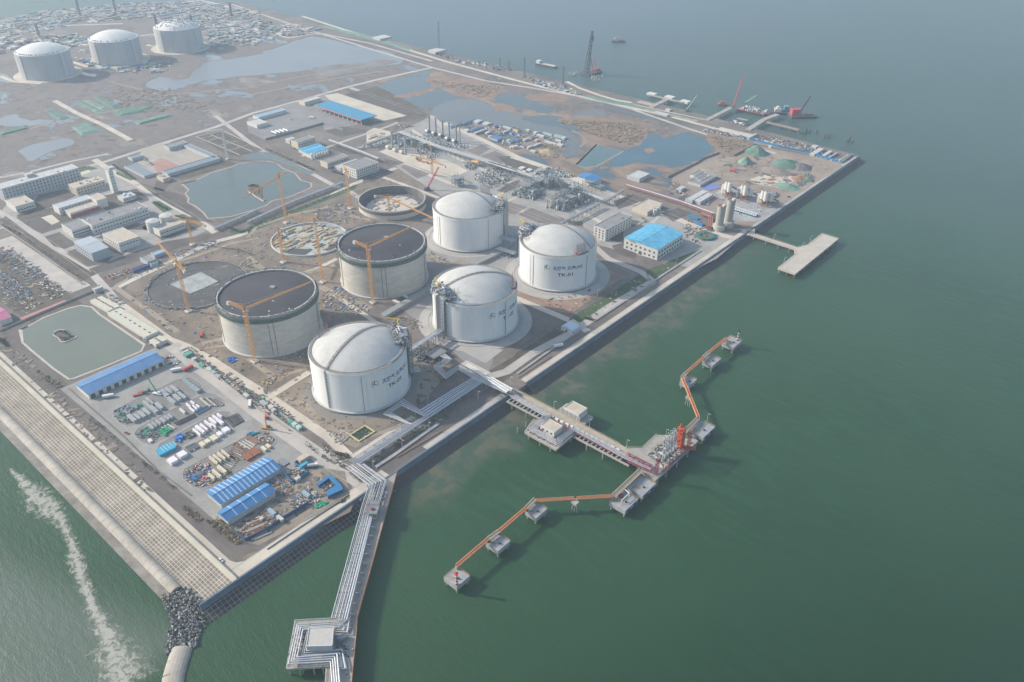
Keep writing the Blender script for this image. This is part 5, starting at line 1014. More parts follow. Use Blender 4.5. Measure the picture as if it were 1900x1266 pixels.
for i in range(3):
    a = g('G', 1145+i*20, 388-i*14); t = thing("process_cylinder", "white upright cylinder, %s the cream building's near corner" % ORD[i], "vessel", (a[0]+3, a[1]), group="three white cylinders by the cream building"); part(t, "shell", MB().cyl(0, 0, 0, 7.5, 1.7, 14), wallw); part(t, "lid", MB().cyl(0, 0, 7.5, 7.8, 1.9, 14), roofw)
fl("warehouse", "flat white roofed store beside the blue roofed plant hall", 'G', (958,128), (1052,155), (1132,118), 5, wallg, roofw)
gable("plant_hall", "white hall with a bright blue roof at the corner of the process plant", bR('p2', (1505,355), (1765,412), (1862,362)), 7.5, 1.8, wallw, blue2)
for w, n, e, h, l, m in (((1430,150), (1500,190), (1580,110), 3, "long grey prefab in the walled site compound", roofg), ((1395,290), (1440,310), (1545,240), 4, "left one of a pair of white roofed sheds left of the concrete silos", roofw), ((1450,300), (1500,320), (1590,262), 4, "right one of a pair of white roofed sheds left of the concrete silos", roofw), ((1332,205), (1360,222), (1395,205), 3, "small white cabin by the red pipe way", roofw)):
    fl("site_shed", l, 'G', w, n, e, h, wallg, m)
for i, (w, n, e) in enumerate((((1430,112),(1450,122),(1530,85)), ((1455,130),(1475,140),(1550,104)), ((1480,150),(1500,160),(1572,124)))): fl("site_shed", "grey prefab strip, %s the compound's far wall" % ORD[i], 'G', w, n, e, 3.2, wallw, roofg, group="prefab strips in the walled site compound")
r = bR('n4', (568,505), (712,570), (815,508)); t = thing("control_shed", "small white shed with a curved pale blue roof by the coast road", "building", ((r[0]+r[1])/2, (r[2]+r[3])/2)); X, Y = (r[1]-r[0])/2, (r[3]-r[2])/2
part(t, "wall", MB().box(-X, X, -Y, Y, 0, 3.6), wallw); b = MB()
for i in range(8):
    a0, a1 = math.pi*i/8, math.pi*(i+1)/8; b.quad((X*1.04*math.cos(a0), -Y-.4, 3.6+1.6*math.sin(a0)), (X*1.04*math.cos(a0), Y+.4, 3.6+1.6*math.sin(a0)), (X*1.04*math.cos(a1), Y+.4, 3.6+1.6*math.sin(a1)), (X*1.04*math.cos(a1), -Y-.4, 3.6+1.6*math.sin(a1)))
part(t, "roof", b, M("roof_paleblue", (0.42, 0.52, 0.60), .6, .04, .3)); part(t, "end_panel", MB().prism([(-X+.1, -Y-.3), (X-.1, -Y-.3), (X-.1, -Y-.2), (-X+.1, -Y-.2)], 3.6, 4.4), wallw); part(t, "door", MB().box(-1, 1, -Y-.15, -Y+.02, .02, 2.6), doord)
# yard sheds
gable("storage_shed", "long plain blue shed beside the near pond", bR('H', (572,482), (660,560), (1200,300)), 5.6, 2.4, wallw, blue1, ops=10, opm=doord)
gable("storage_shed", "long blue shed with white stripes across its roof", bR('y2', (316,712), (447,838), (1045,478)), 5.2, 2.3, wallg, blue2, stripes=14)
gable("storage_shed", "shorter blue shed with four pale roof stripes, nearest the sea wall corner", bR('y2', (418,925), (515,1010), (978,705)), 5.4, 2.2, wallg, blue2, stripes=4)
fl("covered_store", "long pale flat roofed store along the near pond's far side", 'm3', (80,150), (230,330), (300,290), 3, wallw, M("roof_cream", (0.50, 0.49, 0.40), .85, .08, .3)) if 0 else None
for i, (a, b, w, l) in enumerate((((150,125), (445,290), 8, "upper half of the long cream roofed store beside the near pond"), ((440,320), (1050,700), 9, "lower half of the long cream roofed store beside the near pond"), ((1090,760), (1200,830), 7, "short white end block of the cream roofed stores beside the near pond"))):
    p0, p1 = g('m3', *a, 3), g('m3', *b, 3); L_, R_ = band([p0, p1], w+4); t = thing("covered_store", l, "building", (0, 0)); part(t, "wall", MB().prism([L_[0], L_[1], R_[1], R_[0]], 0, 3.3), wallw); L_, R_ = band([p0, p1], w+5); part(t, "roof", MB().prism([L_[0], L_[1], R_[1], R_[0]], 3.31, 3.6), M("roof_cream", (0.50, 0.49, 0.40), .85, .08, .3))
    q = random.Random(i)
    for k in range(8): p = Vector(p0).lerp(Vector(p1), (k+.5)/8); part(t, "roof_vent", MB().cbox(p.x, p.y, 3.6, 1.2, 1.2, .9), q.choice((steel, M("rust_vent", (0.30, 0.14, 0.08), .8, .1, 1))))
# blue walled compounds in the yard
bluew = M("hoarding_blue", (0.035, 0.085, 0.21), .7, .1, .5); bluew2 = M("hoarding_bright", (0.03, 0.17, 0.35), .6, .1, .5)
def hoard(label, c, pts, h=2.6, m=None, w=.3, cat="hoarding"):
    P = gl(c, pts); b = MB()
    for a, d in zip(P, P[1:]): b.beam((*a, h/2+.05), (*d, h/2+.05), w, h)
    return solo("site_hoarding", b, m or bluew, label, cat)
hoard("long navy hoarding round the timber yard at the sea wall corner", 'y2', [(570,1060),(600,1105),(680,1165),(900,1060),(1080,935),(1320,790)], 3); hoard("bright blue fence round the compound with a white canopy", 'y2', [(1065,490),(1150,580),(1310,490),(1180,390),(1310,300)], 2.6, bluew2)
t = thing("site_shed", "bright blue L shaped shed at the yard's right corner", "building", (0, 0)); LB = gl('y2', [(1400,580),(1535,490),(1640,590),(1665,640),(1510,710),(1495,660),(1590,600),(1520,530),(1420,600)], 3); part(t, "wall", MB().prism(LB, 0, 2.9), bluew); part(t, "roof", MB().prism(LB, 2.91, 3.1), bluew2)
for L, Rr, h, l, m in (((1225,405), (1310,370), 3, "teal container in the blue fenced compound", M("teal_cont", (0.05, 0.34, 0.45), .6, .1, .5)), ((1170,530), (1240,520), 3, "white roofed cabin in the blue fenced compound", roofw), ((1000,905), (1055,945), 3, "white cabin by the navy hoarding", roofw), ((905,840), (985,880), 3, "grey blue cabin in the timber yard", M("roof_ltblue", (0, 0, 0))), ((1250,660), (1330,700), 3, "pale grey container in the scrap area", M("roof_ltblue", (0, 0, 0))), ((820,930), (862,930), 2.5, "small white box among the timber", roofw), ((1000,350), (1118,375), .8, "flat grey steel plate pile on the yard", steel), ((1190,330), (1330,300), 3.4, "cream roofed canopy by the blue fenced compound", rooft)):
    a, b = g('y2', *L, h), g('y2', *Rr, h); x0, x1, y0, y1 = min(a[0], b[0]), max(a[0], b[0]), min(a[1], b[1]), max(a[1], b[1])
    t = thing("container", l, "container", ((x0+x1)/2, (y0+y1)/2)); X, Y = max(1.2, (x1-x0)/2), max(1.2, (y1-y0)/2); part(t, "body", MB().box(-X, X, -Y, Y, 0, h), m); part(t, "lid", MB().box(-X-.1, X+.1, -Y-.1, Y+.1, h+.01, h+.15), m)
# ---------------------------------------------------------------- storage yard islands
isl = M("island_gravel", (0.185, 0.175, 0.165), .97, .12, .1, col2=(0.235, 0.225, 0.21))
def island(pts, c='y1'):
    q = gl(c, pts); sheet("pavement", q, .09, isl); L, _ = band(q+[q[0], q[1]], .1); b = MB()
    for i in range(len(q)): b.beam((*q[i], .15), (*q[(i+1) % len(q)], .15), .4, .3)
    solo_k = link("kerb", b.mesh(kerbm)); solo_k["kind"] = "structure"
island([(60,590),(80,640),(160,715),(230,742),(300,725),(620,570),(1130,310),(1180,270),(1150,210),(1060,150),(980,138),(860,165),(560,300),(80,540)])
island([(320,830),(360,900),(420,945),(500,965),(560,950),(1000,720),(1400,500),(1435,450),(1420,400),(1330,345),(1250,330),(1180,345),(900,480),(380,760)])
island([(590,1060),(620,1105),(650,1110),(900,980),(1120,850),(1500,680),(1500,560),(1370,560),(1280,600),(1000,760),(640,960)])
island([(715,1170),(740,1205),(800,1210),(1000,1090),(1560,790),(1530,740),(1400,770),(1000,990)])
island([(45,490),(50,540),(150,620),(230,642),(320,620),(620,440),(990,180),(985,130),(900,60),(830,50),(700,100),(60,440)], 'y2')
gcont = M("container_grey", (0.30, 0.32, 0.33), .6, .07, .3, col2=(0.36, 0.38, 0.39)); tarp = M("white_tarpaulin", (0.66, 0.64, 0.68), .7, .06, .5); creamt = M("cream_tarpaulin", (0.58, 0.53, 0.41), .8, .08, .6)
def boxes(c, rows, base, anchor, h, m, cat, name, group, ridged=True, sort=True):
    if sort: rows = sorted(rows, key=lambda r: r[0][0])
    for i, (L, Rr) in enumerate(rows):
        a, b = g(c, *L, h), g(c, *Rr, h); x0, x1, y0, y1 = min(a[0], b[0]), max(a[0], b[0]), min(a[1], b[1]), max(a[1], b[1])
        X, Y = max(.7, (x1-x0)/2), max(.6, (y1-y0)/2)
        t = thing(name, "%s, %s %s" % (base, ORD[min(i, 11)], anchor), cat, ((x0+x1)/2, (y0+y1)/2), group=group)
        bd_ = part(t, "body", MB().box(-X, X, -Y, Y, .15, h), m)
        if ridged:
            b = MB(); n = max(2, int(2*X/2.2))
            for k in range(n+1): b.box(-X+(2*X-.15)*k/n, -X+(2*X-.15)*k/n+.15, -Y+.05, Y-.05, h+.005, h+.09)
            part(bd_, "roof_rib", b, m)
boxes('y1', [((228,600),(362,655)), ((308,590),(410,632)), ((360,560),(478,605)), ((418,522),(535,575))], "grey container in the near cluster of the top row", "the left end", 2.8, gcont, "container", "container", "grey containers in the storage yard")
boxes('y1', [((425,425),(528,478)), ((497,492),(632,545)), ((462,385),(575,450)), ((570,455),(692,500))], "grey container in the middle cluster of the top row", "the left end", 2.8, gcont, "container", "container", "grey containers in the storage yard")
boxes('y1', [((632,300),(765,345)), ((700,270),(812,318)), ((757,240),(882,290)), ((727,385),(850,435)), ((790,352),(915,395)), ((852,320),(975,375))], "grey container in the cluster right of the mobile crane", "the cluster's left corner", 2.8, gcont, "container", "container", "grey containers in the storage yard")
boxes('y1', [((915,155),(1045,212)), ((1003,235),(1150,285))], "long blue grey container at the top row's right end", "its upper edge", 2.8, M("container_bluegrey", (0.24, 0.29, 0.32), .6, .07, .3), "container", "container", "grey containers in the storage yard")
boxes('y1', [((484,712),(575,755)), ((535,685),(610,730)), ((580,662),(660,700)), ((632,640),(725,672)), ((690,612),(765,645)), ((730,590),(805,625))], "narrow grey crate in the second row", "the left end", 2.6, gcont, "crate", "crate", "grey crates in the storage yard")
boxes('y1', [((962,455),(1025,490)), ((1000,500),(1075,545)), ((1020,425),(1075,455)), ((1045,480),(1105,520)), ((1085,470),(1138,495))], "white wrapped crate before the pipe rows", "the left end", 2.2, tarp, "crate", "crate", "white wrapped crates", False)
boxes('y1', [((880,520),(962,560))], "single pale crate standing apart in the second row", "the open gravel", 2.4, wallw, "crate", "crate", None)
boxes('y1', [((485,905),(560,915))], "white box at the near end of the second row", "the kerb", 1.6, wallw, "crate", "crate", None, False)
boxes('y1', [((1045,770),(1150,835)), ((1072,735),(1205,800)), ((1130,710),(1240,770)), ((1190,668),(1290,730)), ((1240,635),(1350,690)), ((1290,600),(1370,650)), ((1345,580),(1412,615))], "white tarpaulin stack in the third row", "its left end", 3.0, tarp, "covered stack", "covered_stack", "white tarpaulin stacks", False)
boxes('y1', [((1260,700),(1340,745)), ((1330,655),(1438,690))], "white tarpaulin stack set before the third row's larger ones", "the left", 2.8, tarp, "covered stack", "covered_stack", "white tarpaulin stacks", False)
boxes('y1', [((725,1150),(870,1150)), ((845,1080),(985,1075))], "white tarpaulin stack in the fourth row", "its near end", 3.0, tarp, "covered stack", "covered_stack", "white tarpaulin stacks", False)
boxes('y1', [((1122,945),(1215,960)), ((1185,915),(1275,920)), ((1255,870),(1370,880))], "cream tarpaulin stack in the fourth row", "its near end", 2.4, creamt, "covered stack", "covered_stack", "cream tarpaulin stacks", False)
boxes('y1', [((1335,820),(1425,830)), ((1400,775),(1515,775))], "white tarpaulin stack at the far end of the fourth row", "the cream stacks", 2.6, tarp, "covered stack", "covered_stack", "white tarpaulin stacks", False)
boxes('y2', [((315,305),(400,370)), ((350,290),(440,350)), ((395,265),(480,325)), ((435,245),(525,300))], "cream tarpaulin stack in the fifth row's upper cluster", "the left end", 3.2, creamt, "covered stack", "covered_stack", "cream tarpaulin stacks", True)
boxes('y2', [((300,480),(375,520)), ((340,445),(440,500)), ((390,405),(495,455))], "cream tarpaulin stack in the lower cluster of the fifth row", "the left end", 3.0, creamt, "covered stack", "covered_stack", "cream tarpaulin stacks", True)
boxes('y2', [((832,215),(900,235)), ((880,190),(940,205))], "small cream tarpaulin stack at the fifth row's right end", "the brown plates", 2.0, creamt, "covered stack", "covered_stack", "cream tarpaulin stacks", False)
boxes('y2', [((640,300),(760,310)), ((700,255),(840,262))], "rust brown plate stack in the fifth row", "the left", 2.0, M("rust_plate", (0.26, 0.10, 0.055), .8, .2, .5, col2=(0.33, 0.14, 0.08)), "plate stack", "plate_stack", "rust brown plate stacks", True)
# blue framed crates
t = thing("covered_stack", "bright cyan blue crate stack at the left end of the third row", "covered stack", (0, 0)); q_ = gl('y1', [(600,1050),(620,1010),(780,930),(845,970),(840,1000),(660,1090),(640,1090)], 2.6); part(t, "body", MB().prism(q_, .1, 2.6), M("cyan_cover", (0.03, 0.32, 0.48), .6, .1, .3))
for i in range(5): a, b_ = g('y1', 645+i*38, 1000-i*18, 2.7), g('y1', 700+i*38, 1055-i*20, 2.7); part(t, "white_strap", MB().beam((*a, 2.7), (*b_, 2.7), .3, .2), wallw)
def bundle(label, c, p0, p1, n, w, r, m, cat="pipe stack", name="pipe_stack", z=.5, lay=1, group=None, var=0.0, seed=1):
    q = random.Random(seed); a, b = Vector(g(c, *p0)), Vector(g(c, *p1)); d = (b-a).normalized(); s = Vector((-d.y, d.x)); t = thing(name, label, cat, (a.x, a.y), group=group); mb = MB(); ms = m if isinstance(m, list) else [m]; MBs = [MB() for _ in ms]
    for l in range(lay):
        for i in range(n):
            o = s*((i-(n-1)/2)*w/n); f0, f1 = q.uniform(0, var), 1-q.uniform(0, var); p = a.lerp(b, f0)-a+o; e = a.lerp(b, f1)-a+o
            q.choice(MBs).tube([(p.x, p.y, z+l*r*1.8), (e.x, e.y, z+l*r*1.8)], r, 6)
    for mm, mt in zip(MBs, ms):
        if mm.v: part(t, "pipes", mm, mt)
    b = MB(); b.beam((*(a.lerp(Vector(p1) if 0 else Vector(g(c, *p1)), .2)-a-s*w/2), .15), (*(a.lerp(Vector(g(c, *p1)), .2)-a+s*w/2), .15), .3); part(t, "bearer", b, M("timber", (0, 0, 0)))
    return t
dpipe = M("dark_pipe", (0.09, 0.09, 0.10), .5, .2, 1); bpipe = M("rust_rod", (0.20, 0.12, 0.08), .8, .25, 1); ppipe = M("pale_rod", (0.45, 0.42, 0.36), .7, .1, 1)
for i in range(8): bundle("row of dark pipes, %s the upper edge of the comb shaped pipe field" % ORD[i], 'y1', (1150+i*22, 395+i*2), (1270+i*22, 500-i*2), 3, 2.4, .45, [dpipe, ppipe], group="dark pipe rows in the second storage row", seed=i)
bundle("long dark pipe bundle slanting along the second row, left part", 'y1', (835,725), (1100,600), 4, 6, .5, [dpipe, steel], seed=20, var=.1); bundle("long dark pipe bundle slanting along the second row, right part", 'y1', (1090,590), (1260,500), 4, 6, .5, [dpipe, M("pipe_blue", (0.10, 0.20, 0.32), .5, .1, 1)], seed=21, var=.1)
for i in range(5): bundle("dark pipe bundle at the third row's right end, %s the white tarpaulins" % ORD[i], 'y1', (1460+i*32, 640-i*12), (1560+i*26, 745-i*14), 3, 3.2, .45, [dpipe, steel_d], group="dark pipe bundles behind the white tarpaulins", seed=30+i)
bundle("cream sections lying beside the green frames", 'y1', (705,740), (800,795), 3, 8, .7, ppipe, seed=40); bundle("dark pipe pair between the blue frames and the tarpaulins", 'y1', (1000,840), (1085,800), 3, 5, .6, [dpipe, pipe_s], seed=41); bundle("grey sections beside the fourth row's cream stacks", 'y1', (990,1040), (1110,980), 6, 9, .5, [steel, dpipe], seed=42)
bundle("brown timber lengths in the fifth row", 'y2', (480,300), (640,370), 12, 26, .5, [bpipe, ppipe, steel], seed=43, var=.2); bundle("pale and brown beams near the fifth row's upper edge", 'y2', (620,160), (760,240), 8, 20, .6, [bpipe, ppipe, M("rust_plate", (0, 0, 0))], seed=44, var=.2); bundle("brown beams behind the cream tarpaulins", 'y2', (500,240), (650,330), 9, 16, .5, [bpipe, steel_d], seed=45, var=.2)
bundle("long brown timber bundle in the navy hoarded yard", 'y2', (660,1110), (940,990), 16, 18, .5, [bpipe, M("rust_plate", (0, 0, 0)), ppipe], seed=46, var=.3); bundle("loose brown and pale beams in the scrap area", 'y2', (1130,770), (1290,690), 10, 12, .45, [bpipe, steel], seed=47, var=.3)
# uncountable clutter
def scatter(name, c, poly, n, mats, smax=2.4, hmax=1.1, seed=1, z=.05, lmul=2.5, al=None, smin=.5, label=None):
    q = random.Random(seed); P = gl(c, poly); xs = [p[0] for p in P]; ys = [p[1] for p in P]; mb = MB(); fm = []; k = 0; tries = 0
    while k < n and tries < n*8:
        tries += 1; x, y = q.uniform(min(xs), max(xs)), q.uniform(min(ys), max(ys)); ins = False; j = len(P)-1
        for i in range(len(P)):
            if (P[i][1] > y) != (P[j][1] > y) and x < (P[j][0]-P[i][0])*(y-P[i][1])/(P[j][1]-P[i][1])+P[i][0]: ins = not ins
            j = i
        if not ins: continue
        f0 = len(mb.f); s = q.uniform(smin, smax); mb.cbox(x, y, z, s*q.uniform(1, lmul), s*q.uniform(.4, 1), q.uniform(.15, hmax), al+q.choice((0, 1.5708))+q.uniform(-.12, .12) if al is not None else q.uniform(0, 3.14)); fm += [q.randrange(len(mats))]*(len(mb.f)-f0); k += 1
    o = link(name, mb.mesh(mats, fm=fm)); o["kind"] = "stuff"
    if label: o["label"] = label
    return o
junk = [steel, steel_d, bpipe, ppipe, clut, M("timber", (0, 0, 0)), roofw]; greenj = M("green_frame", (0.03, 0.28, 0.16), .6, .2, 1); bluej = M("blue_frame", (0.04, 0.16, 0.50), .6, .2, 1)
scatter("scrap_pile", 'y1', [(80,600),(230,560),(260,640),(330,690),(230,720),(130,680)], 90, [steel, steel_d, dpipe, greenj], 1.6, 1.2, 1); scatter("steel_frames", 'y1', [(70,560),(240,480),(390,520),(230,590)], 60, [steel, M("bluegrey_frame", (0.16, 0.22, 0.27), .6, .2, 1)], 2.4, 1.8, 2, al=0)
scatter("scrap_pile", 'y1', [(340,820),(480,740),(560,800),(640,850),(600,920),(480,920),(390,890)], 150, [steel_d, dpipe, clut, steel, greenj], 1.5, 1.2, 3); scatter("green_frames", 'y1', [(640,800),(720,750),(785,800),(700,860)], 60, [greenj, M("green_frame2", (0.05, 0.40, 0.20), .6, .2, 1)], 2, 2.2, 4, al=0)
scatter("green_frames", 'y1', [(430,790),(520,750),(545,790),(460,830)], 24, [greenj], 1.5, 1.2, 5, al=0); scatter("green_frames", 'y1', [(340,490),(380,470),(425,490),(380,525)], 20, [greenj], 1.5, 1.4, 6, al=0); scatter("blue_frames", 'y1', [(825,890),(900,835),(960,860),(900,935),(850,930)], 70, [bluej, M("blue_frame2", (0.10, 0.28, 0.6), .6, .2, 1)], 1.8, 2.0, 7)
scatter("scrap_pile", 'y1', [(940,850),(1010,800),(1110,830),(1060,880),(980,890)], 50, [steel, dpipe, M("timber", (0, 0, 0))], 2.2, 1.6, 8, al=0)
scatter("scrap_pile", 'y2', [(60,480),(200,380),(330,400),(300,560),(210,620),(90,560)], 220, junk+[bluej, red], 1.6, 1.2, 9); scatter("blue_frames", 'y2', [(125,530),(180,490),(205,520),(160,560)], 30, [bluej, bluew2], 1.6, 1.6, 10); scatter("scrap_pile", 'y2', [(230,560),(400,520),(500,450),(560,460),(330,600),(240,610)], 90, junk, 1.5, .9, 11)
scatter("scrap_pile", 'y2', [(760,120),(900,70),(980,140),(940,190),(800,190)], 70, junk+[M("rust_plate", (0, 0, 0))], 1.6, .9, 12); scatter("blue_frames", 'y2', [(690,100),(740,75),(810,75),(730,115)], 40, [bluew2, greenj], 1.8, 1.4, 13)
scatter("scrap_pile", 'y2', [(560,190),(640,150),(700,220),(620,280)], 60, [bpipe, ppipe, steel], 1.8, .8, 14, al=0); scatter("scrap_pile", 'y2', [(950,580),(1080,510),(1170,590),(1120,630),(1000,600)], 190, junk+[M("rust_plate", (0, 0, 0))], 1.1, 1.0, 15); scatter("scrap_pile", 'y2', [(1100,490),(1190,410),(1290,470),(1230,500)], 130, junk, 1.3, 1.4, 16)
scatter("scrap_pile", 'y2', [(730,650),(1040,500),(1060,540),(960,620),(900,600),(740,680)], 120, junk, 1.3, .9, 17); scatter("scrap_pile", 'y2', [(1460,600),(1520,530),(1570,600),(1480,660)], 90, junk, 1.2, 1.0, 18); scatter("green_frames", 'y2', [(1370,800),(1480,760),(1510,790),(1400,840)], 50, [greenj, M("green_frame2", (0, 0, 0))], 1.3, 1.0, 19)
scatter("scrap_pile", 'y2', [(1120,760),(1300,620),(1440,700),(1420,760),(1230,830),(1150,830)], 200, junk, 1.5, 1.0, 20); scatter("scrap_pile", 'y2', [(640,1050),(760,930),(900,900),(980,960),(720,1120),(650,1100)], 150, [bpipe, ppipe, M("rust_plate", (0, 0, 0)), steel], 1.6, 1.0, 21, al=.4)
scatter("scrap_pile", 'y2', [(980,640),(1100,620),(1120,720),(1010,700)], 60, junk, 1.2, 1.0, 22)
# the strip of stores between the two site roads
scatter("site_clutter", 'm2', [(90,150),(180,170),(420,380),(860,700),(1180,820),(1420,1000),(1618,1150),(1618,1266),(1480,1200),(1050,960),(830,820),(560,600),(200,360),(20,220)], 520, junk+[bpipe, greenj], 1.4, 1.0, 23, al=.0)
scatter("site_clutter", 'n1', [(-350,350),(0,690),(220,860),(420,990),(380,1010),(0,780),(-380,440)], 160, junk, 1.0, .6, 24, al=0)
mats_c = [("white", roofw), ("green", M("site_green", (0.10, 0.30, 0.24), .7, .1, 1)), ("pale teal", M("pale_teal", (0.35, 0.52, 0.47), .7, .1, 1)), ("grey", gcont), ("cream", creamt)]
st = (((10,185),(108,180),0,"white roofed hut at the head of the strip between the site roads"), ((52,235),(145,212),0,"second white roofed hut in the strip, beside a green one"), ((65,260),(195,245),1,"dark green hut beside the second white roofed hut"), ((175,318),(250,315),0,"small square white hut in the strip below the green hut"), ((270,385),(345,410),1,"green container below the square white hut"),
    ((370,440),(440,462),2,"bright teal container in the strip"), ((425,485),(500,500),3,"grey teal container after the bright teal one"), ((480,530),(552,555),3,"grey container after the grey teal one"), ((850,785),(935,800),0,"cream white hut by the road junction strip"), ((1060,880),(1180,905),3,"grey container row head beside the junction"), ((1170,935),(1258,945),0,"pale box after the grey container"), ((1215,985),(1280,985),0,"smaller pale box after the pale box"), ((1430,1130),(1500,1140),1,"green box in the lower strip"), ((1480,1165),(1560,1170),2,"pale teal box after the green box"), ((1535,1205),(1618,1210),2,"pale teal box nearest the strip's lower end"))
for L, Rr, mi, l in st:
    a, b = g('m2', *L, 2.6), g('m2', *Rr, 2.6); x0, x1, y0, y1 = min(a[0], b[0]), max(a[0], b[0]), min(a[1], b[1]), max(a[1], b[1]); X, Y = max(1.2, (x1-x0)/2), max(1.2, (y1-y0)/2)
    t = thing("container", l, "container", ((x0+x1)/2, (y0+y1)/2), group="containers in the strip between the site roads"); part(t, "body", MB().box(-X, X, -Y, Y, .1, 2.6), mats_c[mi][1]); part(t, "roof_panel", MB().box(-X-.15, X+.15, -Y-.15, Y+.15, 2.61, 2.8), mats_c[mi][1])
for i in range(8): bundle("rod bundle in the lower strip, %s the junction" % ORD[i], 'm2', (1290+i*20, 990+i*14), (1330+i*20, 1040+i*14), 2, 1.2, .3, [ppipe, steel], group="rod bundles in the strip", seed=60+i)
for i, (x, y) in enumerate(((720,600), (770,640), (800,680), (640,540))): bundle("timber pallet stack in the strip, %s the green containers" % ORD[3-i], 'm2', (x, y), (x+60, y-30), 4, 3, .5, [ppipe, M("timber", (0, 0, 0))], group="timber stacks in the strip", seed=70+i, cat="timber stack", name="timber_stack")
# left picture edge yard
scatter("building_material", 'w1', [(0,170),(150,150),(540,450),(380,510),(270,480),(0,290)], 420, [bpipe, steel_d, dpipe, steel, M("bluegrey_frame", (0, 0, 0)), M("timber", (0, 0, 0))], 1.2, .9, 25, al=0, lmul=7); scatter("building_material", 'w1', [(0,380),(100,440),(380,660),(330,740),(180,740),(60,680),(0,620)], 380, [bpipe, steel_d, dpipe, steel, M("bluegrey_frame", (0, 0, 0)), gcont], 1.2, .9, 26, al=0, lmul=7)
scatter("building_material", 'w1', [(380,550),(570,475),(760,640),(740,700),(590,735)], 200, [bpipe, M("timber", (0, 0, 0)), steel_d, ppipe], 2.2, 1.1, 27, al=0); scatter("building_material", 'w1', [(205,765),(360,710),(500,780),(330,855)], 90, [bpipe, M("timber", (0, 0, 0)), ppipe], 2.2, 1, 28, al=0); scatter("building_material", 'w1', [(1240,470),(1500,370),(1560,410),(1300,510)], 120, [M("rust_plate", (0, 0, 0)), ppipe, bpipe], 1.6, 1.2, 29, al=0)
scatter("building_material", 'm3', [(330,60),(430,60),(640,200),(560,240),(400,150)], 60, junk, 2, .7, 30, al=0)
scatter("site_clutter", 'F', [(540,960),(660,890),(900,1090),(760,1130),(540,1060)], 200, [M("timber", (0, 0, 0)), M("board_pale", (0, 0, 0)), M("board_yellow", (0, 0, 0)), steel, bluej], 2, .9, 31, al=.3); scatter("site_clutter", 't5', [(980,1000),(1300,860),(1400,900),(1150,1160),(1060,1150)], 150, [M("board_yellow", (0, 0, 0)), bpipe, ppipe, steel_d], 1.8, .8, 32, al=0); scatter("blue_frames", 't5', [(240,1120),(340,1100),(370,1140),(280,1180)], 50, [bluej], 1.4, 1.2, 33)
scatter("site_clutter", 'F', [(520,330),(760,280),(780,430),(600,520),(480,400)], 220, junk+[bluej], 1.8, 1.1, 34); scatter("site_clutter", 'E', [(1650,780),(1899,700),(1899,900),(1760,800)], 90, junk, 1.8, 1.1, 35); scatter("site_clutter", 'E', [(1060,770),(1500,570),(1640,590),(1000,850),(860,880)], 240, junk+[bluej], 1.6, 1.0, 36, al=0)
scatter("site_clutter", 'I', [(90,430),(320,310),(340,340),(140,470)], 90, [M("board_yellow", (0, 0, 0)), steel, bpipe], 1.8, .8, 37, al=0); scatter("site_clutter", 'I', [(580,790),(680,800),(730,860),(640,880)], 50, junk, 1.2, .5, 38); scatter("site_clutter", 'F', [(1330,650),(1480,720),(1460,760),(1300,720)], 60, junk, 1.4, .7, 39)
# ---------------------------------------------------------------- process plant
teals = M("teal_steel", (0.10, 0.145, 0.16), .6, .25, .8, col2=(0.19, 0.235, 0.25)); vesg = M("vessel_grey", (0.34, 0.36, 0.37), .5, .08, .6, metal=.2)
for i, (x, y, h, r) in enumerate(((330,650,26,1.7), (410,668,24,1.0), (495,702,24,1.6), (683,760,22,.8), (820,800,20,.7), (570,560,18,.6))):
    t = thing("exhaust_stack", "grey stack in the front row of the process plant, %s its left end" % ORD[i], "stack", g('p1', x, y), group="stacks in the front row"); sh_ = part(t, "shaft", MB().cyl(0, 0, 0, h, r, 12), vesg); part(sh_, "top_ring", MB().cyl(0, 0, h-1, h+.2, r*1.3, 12), steel)
for i, (x, y, yt) in enumerate(((797,455,28), (877,480,27), (963,505,27), (1045,548,28), (1133,578,28), (1178,585,26))):
    a = g('p1', x, y); t = thing("exhaust_stack", "tall blue grey stack in the process plant's back row, %s its left end" % ORD[i], "stack", a, group="stacks in the back row"); sh_ = part(t, "shaft", MB().cyl(0, 0, 0, yt, 1.35 if i < 5 else .9, 12), M("stack_bluegrey", (0.24, 0.28, 0.32), .6, .08, .5)); part(sh_, "top_ring", MB().cyl(0, 0, yt-1, yt+.2, 1.7, 12), steel)
    if i < 5:
        a = g('p1', x-30, y+5); t = thing("vaporiser", "round grey burner unit beside the tall stacks, %s the left end" % ORD[i], "machine", a, group="burner units by the stacks"); part(t, "casing", MB().tube([(-2.5, 0, 3.4), (2.5, 0, 3.4)], 3.2, 14), vesg); part(t, "plinth", MB().cbox(0, 0, 0, 8, 8, 1.2), steel); part(t, "duct", MB().beam((3, 0, 3), (7, 3, 3), 1.6), steel_d)
for i, (x, y) in enumerate(((270,655), (355,690), (440,715), (620,782))):
    t = thing("pump_cabin", "cream rounded pump casing, %s the plaza's left corner" % ORD[i], "machine", g('p1', x, y), group="cream pump casings on the plaza"); part(t, "casing", MB().tube([(-3, 0, 2.6), (3, 0, 2.6)], 2.6, 10), wallc); part(t, "plinth", MB().cbox(0, 0, 0, 7, 6, .6), shaftm)
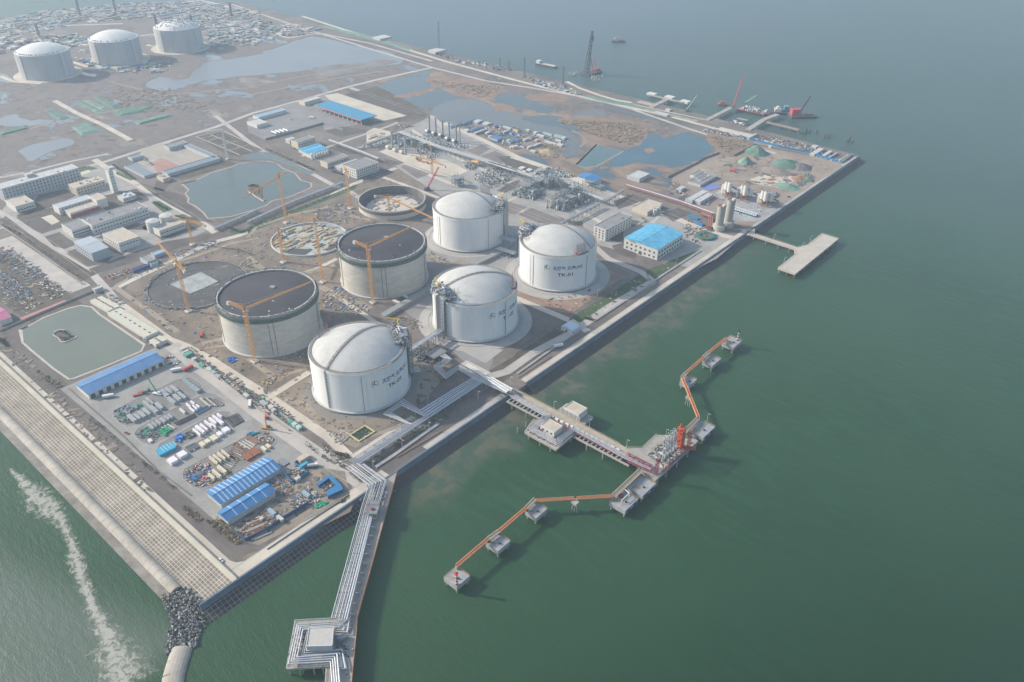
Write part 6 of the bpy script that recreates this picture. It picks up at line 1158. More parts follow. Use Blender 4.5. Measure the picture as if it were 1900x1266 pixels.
def rackp(label, c, pts, w, z, topm, np_=4, r=.35, st=9, deck_=True):
    t = thing("pipe_rack", label, "pipe rack"); P = gl(c, pts, z)
    if deck_:
        L_, R_ = band(P, w*.55); b = MB()
        for i in range(len(P)-1): b.prism([L_[i], L_[i+1], R_[i+1], R_[i]], z+.9, z+1.15)
        part(t, "walkway", b, topm)
    pipes(t, P, [(-.5+(i+.5)/np_)*w*(1 if not deck_ else 1.5) for i in range(np_)], r, z+.4); pipes(t, P, (-w*.2, w*.2), r, z-2.4, steel); bents(t, P, w*1.5, z, st, teals); return t
tanw = M("rack_tan", (0.38, 0.375, 0.34), .8, .1, .3)
rackp("long main pipe rack with a pale walkway across the process plant, left part", 'p1', [(420,440), (940,640), (1480,800), (1890,935)], 6, 8, tanw); rackp("long main pipe rack with a pale walkway, part behind the steel frames", 'p2', [(330,80), (700,190), (1085,322)], 5, 8, tanw)
rackp("pipe rack with pale walkway by the blue roofed plant hall", 'p2', [(1260,305), (1530,395), (1560,475), (1700,510), (1900,590)], 4, 8, tanw); rackp("pipe rack along the pale plaza's far left side", 'p1', [(0,592), (210,520), (425,445)], 5, 6, tanw)
rackp("white pipe rack from the plant corner towards the tank marked TK-01", 'p2', [(1320,905), (1560,780), (1850,632)], 3.4, 7, pipe_w, 3, deck_=False); rackp("pipe rack continuing from the plant corner to the red pipe way", 'G', [(800,288), (850,262), (935,205)], 3, 7, M("maroon_pipe", (0, 0, 0)), 3, deck_=False)
rackp("thin white pipe bridge over the road junction left of the plaza", 'n7', [(610,0), (1130,190), (1400,300)], 3.6, 6, wallw, 3); rackp("pipe rack over the road along the near side of the island pond", 'F', [(0,440), (330,290), (700,150)], 4, 4, pipe_s, 5, deck_=False); rackp("pipe rack along the road left of the formwork slab", 'E', [(1570,490), (1760,410), (1899,345)], 4, 4, pipe_s, 4, deck_=False)
t = thing("pipe_rack", "long dusty red pipe way running to the concrete silos", "pipe rack"); P = gl('G', [(950,175), (1120,225), (1360,300), (1590,385)], 3); pm = M("dusty_red", (0.27, 0.09, 0.08), .85, .35, .5, col2=(0.36, 0.19, 0.165))
pipes(t, P, (-3.2, -1.6, 0), .35, 3.2, pm); pipes(t, P, (2.5, 4), .4, 3.2, pipe_s); bents(t, P, 10, 3, 10, pm)
t = thing("pipe_rack", "short dusty red frame beside the near concrete silo", "pipe rack"); P = gl('n3', [(180,640), (330,700), (320,860), (250,880)], 3); pipes(t, P, (-2, 0, 2), .8, 3.5, pm); bents(t, P, 8, 3, 6, pm)
def cage(label, c, w, n, e, h, lv, seed, nv=10):
    x0, x1, y0, y1 = bR(c, w, n, e); q = random.Random(seed); t = thing("steel_structure", label, "steel frame", ((x0+x1)/2, (y0+y1)/2)); X, Y = (x1-x0)/2, (y1-y0)/2; nx, ny = max(2, int(2*X/9)), max(2, int(2*Y/9)); b = MB()
    for i in range(nx+1):
        for j in range(ny+1):
            hh = h*q.choice((.6, .8, 1, 1)); b.beam((-X+2*X*i/nx, -Y+2*Y*j/ny, 0), (-X+2*X*i/nx, -Y+2*Y*j/ny, hh), .5)
    for l in range(1, lv+1):
        z = h*l/lv*.8
        for i in range(nx+1): b.beam((-X+2*X*i/nx, -Y, z), (-X+2*X*i/nx, Y, z), .35)
        for j in range(ny+1): b.beam((-X, -Y+2*Y*j/ny, z), (X, -Y+2*Y*j/ny, z), .35)
    part(t, "frame", b, teals)
    for i in range(3):
        u, v = q.uniform(-X*.6, X*.4), q.uniform(-Y*.7, Y*.3); part(t, "platform_deck", MB().box(u-q.uniform(4, 8), u+q.uniform(4, 8), v-q.uniform(3, 6), v+q.uniform(4, 9), h*.8*(i % lv+1)/lv+.2, h*.8*(i % lv+1)/lv+.4), steel)
    for i in range(nv):
        u, v = q.uniform(-X+3, X-3), q.uniform(-Y+3, Y-3)
        if q.random() < .5: part(t, "vessel", MB().cyl(u, v, .3, q.uniform(3, h*.9), q.uniform(.7, 1.6), 10), q.choice((vesg, pipe_w, pipe_s)))
        else: part(t, "pipe_run", MB().tube([(u, -Y+2, q.uniform(2, h*.6)), (u, Y-2, q.uniform(2, h*.6))], q.uniform(.25, .5), 6), q.choice((pipe_s, vesg, steel)))
    return t
cage("large teal steel frame block behind the unlettered white tank, left one", 'p2', (640,520), (960,600), (1080,520), 13, 3, 1, 16); cage("teal steel frame block between the main rack and the left frame", 'p2', (790,420), (960,470), (1110,380), 12, 2, 2, 12)
cage("large teal steel frame block behind the tank marked TK-01, right one", 'p2', (1110,690), (1370,760), (1800,600), 13, 3, 3, 20); cage("tall narrow steel frame at the centre of the plant", 'p2', (1090,440), (1150,460), (1260,390), 22, 4, 4, 8); cage("steel frame above the left end of the right block", 'p2', (1250,600), (1350,640), (1560,500), 17, 3, 5, 8)
cage("steel frame with grey pipes in the plant's back row", 'p1', (560,610), (820,700), (940,620), 10, 2, 6, 14); cage("low steel frame behind the stacks' front row", 'p1', (330,560), (560,640), (700,560), 9, 2, 7, 12); cage("dark steel frame at the unlettered tank's far side", 'p1', (1085,1120), (1150,1150), (1200,1110), 16, 3, 8, 4)
cage("steel frame by the maroon pipes at the plant's right corner", 'G', (620,190), (780,230), (800,200), 9, 2, 9, 6)
for c, x, y, l, s in (('p2', 160, 125, "bright orange canopy at the plant's back row, left", 9), ('p1', 800, 650, "orange roofed skid beside the pale plaza", 9)):
    a = g(c, x, y); t = thing("canopy", l, "canopy", a); part(t, "roof", MB().cbox(0, 0, 6, s+2, s, .5), M("orange_canopy", (0.60, 0.36, 0.10), .6, .08, .3))
    for u in (-s/2, s/2):
        for v in (-s/2+.5, s/2-.5): part(t, "column", MB().beam((u, v, 0), (u, v, 6), .4), yel)
for i, (x0, y0, x1, y1) in enumerate(((740,155,845,150), (850,178,940,178), (800,190,850,200))): boxes('p2', [((x0,y0),(x1,y1))], "white flat panel box in the plant's gravel plot", ("left", "right", "smallest")[i]+" of three" if 0 else ("the left side" if i == 0 else "the right side" if i == 1 else "the lower side"), 2, wallw, "cabin", "equipment_cabin", "white boxes in the gravel plot", False)
gm_ = [vesg, pipe_s, teals, steel, steel_d, pipe_w]
scatter("pipe_manifold", 'p2', [(150,250),(420,150),(690,230),(640,330),(420,430),(330,440),(160,330)], 520, gm_, 1.0, 3.0, 50, al=0, smin=.4); scatter("pipe_manifold", 'p2', [(0,90),(180,110),(150,190),(30,180)], 120, gm_, 1.4, 3.4, 51, al=0); scatter("pipe_manifold", 'p2', [(950,230),(1200,150),(1300,180),(1500,270),(1480,300),(1260,290),(1090,290)], 320, gm_, 1.6, 3.0, 52, al=0)
scatter("pipe_manifold", 'p1', [(700,480),(780,450),(1180,590),(1350,620),(1200,680),(1000,620)], 200, gm_, 1.3, 3.0, 53, al=0); scatter("pipe_manifold", 'p1', [(560,620),(700,600),(930,720),(860,800),(700,760)], 180, gm_+[org], 1.3, 3.2, 54, al=0); scatter("pipe_manifold", 'p2', [(330,90),(640,160),(700,220),(640,230),(330,120)], 160, gm_, 1.5, 4, 55, al=0)
scatter("pipe_manifold", 'p1', [(640,790),(820,830),(780,850),(640,810)], 40, [org, M("rust_plate", (0, 0, 0))], 1.6, 2, 56); scatter("pipe_manifold", 'p2', [(1240,640),(1560,500),(1760,580),(1420,740)], 260, gm_, 1.5, 3, 57, al=0); scatter("pipe_manifold", 'p2', [(700,480),(1060,380),(1090,500),(960,580)], 260, gm_, 1.5, 3, 58, al=0)
scatter("pipe_manifold", 'n7', [(1040,120),(1480,30),(1510,50),(1080,170)], 70, [pipe_w, pipe_s, steel], 1.6, 2.5, 59, al=0); scatter("site_clutter", 'p1', [(20,540),(60,490),(240,450),(200,510)], 60, [M("rust_plate", (0, 0, 0)), bpipe, ppipe], 2.4, 1, 60, al=0); scatter("site_clutter", 'p1', [(330,400),(420,340),(600,370),(460,420)], 90, junk, 2, 1, 61)
# ---------------------------------------------------------------- wetland, lakes, far coast
lakel = M("lake_pale", (0.17, 0.18, 0.19), .35, .06, .01, spec=.5); mk = M("mud_path", (0.26, 0.235, 0.20), .95, .1, .1)
def blob(c, pts, mat, z=.04, jit=.0, name="water", seed=1, sub=4):
    P = gl(c, pts); q = random.Random(seed); out = []; n = len(P)
    for i in range(n):
        p0, p1, p2, p3 = P[i-1], P[i], P[(i+1) % n], P[(i+2) % n]; s = math.hypot(p2[0]-p1[0], p2[1]-p1[1])
        for k in range(sub):
            t = k/sub; f = lambda a, b, c_, d: .5*((2*b)+(-a+c_)*t+(2*a-5*b+4*c_-d)*t*t+(-a+3*b-3*c_+d)*t*t*t)
            out.append((f(p0[0], p1[0], p2[0], p3[0])+q.uniform(-jit, jit)*s/sub, f(p0[1], p1[1], p2[1], p3[1])+q.uniform(-jit, jit)*s/sub))
    if name == "water":
        mx_, my_ = sum(a[0] for a in out)/len(out), sum(a[1] for a in out)/len(out); sheet("ground", [(a[0]+(a[0]-mx_)*.045+q.uniform(-2, 2), a[1]+(a[1]-my_)*.045+q.uniform(-2, 2)) for a in out], z-.006, M("mud_margin", (0.13, 0.115, 0.10), .9, .25, .05, col2=(0.20, 0.17, 0.145)))
    return sheet(name, out, z, mat)
blob('p', [(270,157),(300,143),(345,148),(378,118),(430,110),(480,100),(530,82),(585,68),(650,84),(715,95),(745,116),(690,124),(600,128),(540,134),(450,142),(380,150),(330,165),(295,168)], lakel, .05, .25)
blob('A', [(140,1105),(250,1060),(400,1030),(510,1020),(540,1060),(380,1110),(300,1150),(220,1185),(170,1140)], lakel, .05, .1); blob('A', [(0,870),(120,840),(180,880),(400,880),(300,920),(0,920)], lakel, .05, .25)
blob('B', [(480,500),(700,470),(1000,440),(1100,460),(900,500),(600,560),(520,550)], M("mud_flat", (0.20, 0.185, 0.18), .9, .2, .02), .055, .3, "ground")
blob('B', [(940,650),(1000,610),(1100,575),(1300,560),(1400,600),(1280,660),(1160,690),(1050,715),(950,695)], pond_blue, .05, .25); blob('B', [(1150,720),(1280,700),(1420,665),(1560,690),(1640,710),(1500,735),(1350,790),(1250,800),(1170,760)], pond_blue, .052, .25)
blob('p', [(800,210),(812,196),(838,187),(875,184),(912,195),(940,208),(980,216),(1030,232),(1075,262),(1070,285),(1040,292),(1050,275),(1010,258),(975,245),(950,236),(905,228),(860,226),(828,226)], pond_grey, .051, .2)
blob('C', [(0,720),(60,680),(200,700),(330,760),(440,800),(340,830),(200,790),(0,760)], pond_blue, .053, .3); blob('C', [(200,860),(420,850),(560,890),(630,950),(480,935),(230,890)], pond_blue, .054, .3); blob('C', [(560,850),(720,800),(800,830),(700,860),(600,870)], pond_grey, .055, .3)
blob('C', [(830,1200),(930,1110),(1050,1060),(1090,1000),(1180,990),(1250,1015),(1380,975),(1490,1000),(1600,1095),(1440,1190),(1330,1225),(1100,1200),(1040,1190),(900,1225)], M("pond_deepblue", (0.045, 0.10, 0.125), .2, .1, .02, spec=.5), .05, .15)
pondw('C', [(590,1210),(740,1062),(935,1112),(740,1222),(650,1232)], M("pond_teal", (0.075, 0.125, 0.125), .2, .06, .02, spec=.5), .057, mk, 3)
strip("water", gl('C', [(640,745),(820,790),(1000,835),(1180,875),(1380,920)]), [3, 9, 12, 13, 6], .05, pond_blue)
reedm = M("reeds_pink", (0.22, 0.155, 0.12), .98, .3, .04, col2=(0.30, 0.215, 0.165), det=9)
for i, (c, P) in enumerate((('C', [(220,700),(420,690),(560,730),(440,750),(260,740)]), ('C', [(0,760),(100,770),(120,810),(0,820)]), ('C', [(450,880),(700,850),(1040,900),(1100,980),(1000,1080),(700,1040),(620,940),(520,910)]), ('B', [(1300,590),(1500,560),(1899,650),(1700,720),(1450,680)]), ('C', [(1090,1100),(1130,1085),(1165,1110),(1110,1125)]), ('C', [(1540,990),(1720,960),(1899,1060),(1780,1140),(1640,1120)]), ('B', [(1060,710),(1200,680),(1340,650),(1360,665),(1180,715)]), ('C', [(330,1080),(420,1060),(460,1130),(400,1165),(330,1130)]))): blob(c, P, reedm, .068+.002*i, .35, "ground", i, 6)
# reed tufts: real relief on the wetland
q = random.Random(4); tuft = MB()
for c, P, n in (('C', [(450,880),(1040,900),(1100,980),(1000,1080),(620,960)], 420), ('B', [(1300,590),(1899,640),(1700,720)], 160), ('A', [(820,660),(1250,650),(1560,800),(900,830)], 260), ('C', [(1540,990),(1899,1050),(1700,1120)], 150), ('C', [(320,1060),(450,1060),(460,1160),(330,1150)], 90), ('y2', [(300,960),(480,950),(620,1120),(700,1180),(560,1200),(420,1080)], 260), ('y2', [(60,800),(150,860),(260,960),(180,960),(60,860)], 90), ('m6', [(480,150),(640,170),(720,240),(560,260)], 70), ('H', [(200,300),(480,460),(400,480)], 60)):
    Q = gl(c, P); xs = [p[0] for p in Q]; ys = [p[1] for p in Q]; k = 0
    while k < n:
        x, y = q.uniform(min(xs), max(xs)), q.uniform(min(ys), max(ys)); ins = False; j = len(Q)-1
        for i in range(len(Q)):
            if (Q[i][1] > y) != (Q[j][1] > y) and x < (Q[j][0]-Q[i][0])*(y-Q[i][1])/(Q[j][1]-Q[i][1])+Q[i][0]: ins = not ins
            j = i
        if not ins: continue
        k += 1; r = q.uniform(.5, 1.6) if c in ('y2', 'm6', 'H') else q.uniform(1.2, 4)
        for m in range(4): a = q.uniform(0, 6.28); tuft.quad((x+q.uniform(-r, r), y+q.uniform(-r, r), .02), (x+r*math.cos(a), y+r*math.sin(a), q.uniform(.4, 1.5)), (x+r*math.cos(a+1), y+r*math.sin(a+1), q.uniform(.2, .9)))
o = link("reeds", tuft.mesh(M("reed_stalks", (0.24, 0.19, 0.12), .98, .3, .2, col2=(0.34, 0.28, 0.19)))); o["kind"] = "stuff"
strip("path", gl('C', [(1500,830),(1600,870),(1660,1040),(1580,1090)] if 0 else [(560,960),(640,1000),(660,1040),(620,1080)]), 3, .08, mk, None); strip("path", gl('C', [(200,1000),(60,1060)]), 2, .08, mk, None)
netg = M("dust_net_green", (0.085, 0.18, 0.14), .95, .35, .08, col2=(0.15, 0.24, 0.19), det=8); netp = M("dust_net_pale", (0.155, 0.265, 0.205), .95, .3, .08, det=8)
for i, (c, P, l) in enumerate((('A', [(600,738),(650,735),(810,805),(760,818)], "upper middle one of the long netted ridges"), ('A', [(670,712),(720,710),(890,785),(840,808)], "topmost long netted ridge"), ('A', [(540,760),(590,755),(760,830),(720,835)], "left one of the long netted ridges"), ('A', [(820,835),(860,805),(1090,770),(1140,785),(1030,830),(880,855)], "curved netted ridge right of the long ones"), ('A', [(980,900),(1240,835),(1280,850),(1010,920)], "thin netted ridge near the road"), ('A', [(320,815),(380,795),(520,870),(450,885)], "netted heap left of the dirt track"), ('A', [(520,935),(640,900),(760,965),(600,1000)], "netted heap closest to the small grey pond"), ('A', [(0,975),(200,920),(220,945),(0,1000)], "netted ridge at the left picture edge"))):
    Q = gl(c, P); cx_, cy_ = sum(a[0] for a in Q)/len(Q), sum(a[1] for a in Q)/len(Q); solo("netted_heap", MB().prism([(a[0]-cx_, a[1]-cy_) for a in Q], 0, 2.0, [((a[0]-cx_)*.72, (a[1]-cy_)*.72) for a in Q]), netg if i % 2 else netp, "green dust netting, "+l, "netted heap", (cx_, cy_), group="green netted heaps beyond the main road")
def heap(label, c, x, y, r, h, m, rx=1.0, seed=0):
    q = random.Random(seed); n = 14; mb = MB(); rg = [[(r*rx*k*math.cos(2*math.pi*i/n)*q.uniform(.85, 1.1), r*k*math.sin(2*math.pi*i/n)*q.uniform(.85, 1.1), z+q.uniform(-.3, .3)*(k < 1)) for i in range(n)] for k, z in ((1, 0), (.66, h*.42), (.34, h*.75), (.1, h*.96))]
    for a, b in zip(rg, rg[1:]):
        for i in range(n): mb.quad(a[i], a[(i+1) % n], b[(i+1) % n], b[i])
    mb.quad(*rg[-1]); return solo("spoil_heap", mb, m, label, "heap", (*g(c, x, y), .02))
heap("bright green netted cone of spoil", 's1', 755, 225, 12, 10, netp, seed=1); heap("tall teal netted spoil heap at the compound's far corner", 's1', 860, 125, 16, 12, netg, 1.2, 2); heap("wide flat teal netted heap", 's1', 1160, 240, 22, 7, netg, 1.0, 3); heap("dark grey gravel heap beside the wide teal one", 's1', 1295, 265, 17, 6, M("gravel_dark", (0.15, 0.14, 0.14), .95, .2, .3), 1.1, 4)
heap("low brown sand heap in the spoil ground", 's1', 1050, 305, 18, 5, M("sand_brown", (0.24, 0.20, 0.17), .95, .2, .2), 1.3, 5); heap("low green netted heap by the sea wall", 's1', 1170, 460, 14, 4, netp, 1.3, 6); heap("green netted heap beside the sea wall road", 's1', 1370, 390, 9, 4, netg, 1, 7); heap("rust brown heap near the sea wall road", 's1', 1280, 380, 12, 3.5, M("soil_rust", (0.30, 0.18, 0.12), .95, .2, .2), 1, 8)
heap("tan heap in the reeds by the prefab camp", 'C', 390, 1120, 14, 5, M("sand_tan", (0.32, 0.26, 0.18), .95, .25, .2), 1.3, 9)
# concrete silos and batching plant
for x, y, h, l in ((445,895,31,"near one of two tall concrete silos by the sea wall"), (590,835,34,"far one of two tall concrete silos by the sea wall")):
    t = thing("concrete_silo", l, "silo", g('n3', x, y)); part(t, "shaft", MB().cyl(0, 0, 0, h, 4.9, 32), M("silo_concrete", (0.33, 0.325, 0.29), .9, .1, .3, stretch=(1, 1, 4))); part(t, "plinth", MB().cyl(0, 0, 0, 6.5, 7.4, 24), M("silo_base", (0.45, 0.42, 0.36), .9, .1, .3)); part(t, "top_rim", MB().ring(4.2, 5.1, h, h+.7, 32), steel)
    part(t, "top_tank", MB().cyl(2, 1, h, h+2.2, 1.8, 12), pipe_w); part(t, "inside_cap", MB().cyl(0, 0, h-.02, h+.2, 4.1, 24), M("rust_plate", (0, 0, 0)))
rustl = M("rust_legs", (0.30, 0.13, 0.07), .8, .2, .6)
for i, (x, y, l) in enumerate(((600,385,"left cement silo cluster behind the concrete silos"), (845,440,"middle cement silo cluster with a white control block"), (1165,530,"right cement silo cluster nearest the sea wall"))):
    t = thing("batching_plant", l, "batching plant", g('n3', x, y))
    for k, (u, v) in enumerate(((0, 0), (-6, 4), (5.5, 5))):
        if i == 0 and k == 2: continue
        si_ = part(t, "silo", MB().cyl(u, v, 7.5, 20 if k == 0 else 18, 3.1, 16), wallw); part(si_, "silo_hopper", MB().cyl(u, v, 5, 7.5, .8, 12, 3.1), rustl); part(si_, "silo_top", MB().cyl(u, v, 20 if k == 0 else 18, 21 if k == 0 else 19, 1.6, 8), steel)
    part(t, "support_legs", MB().lattice((0, 0, 0), (0, 0, 9), 6.5, t=.6, step=3).lattice((-6, 4, 0), (-6, 4, 8), 6, t=.5, step=4), rustl)
    part(t, "control_block", MB().cbox(-10, 8, 0, 8, 7, 12), wallw); part(t, "conveyor", MB().beam((-6, 10, 12), (10, 22, 2), 2.2), steel)
scatter("building_material", 'n3', [(1230,400),(1350,320),(1350,400),(1290,420)], 30, [bluew, steel], 3, 3, 62)
def vehicle_mesh(kind):
    if kind == 'car':
        b = MB().prism([(-2.2, -.88), (2.2, -.88), (2.2, .88), (-2.2, .88)], .35, .95); c = MB().prism([(-1.7, -.82), (1.0, -.82), (1.0, .82), (-1.7, .82)], .951, 1.5, [(-1.2, -.7), (.4, -.7), (.4, .7), (-1.2, .7)])
        w = MB().box(-1.15, .35, -.68, .68, 1.501, 1.52); return b, c, w, ((-1.4, .62, .33), (1.4, .62, .33))
cw_tyre = MB().tube([(0, -.12, 0), (0, .12, 0)], .34, 10).mesh(doord)
def mkcar(col, name):
    b, c, w, wh = vehicle_mesh('car'); t = thing("parked_car", "", "car"); k = [(part(t, "body", b, col), []), (part(t, "windows", c, WIN), []), (part(t, "roof_panel", w, col), [])]
    for x in (-1.35, 1.35):
        for y in (-.8, .8): k.append((link("wheel", cw_tyre, t, (x, y, .34)), []))
    return t, k
def mktruck(cabc, bodyc, L=7.5):
    t = thing("parked_truck", "", "truck"); k = [(part(t, "chassis", MB().box(-L/2, L/2, -1.0, 1.0, .6, .95), steel_d), []), (part(t, "cab", MB().prism([(L/2-2, -1.2), (L/2, -1.2), (L/2, 1.2), (L/2-2, 1.2)], .95, 3.0), cabc), []), (part(t, "windscreen", MB().box(L/2+.01, L/2+.05, -1.0, 1.0, 1.9, 2.7), WIN), []), (part(t, "load_body", bodyc(L), cabc), [])]
    for x in (-L/2+1, -L/2+2.2, L/2-1):
        for y in (-1.05, 1.05): k.append((link("wheel", MB().tube([(0, -.16, 0), (0, .16, 0)], .5, 10).mesh(doord), t, (x, y, .5)), []))
    return t, k
carw = M("car_white", (0.62, 0.62, 0.62), .35, 0, 1, spec=.5); carr = M("car_red", (0.38, 0.05, 0.06), .35, 0, 1, spec=.5); card = M("car_dark", (0.06, 0.065, 0.075), .35, 0, 1, spec=.5); cars_ = M("car_silver", (0.36, 0.38, 0.40), .35, 0, 1, spec=.5)
cars = {}
def car(c, x, y, rz, col, label, group="cars parked on the site", z=.1):
    k = col.name
    if k not in cars: cars[k] = mkcar(col, k); r = cars[k][0]; r.location = (*g(c, x, y), z); r.rotation_euler = (0, 0, R(rz)); tag(r, label, "car", group)
    else: r = dup(cars[k], (*g(c, x, y), z), R(rz), label, group)
    return r
trucks = {}
def truck(c, x, y, rz, kind, label, group="trucks on the site"):
    if kind not in trucks:
        f = {'mixer': lambda L: MB().tube([(-L/2+.4, 0, 2.6), (-L/2+2.4, 0, 2.3), (L/2-2.3, 0, 1.9)], 1.15, 12), 'flat': lambda L: MB().box(-L/2, L/2-2.1, -1.2, 1.2, .951, 1.3), 'box': lambda L: MB().box(-L/2, L/2-2.1, -1.2, 1.2, .951, 3.1)}[kind.split('_')[0]]
        trucks[kind] = mktruck({'w': carw, 'r': M("truck_red", (0.42, 0.07, 0.06), .5, .1, 1), 'g': M("truck_green", (0.06, 0.24, 0.16), .5, .1, 1)}[kind.split('_')[1]], f, {'mixer': 8, 'flat': 10, 'box': 9}[kind.split('_')[0]]); r = trucks[kind][0]; r.location = (*g(c, x, y), .1); r.rotation_euler = (0, 0, R(rz)); tag(r, label, "truck", group); return r
    return dup(trucks[kind], (*g(c, x, y), .1), R(rz), label, group)
for i in range(12): truck('n3', 690+i*31, 585+i*9.5, 100, 'mixer_w', "white mixer truck in the row below the batching plants, %s its left end" % ORD[i], "white mixer trucks in a row")
sheet("pavement", gl('n3', [(670,615),(700,590),(1000,670),(970,715)]), .09, M("bay_blue", (0.28, 0.40, 0.46), .8, .1, .2))
for i, (x, y) in enumerate(((225,490), (250,500), (278,510), (300,480), (150,490))): car('n3', x, y, 100, (carw, cars_, carw, cars_, carw)[i], "car parked beside the white roofed sheds, %s the sheds' right end" % ORD[i], "cars by the white roofed sheds")
# prefab camp
pb = M("prefab_blue", (0.08, 0.17, 0.34), .7, .1, .3); pt = M("prefab_teal", (0.20, 0.36, 0.32), .7, .1, .3); pl = M("prefab_pale", (0.42, 0.44, 0.46), .7, .1, .3)
camp = [((85,300),(245,262),pb), ((245,262),(415,212),pb), ((395,235),(515,228),pl), ((505,260),(625,258),pl), ((265,345),(360,345),roofw), ((360,350),(505,300),pb), ((410,385),(560,330),pl), ((540,380),(620,368),roofw), ((580,425),(640,415),roofw), ((600,440),(780,440),pb), ((650,300),(700,280),pb), ((690,280),(760,295),pb), ((760,370),(850,350),pl), ((850,380),(900,380),pb), ((765,300),(880,322),roofw), ((890,345),(975,352),M("orange_canopy", (0, 0, 0))),
    ((820,480),(860,465),roofw), ((860,500),(940,450),pb), ((920,480),(1000,455),pb), ((1020,470),(1100,450),pl), ((1065,340),(1110,345),roofw), ((1145,375),(1215,372),roofw), ((1165,470),(1225,465),roofw), ((1190,405),(1300,420),roofw), ((1270,375),(1400,400),pt), ((1405,410),(1590,440),pt), ((1425,465),(1510,480),roofw), ((1300,480),(1440,520),roofw), ((1440,525),(1540,530),roofw), ((1065,565),(1150,545),pl), ((1145,545),(1250,510),pl), ((985,540),(1060,545),bluew2), ((1120,595),(1180,615),roofw), ((940,395),(1000,400),pb), ((1100,440),(1170,430),pb), ((850,560),(900,550),roofw)]
for i, (L, Rr, m) in enumerate(camp):
    a, b = g('p3', *L, 3), g('p3', *Rr, 3); x0, x1, y0, y1 = min(a[0], b[0]), max(a[0], b[0]), min(a[1], b[1]), max(a[1], b[1]); X, Y = max(1.8, (x1-x0)/2), max(1.8, (y1-y0)/2)
    cn = {"prefab_blue": "blue", "prefab_teal": "teal", "prefab_pale": "grey", "roof_pale": "white", "orange_canopy": "orange", "hoarding_bright": "bright blue"}.get(m.name, "white")
    rel = ["left end", "left half", "right half", "right end"][(L[0] >= 420)+(L[0] >= 780)+(L[0] >= 1120)]; prev = sum(1 for (l2, r2, m2) in camp[:i] if m2 == m and ["left end", "left half", "right half", "right end"][(l2[0] >= 420)+(l2[0] >= 780)+(l2[0] >= 1120)] == rel)
    t = thing("prefab_hut", "%s prefab hut, %s of the camp by the lake, %s the left" % (cn, rel, ORD[prev]), "hut", ((x0+x1)/2, (y0+y1)/2), group="prefab huts in the camp"); part(t, "body", MB().box(-X, X, -Y, Y, .1, 2.8), wallg); part(t, "roof", MB().quad((-X-.2, -Y-.2, 2.8), (X+.2, -Y-.2, 2.8), (X+.2, 0, 3.3), (-X-.2, 0, 3.3)).quad((-X-.2, 0, 3.3), (X+.2, 0, 3.3), (X+.2, Y+.2, 2.8), (-X-.2, Y+.2, 2.8)).quad((X+.2, -Y-.2, 2.8), (X+.2, Y+.2, 2.8), (X+.2, 0, 3.3)).quad((-X-.2, Y+.2, 2.8), (-X-.2, -Y-.2, 2.8), (-X-.2, 0, 3.3)), m)
scatter("site_clutter", 'p3', [(260,330),(420,230),(760,290),(1060,340),(1600,440),(1600,540),(1480,560),(1100,560),(850,520),(560,440)], 300, junk+[pb, pl], 2.2, 1.6, 63, al=0)
for i, (x, y, r) in enumerate(((900,585,2.4), (930,580,2.4), (770,520,1.6), (1540,470,2.4))): t = solo("round_tank", MB().cyl(0, 0, 0, 4, r, 14), wallw, "small white round tank by the prefab camp, %s the road bend" % ORD[i], "tank", g('p3', x, y), group="small round tanks by the camp")
# corner compound with blue hoarding at the far sea wall corner
hoard("long blue hoarding along the far corner compound's near side", 'c1', [(870,470),(960,500),(1010,510),(1200,560),(1460,610),(1530,640),(1720,690)], 3.2, bluew2, .5); hoard("white fence at the far end of the corner compound", 'c1', [(1720,690),(1740,680),(1815,625)], 3, wallw, .4)
for i, (L, Rr) in enumerate((((1460,610),(1580,570)), ((1560,625),(1650,590)), ((1620,640),(1695,600)), ((1710,670),(1775,620)), ((1470,550),(1535,545)), ((1110,545),(1150,545)), ((950,480),(1000,440)), ((150,262),(285,280)), ((245,238),(300,240)))):
    boxes('c1', [(L, Rr)], "white roofed cabin, " + ("long leftmost one of the far corner compound", "second from left in the far corner compound", "third from left in the far corner compound", "at the very corner of the sea wall", "behind the long cabin in the far corner compound", "standing alone beside the blue hoarding", "at the compound's gate by the quay", "long one on the far causeway", "small one beside the far causeway's piles")[i] + ",", "", 3.2, roofw, "cabin", "site_cabin", None, False)
scatter("site_clutter", 'c1', [(1000,450),(1250,500),(1500,550),(1480,600),(1200,550),(1010,500)], 240, junk+[pb, pl], 2.4, 2, 64, al=0); scatter("site_clutter", 'c1', [(590,400),(740,430),(930,490),(900,500),(700,450),(570,420)], 200, junk+[pb, pl], 2.6, 2, 65, al=0); scatter("site_clutter", 'c1', [(1500,600),(1720,660),(1700,690),(1480,630)], 90, [roofw, pl, bluew2], 2.4, 2, 66)
scatter("site_clutter", 's1', [(200,340),(420,330),(560,360),(500,400),(260,450)], 90, junk+[bluew2, pl], 2, 1.6, 67, al=0); scatter("site_clutter", 's1', [(0,400),(120,430),(200,560),(0,530)], 110, junk, 1.8, 1.2, 68); scatter("site_clutter", 's1', [(160,800),(280,760),(380,860),(420,960),(300,1020),(150,960)], 170, junk+[rustl], 1.8, 1.4, 69); scatter("site_clutter", 's1', [(1340,320),(1440,360),(1350,430),(1270,450)], 70, [greenj, rustl, bluej], 2, 1.6, 70)
solo("tarpaulin", MB().prism(gl('s1', [(310,470),(440,420),(520,470),(400,500)]), .05, .5), M("tarp_violet", (0.16, 0.20, 0.42), .8, .1, .3), "violet blue tarpaulin spread behind the pair of white roofed sheds", "tarpaulin")
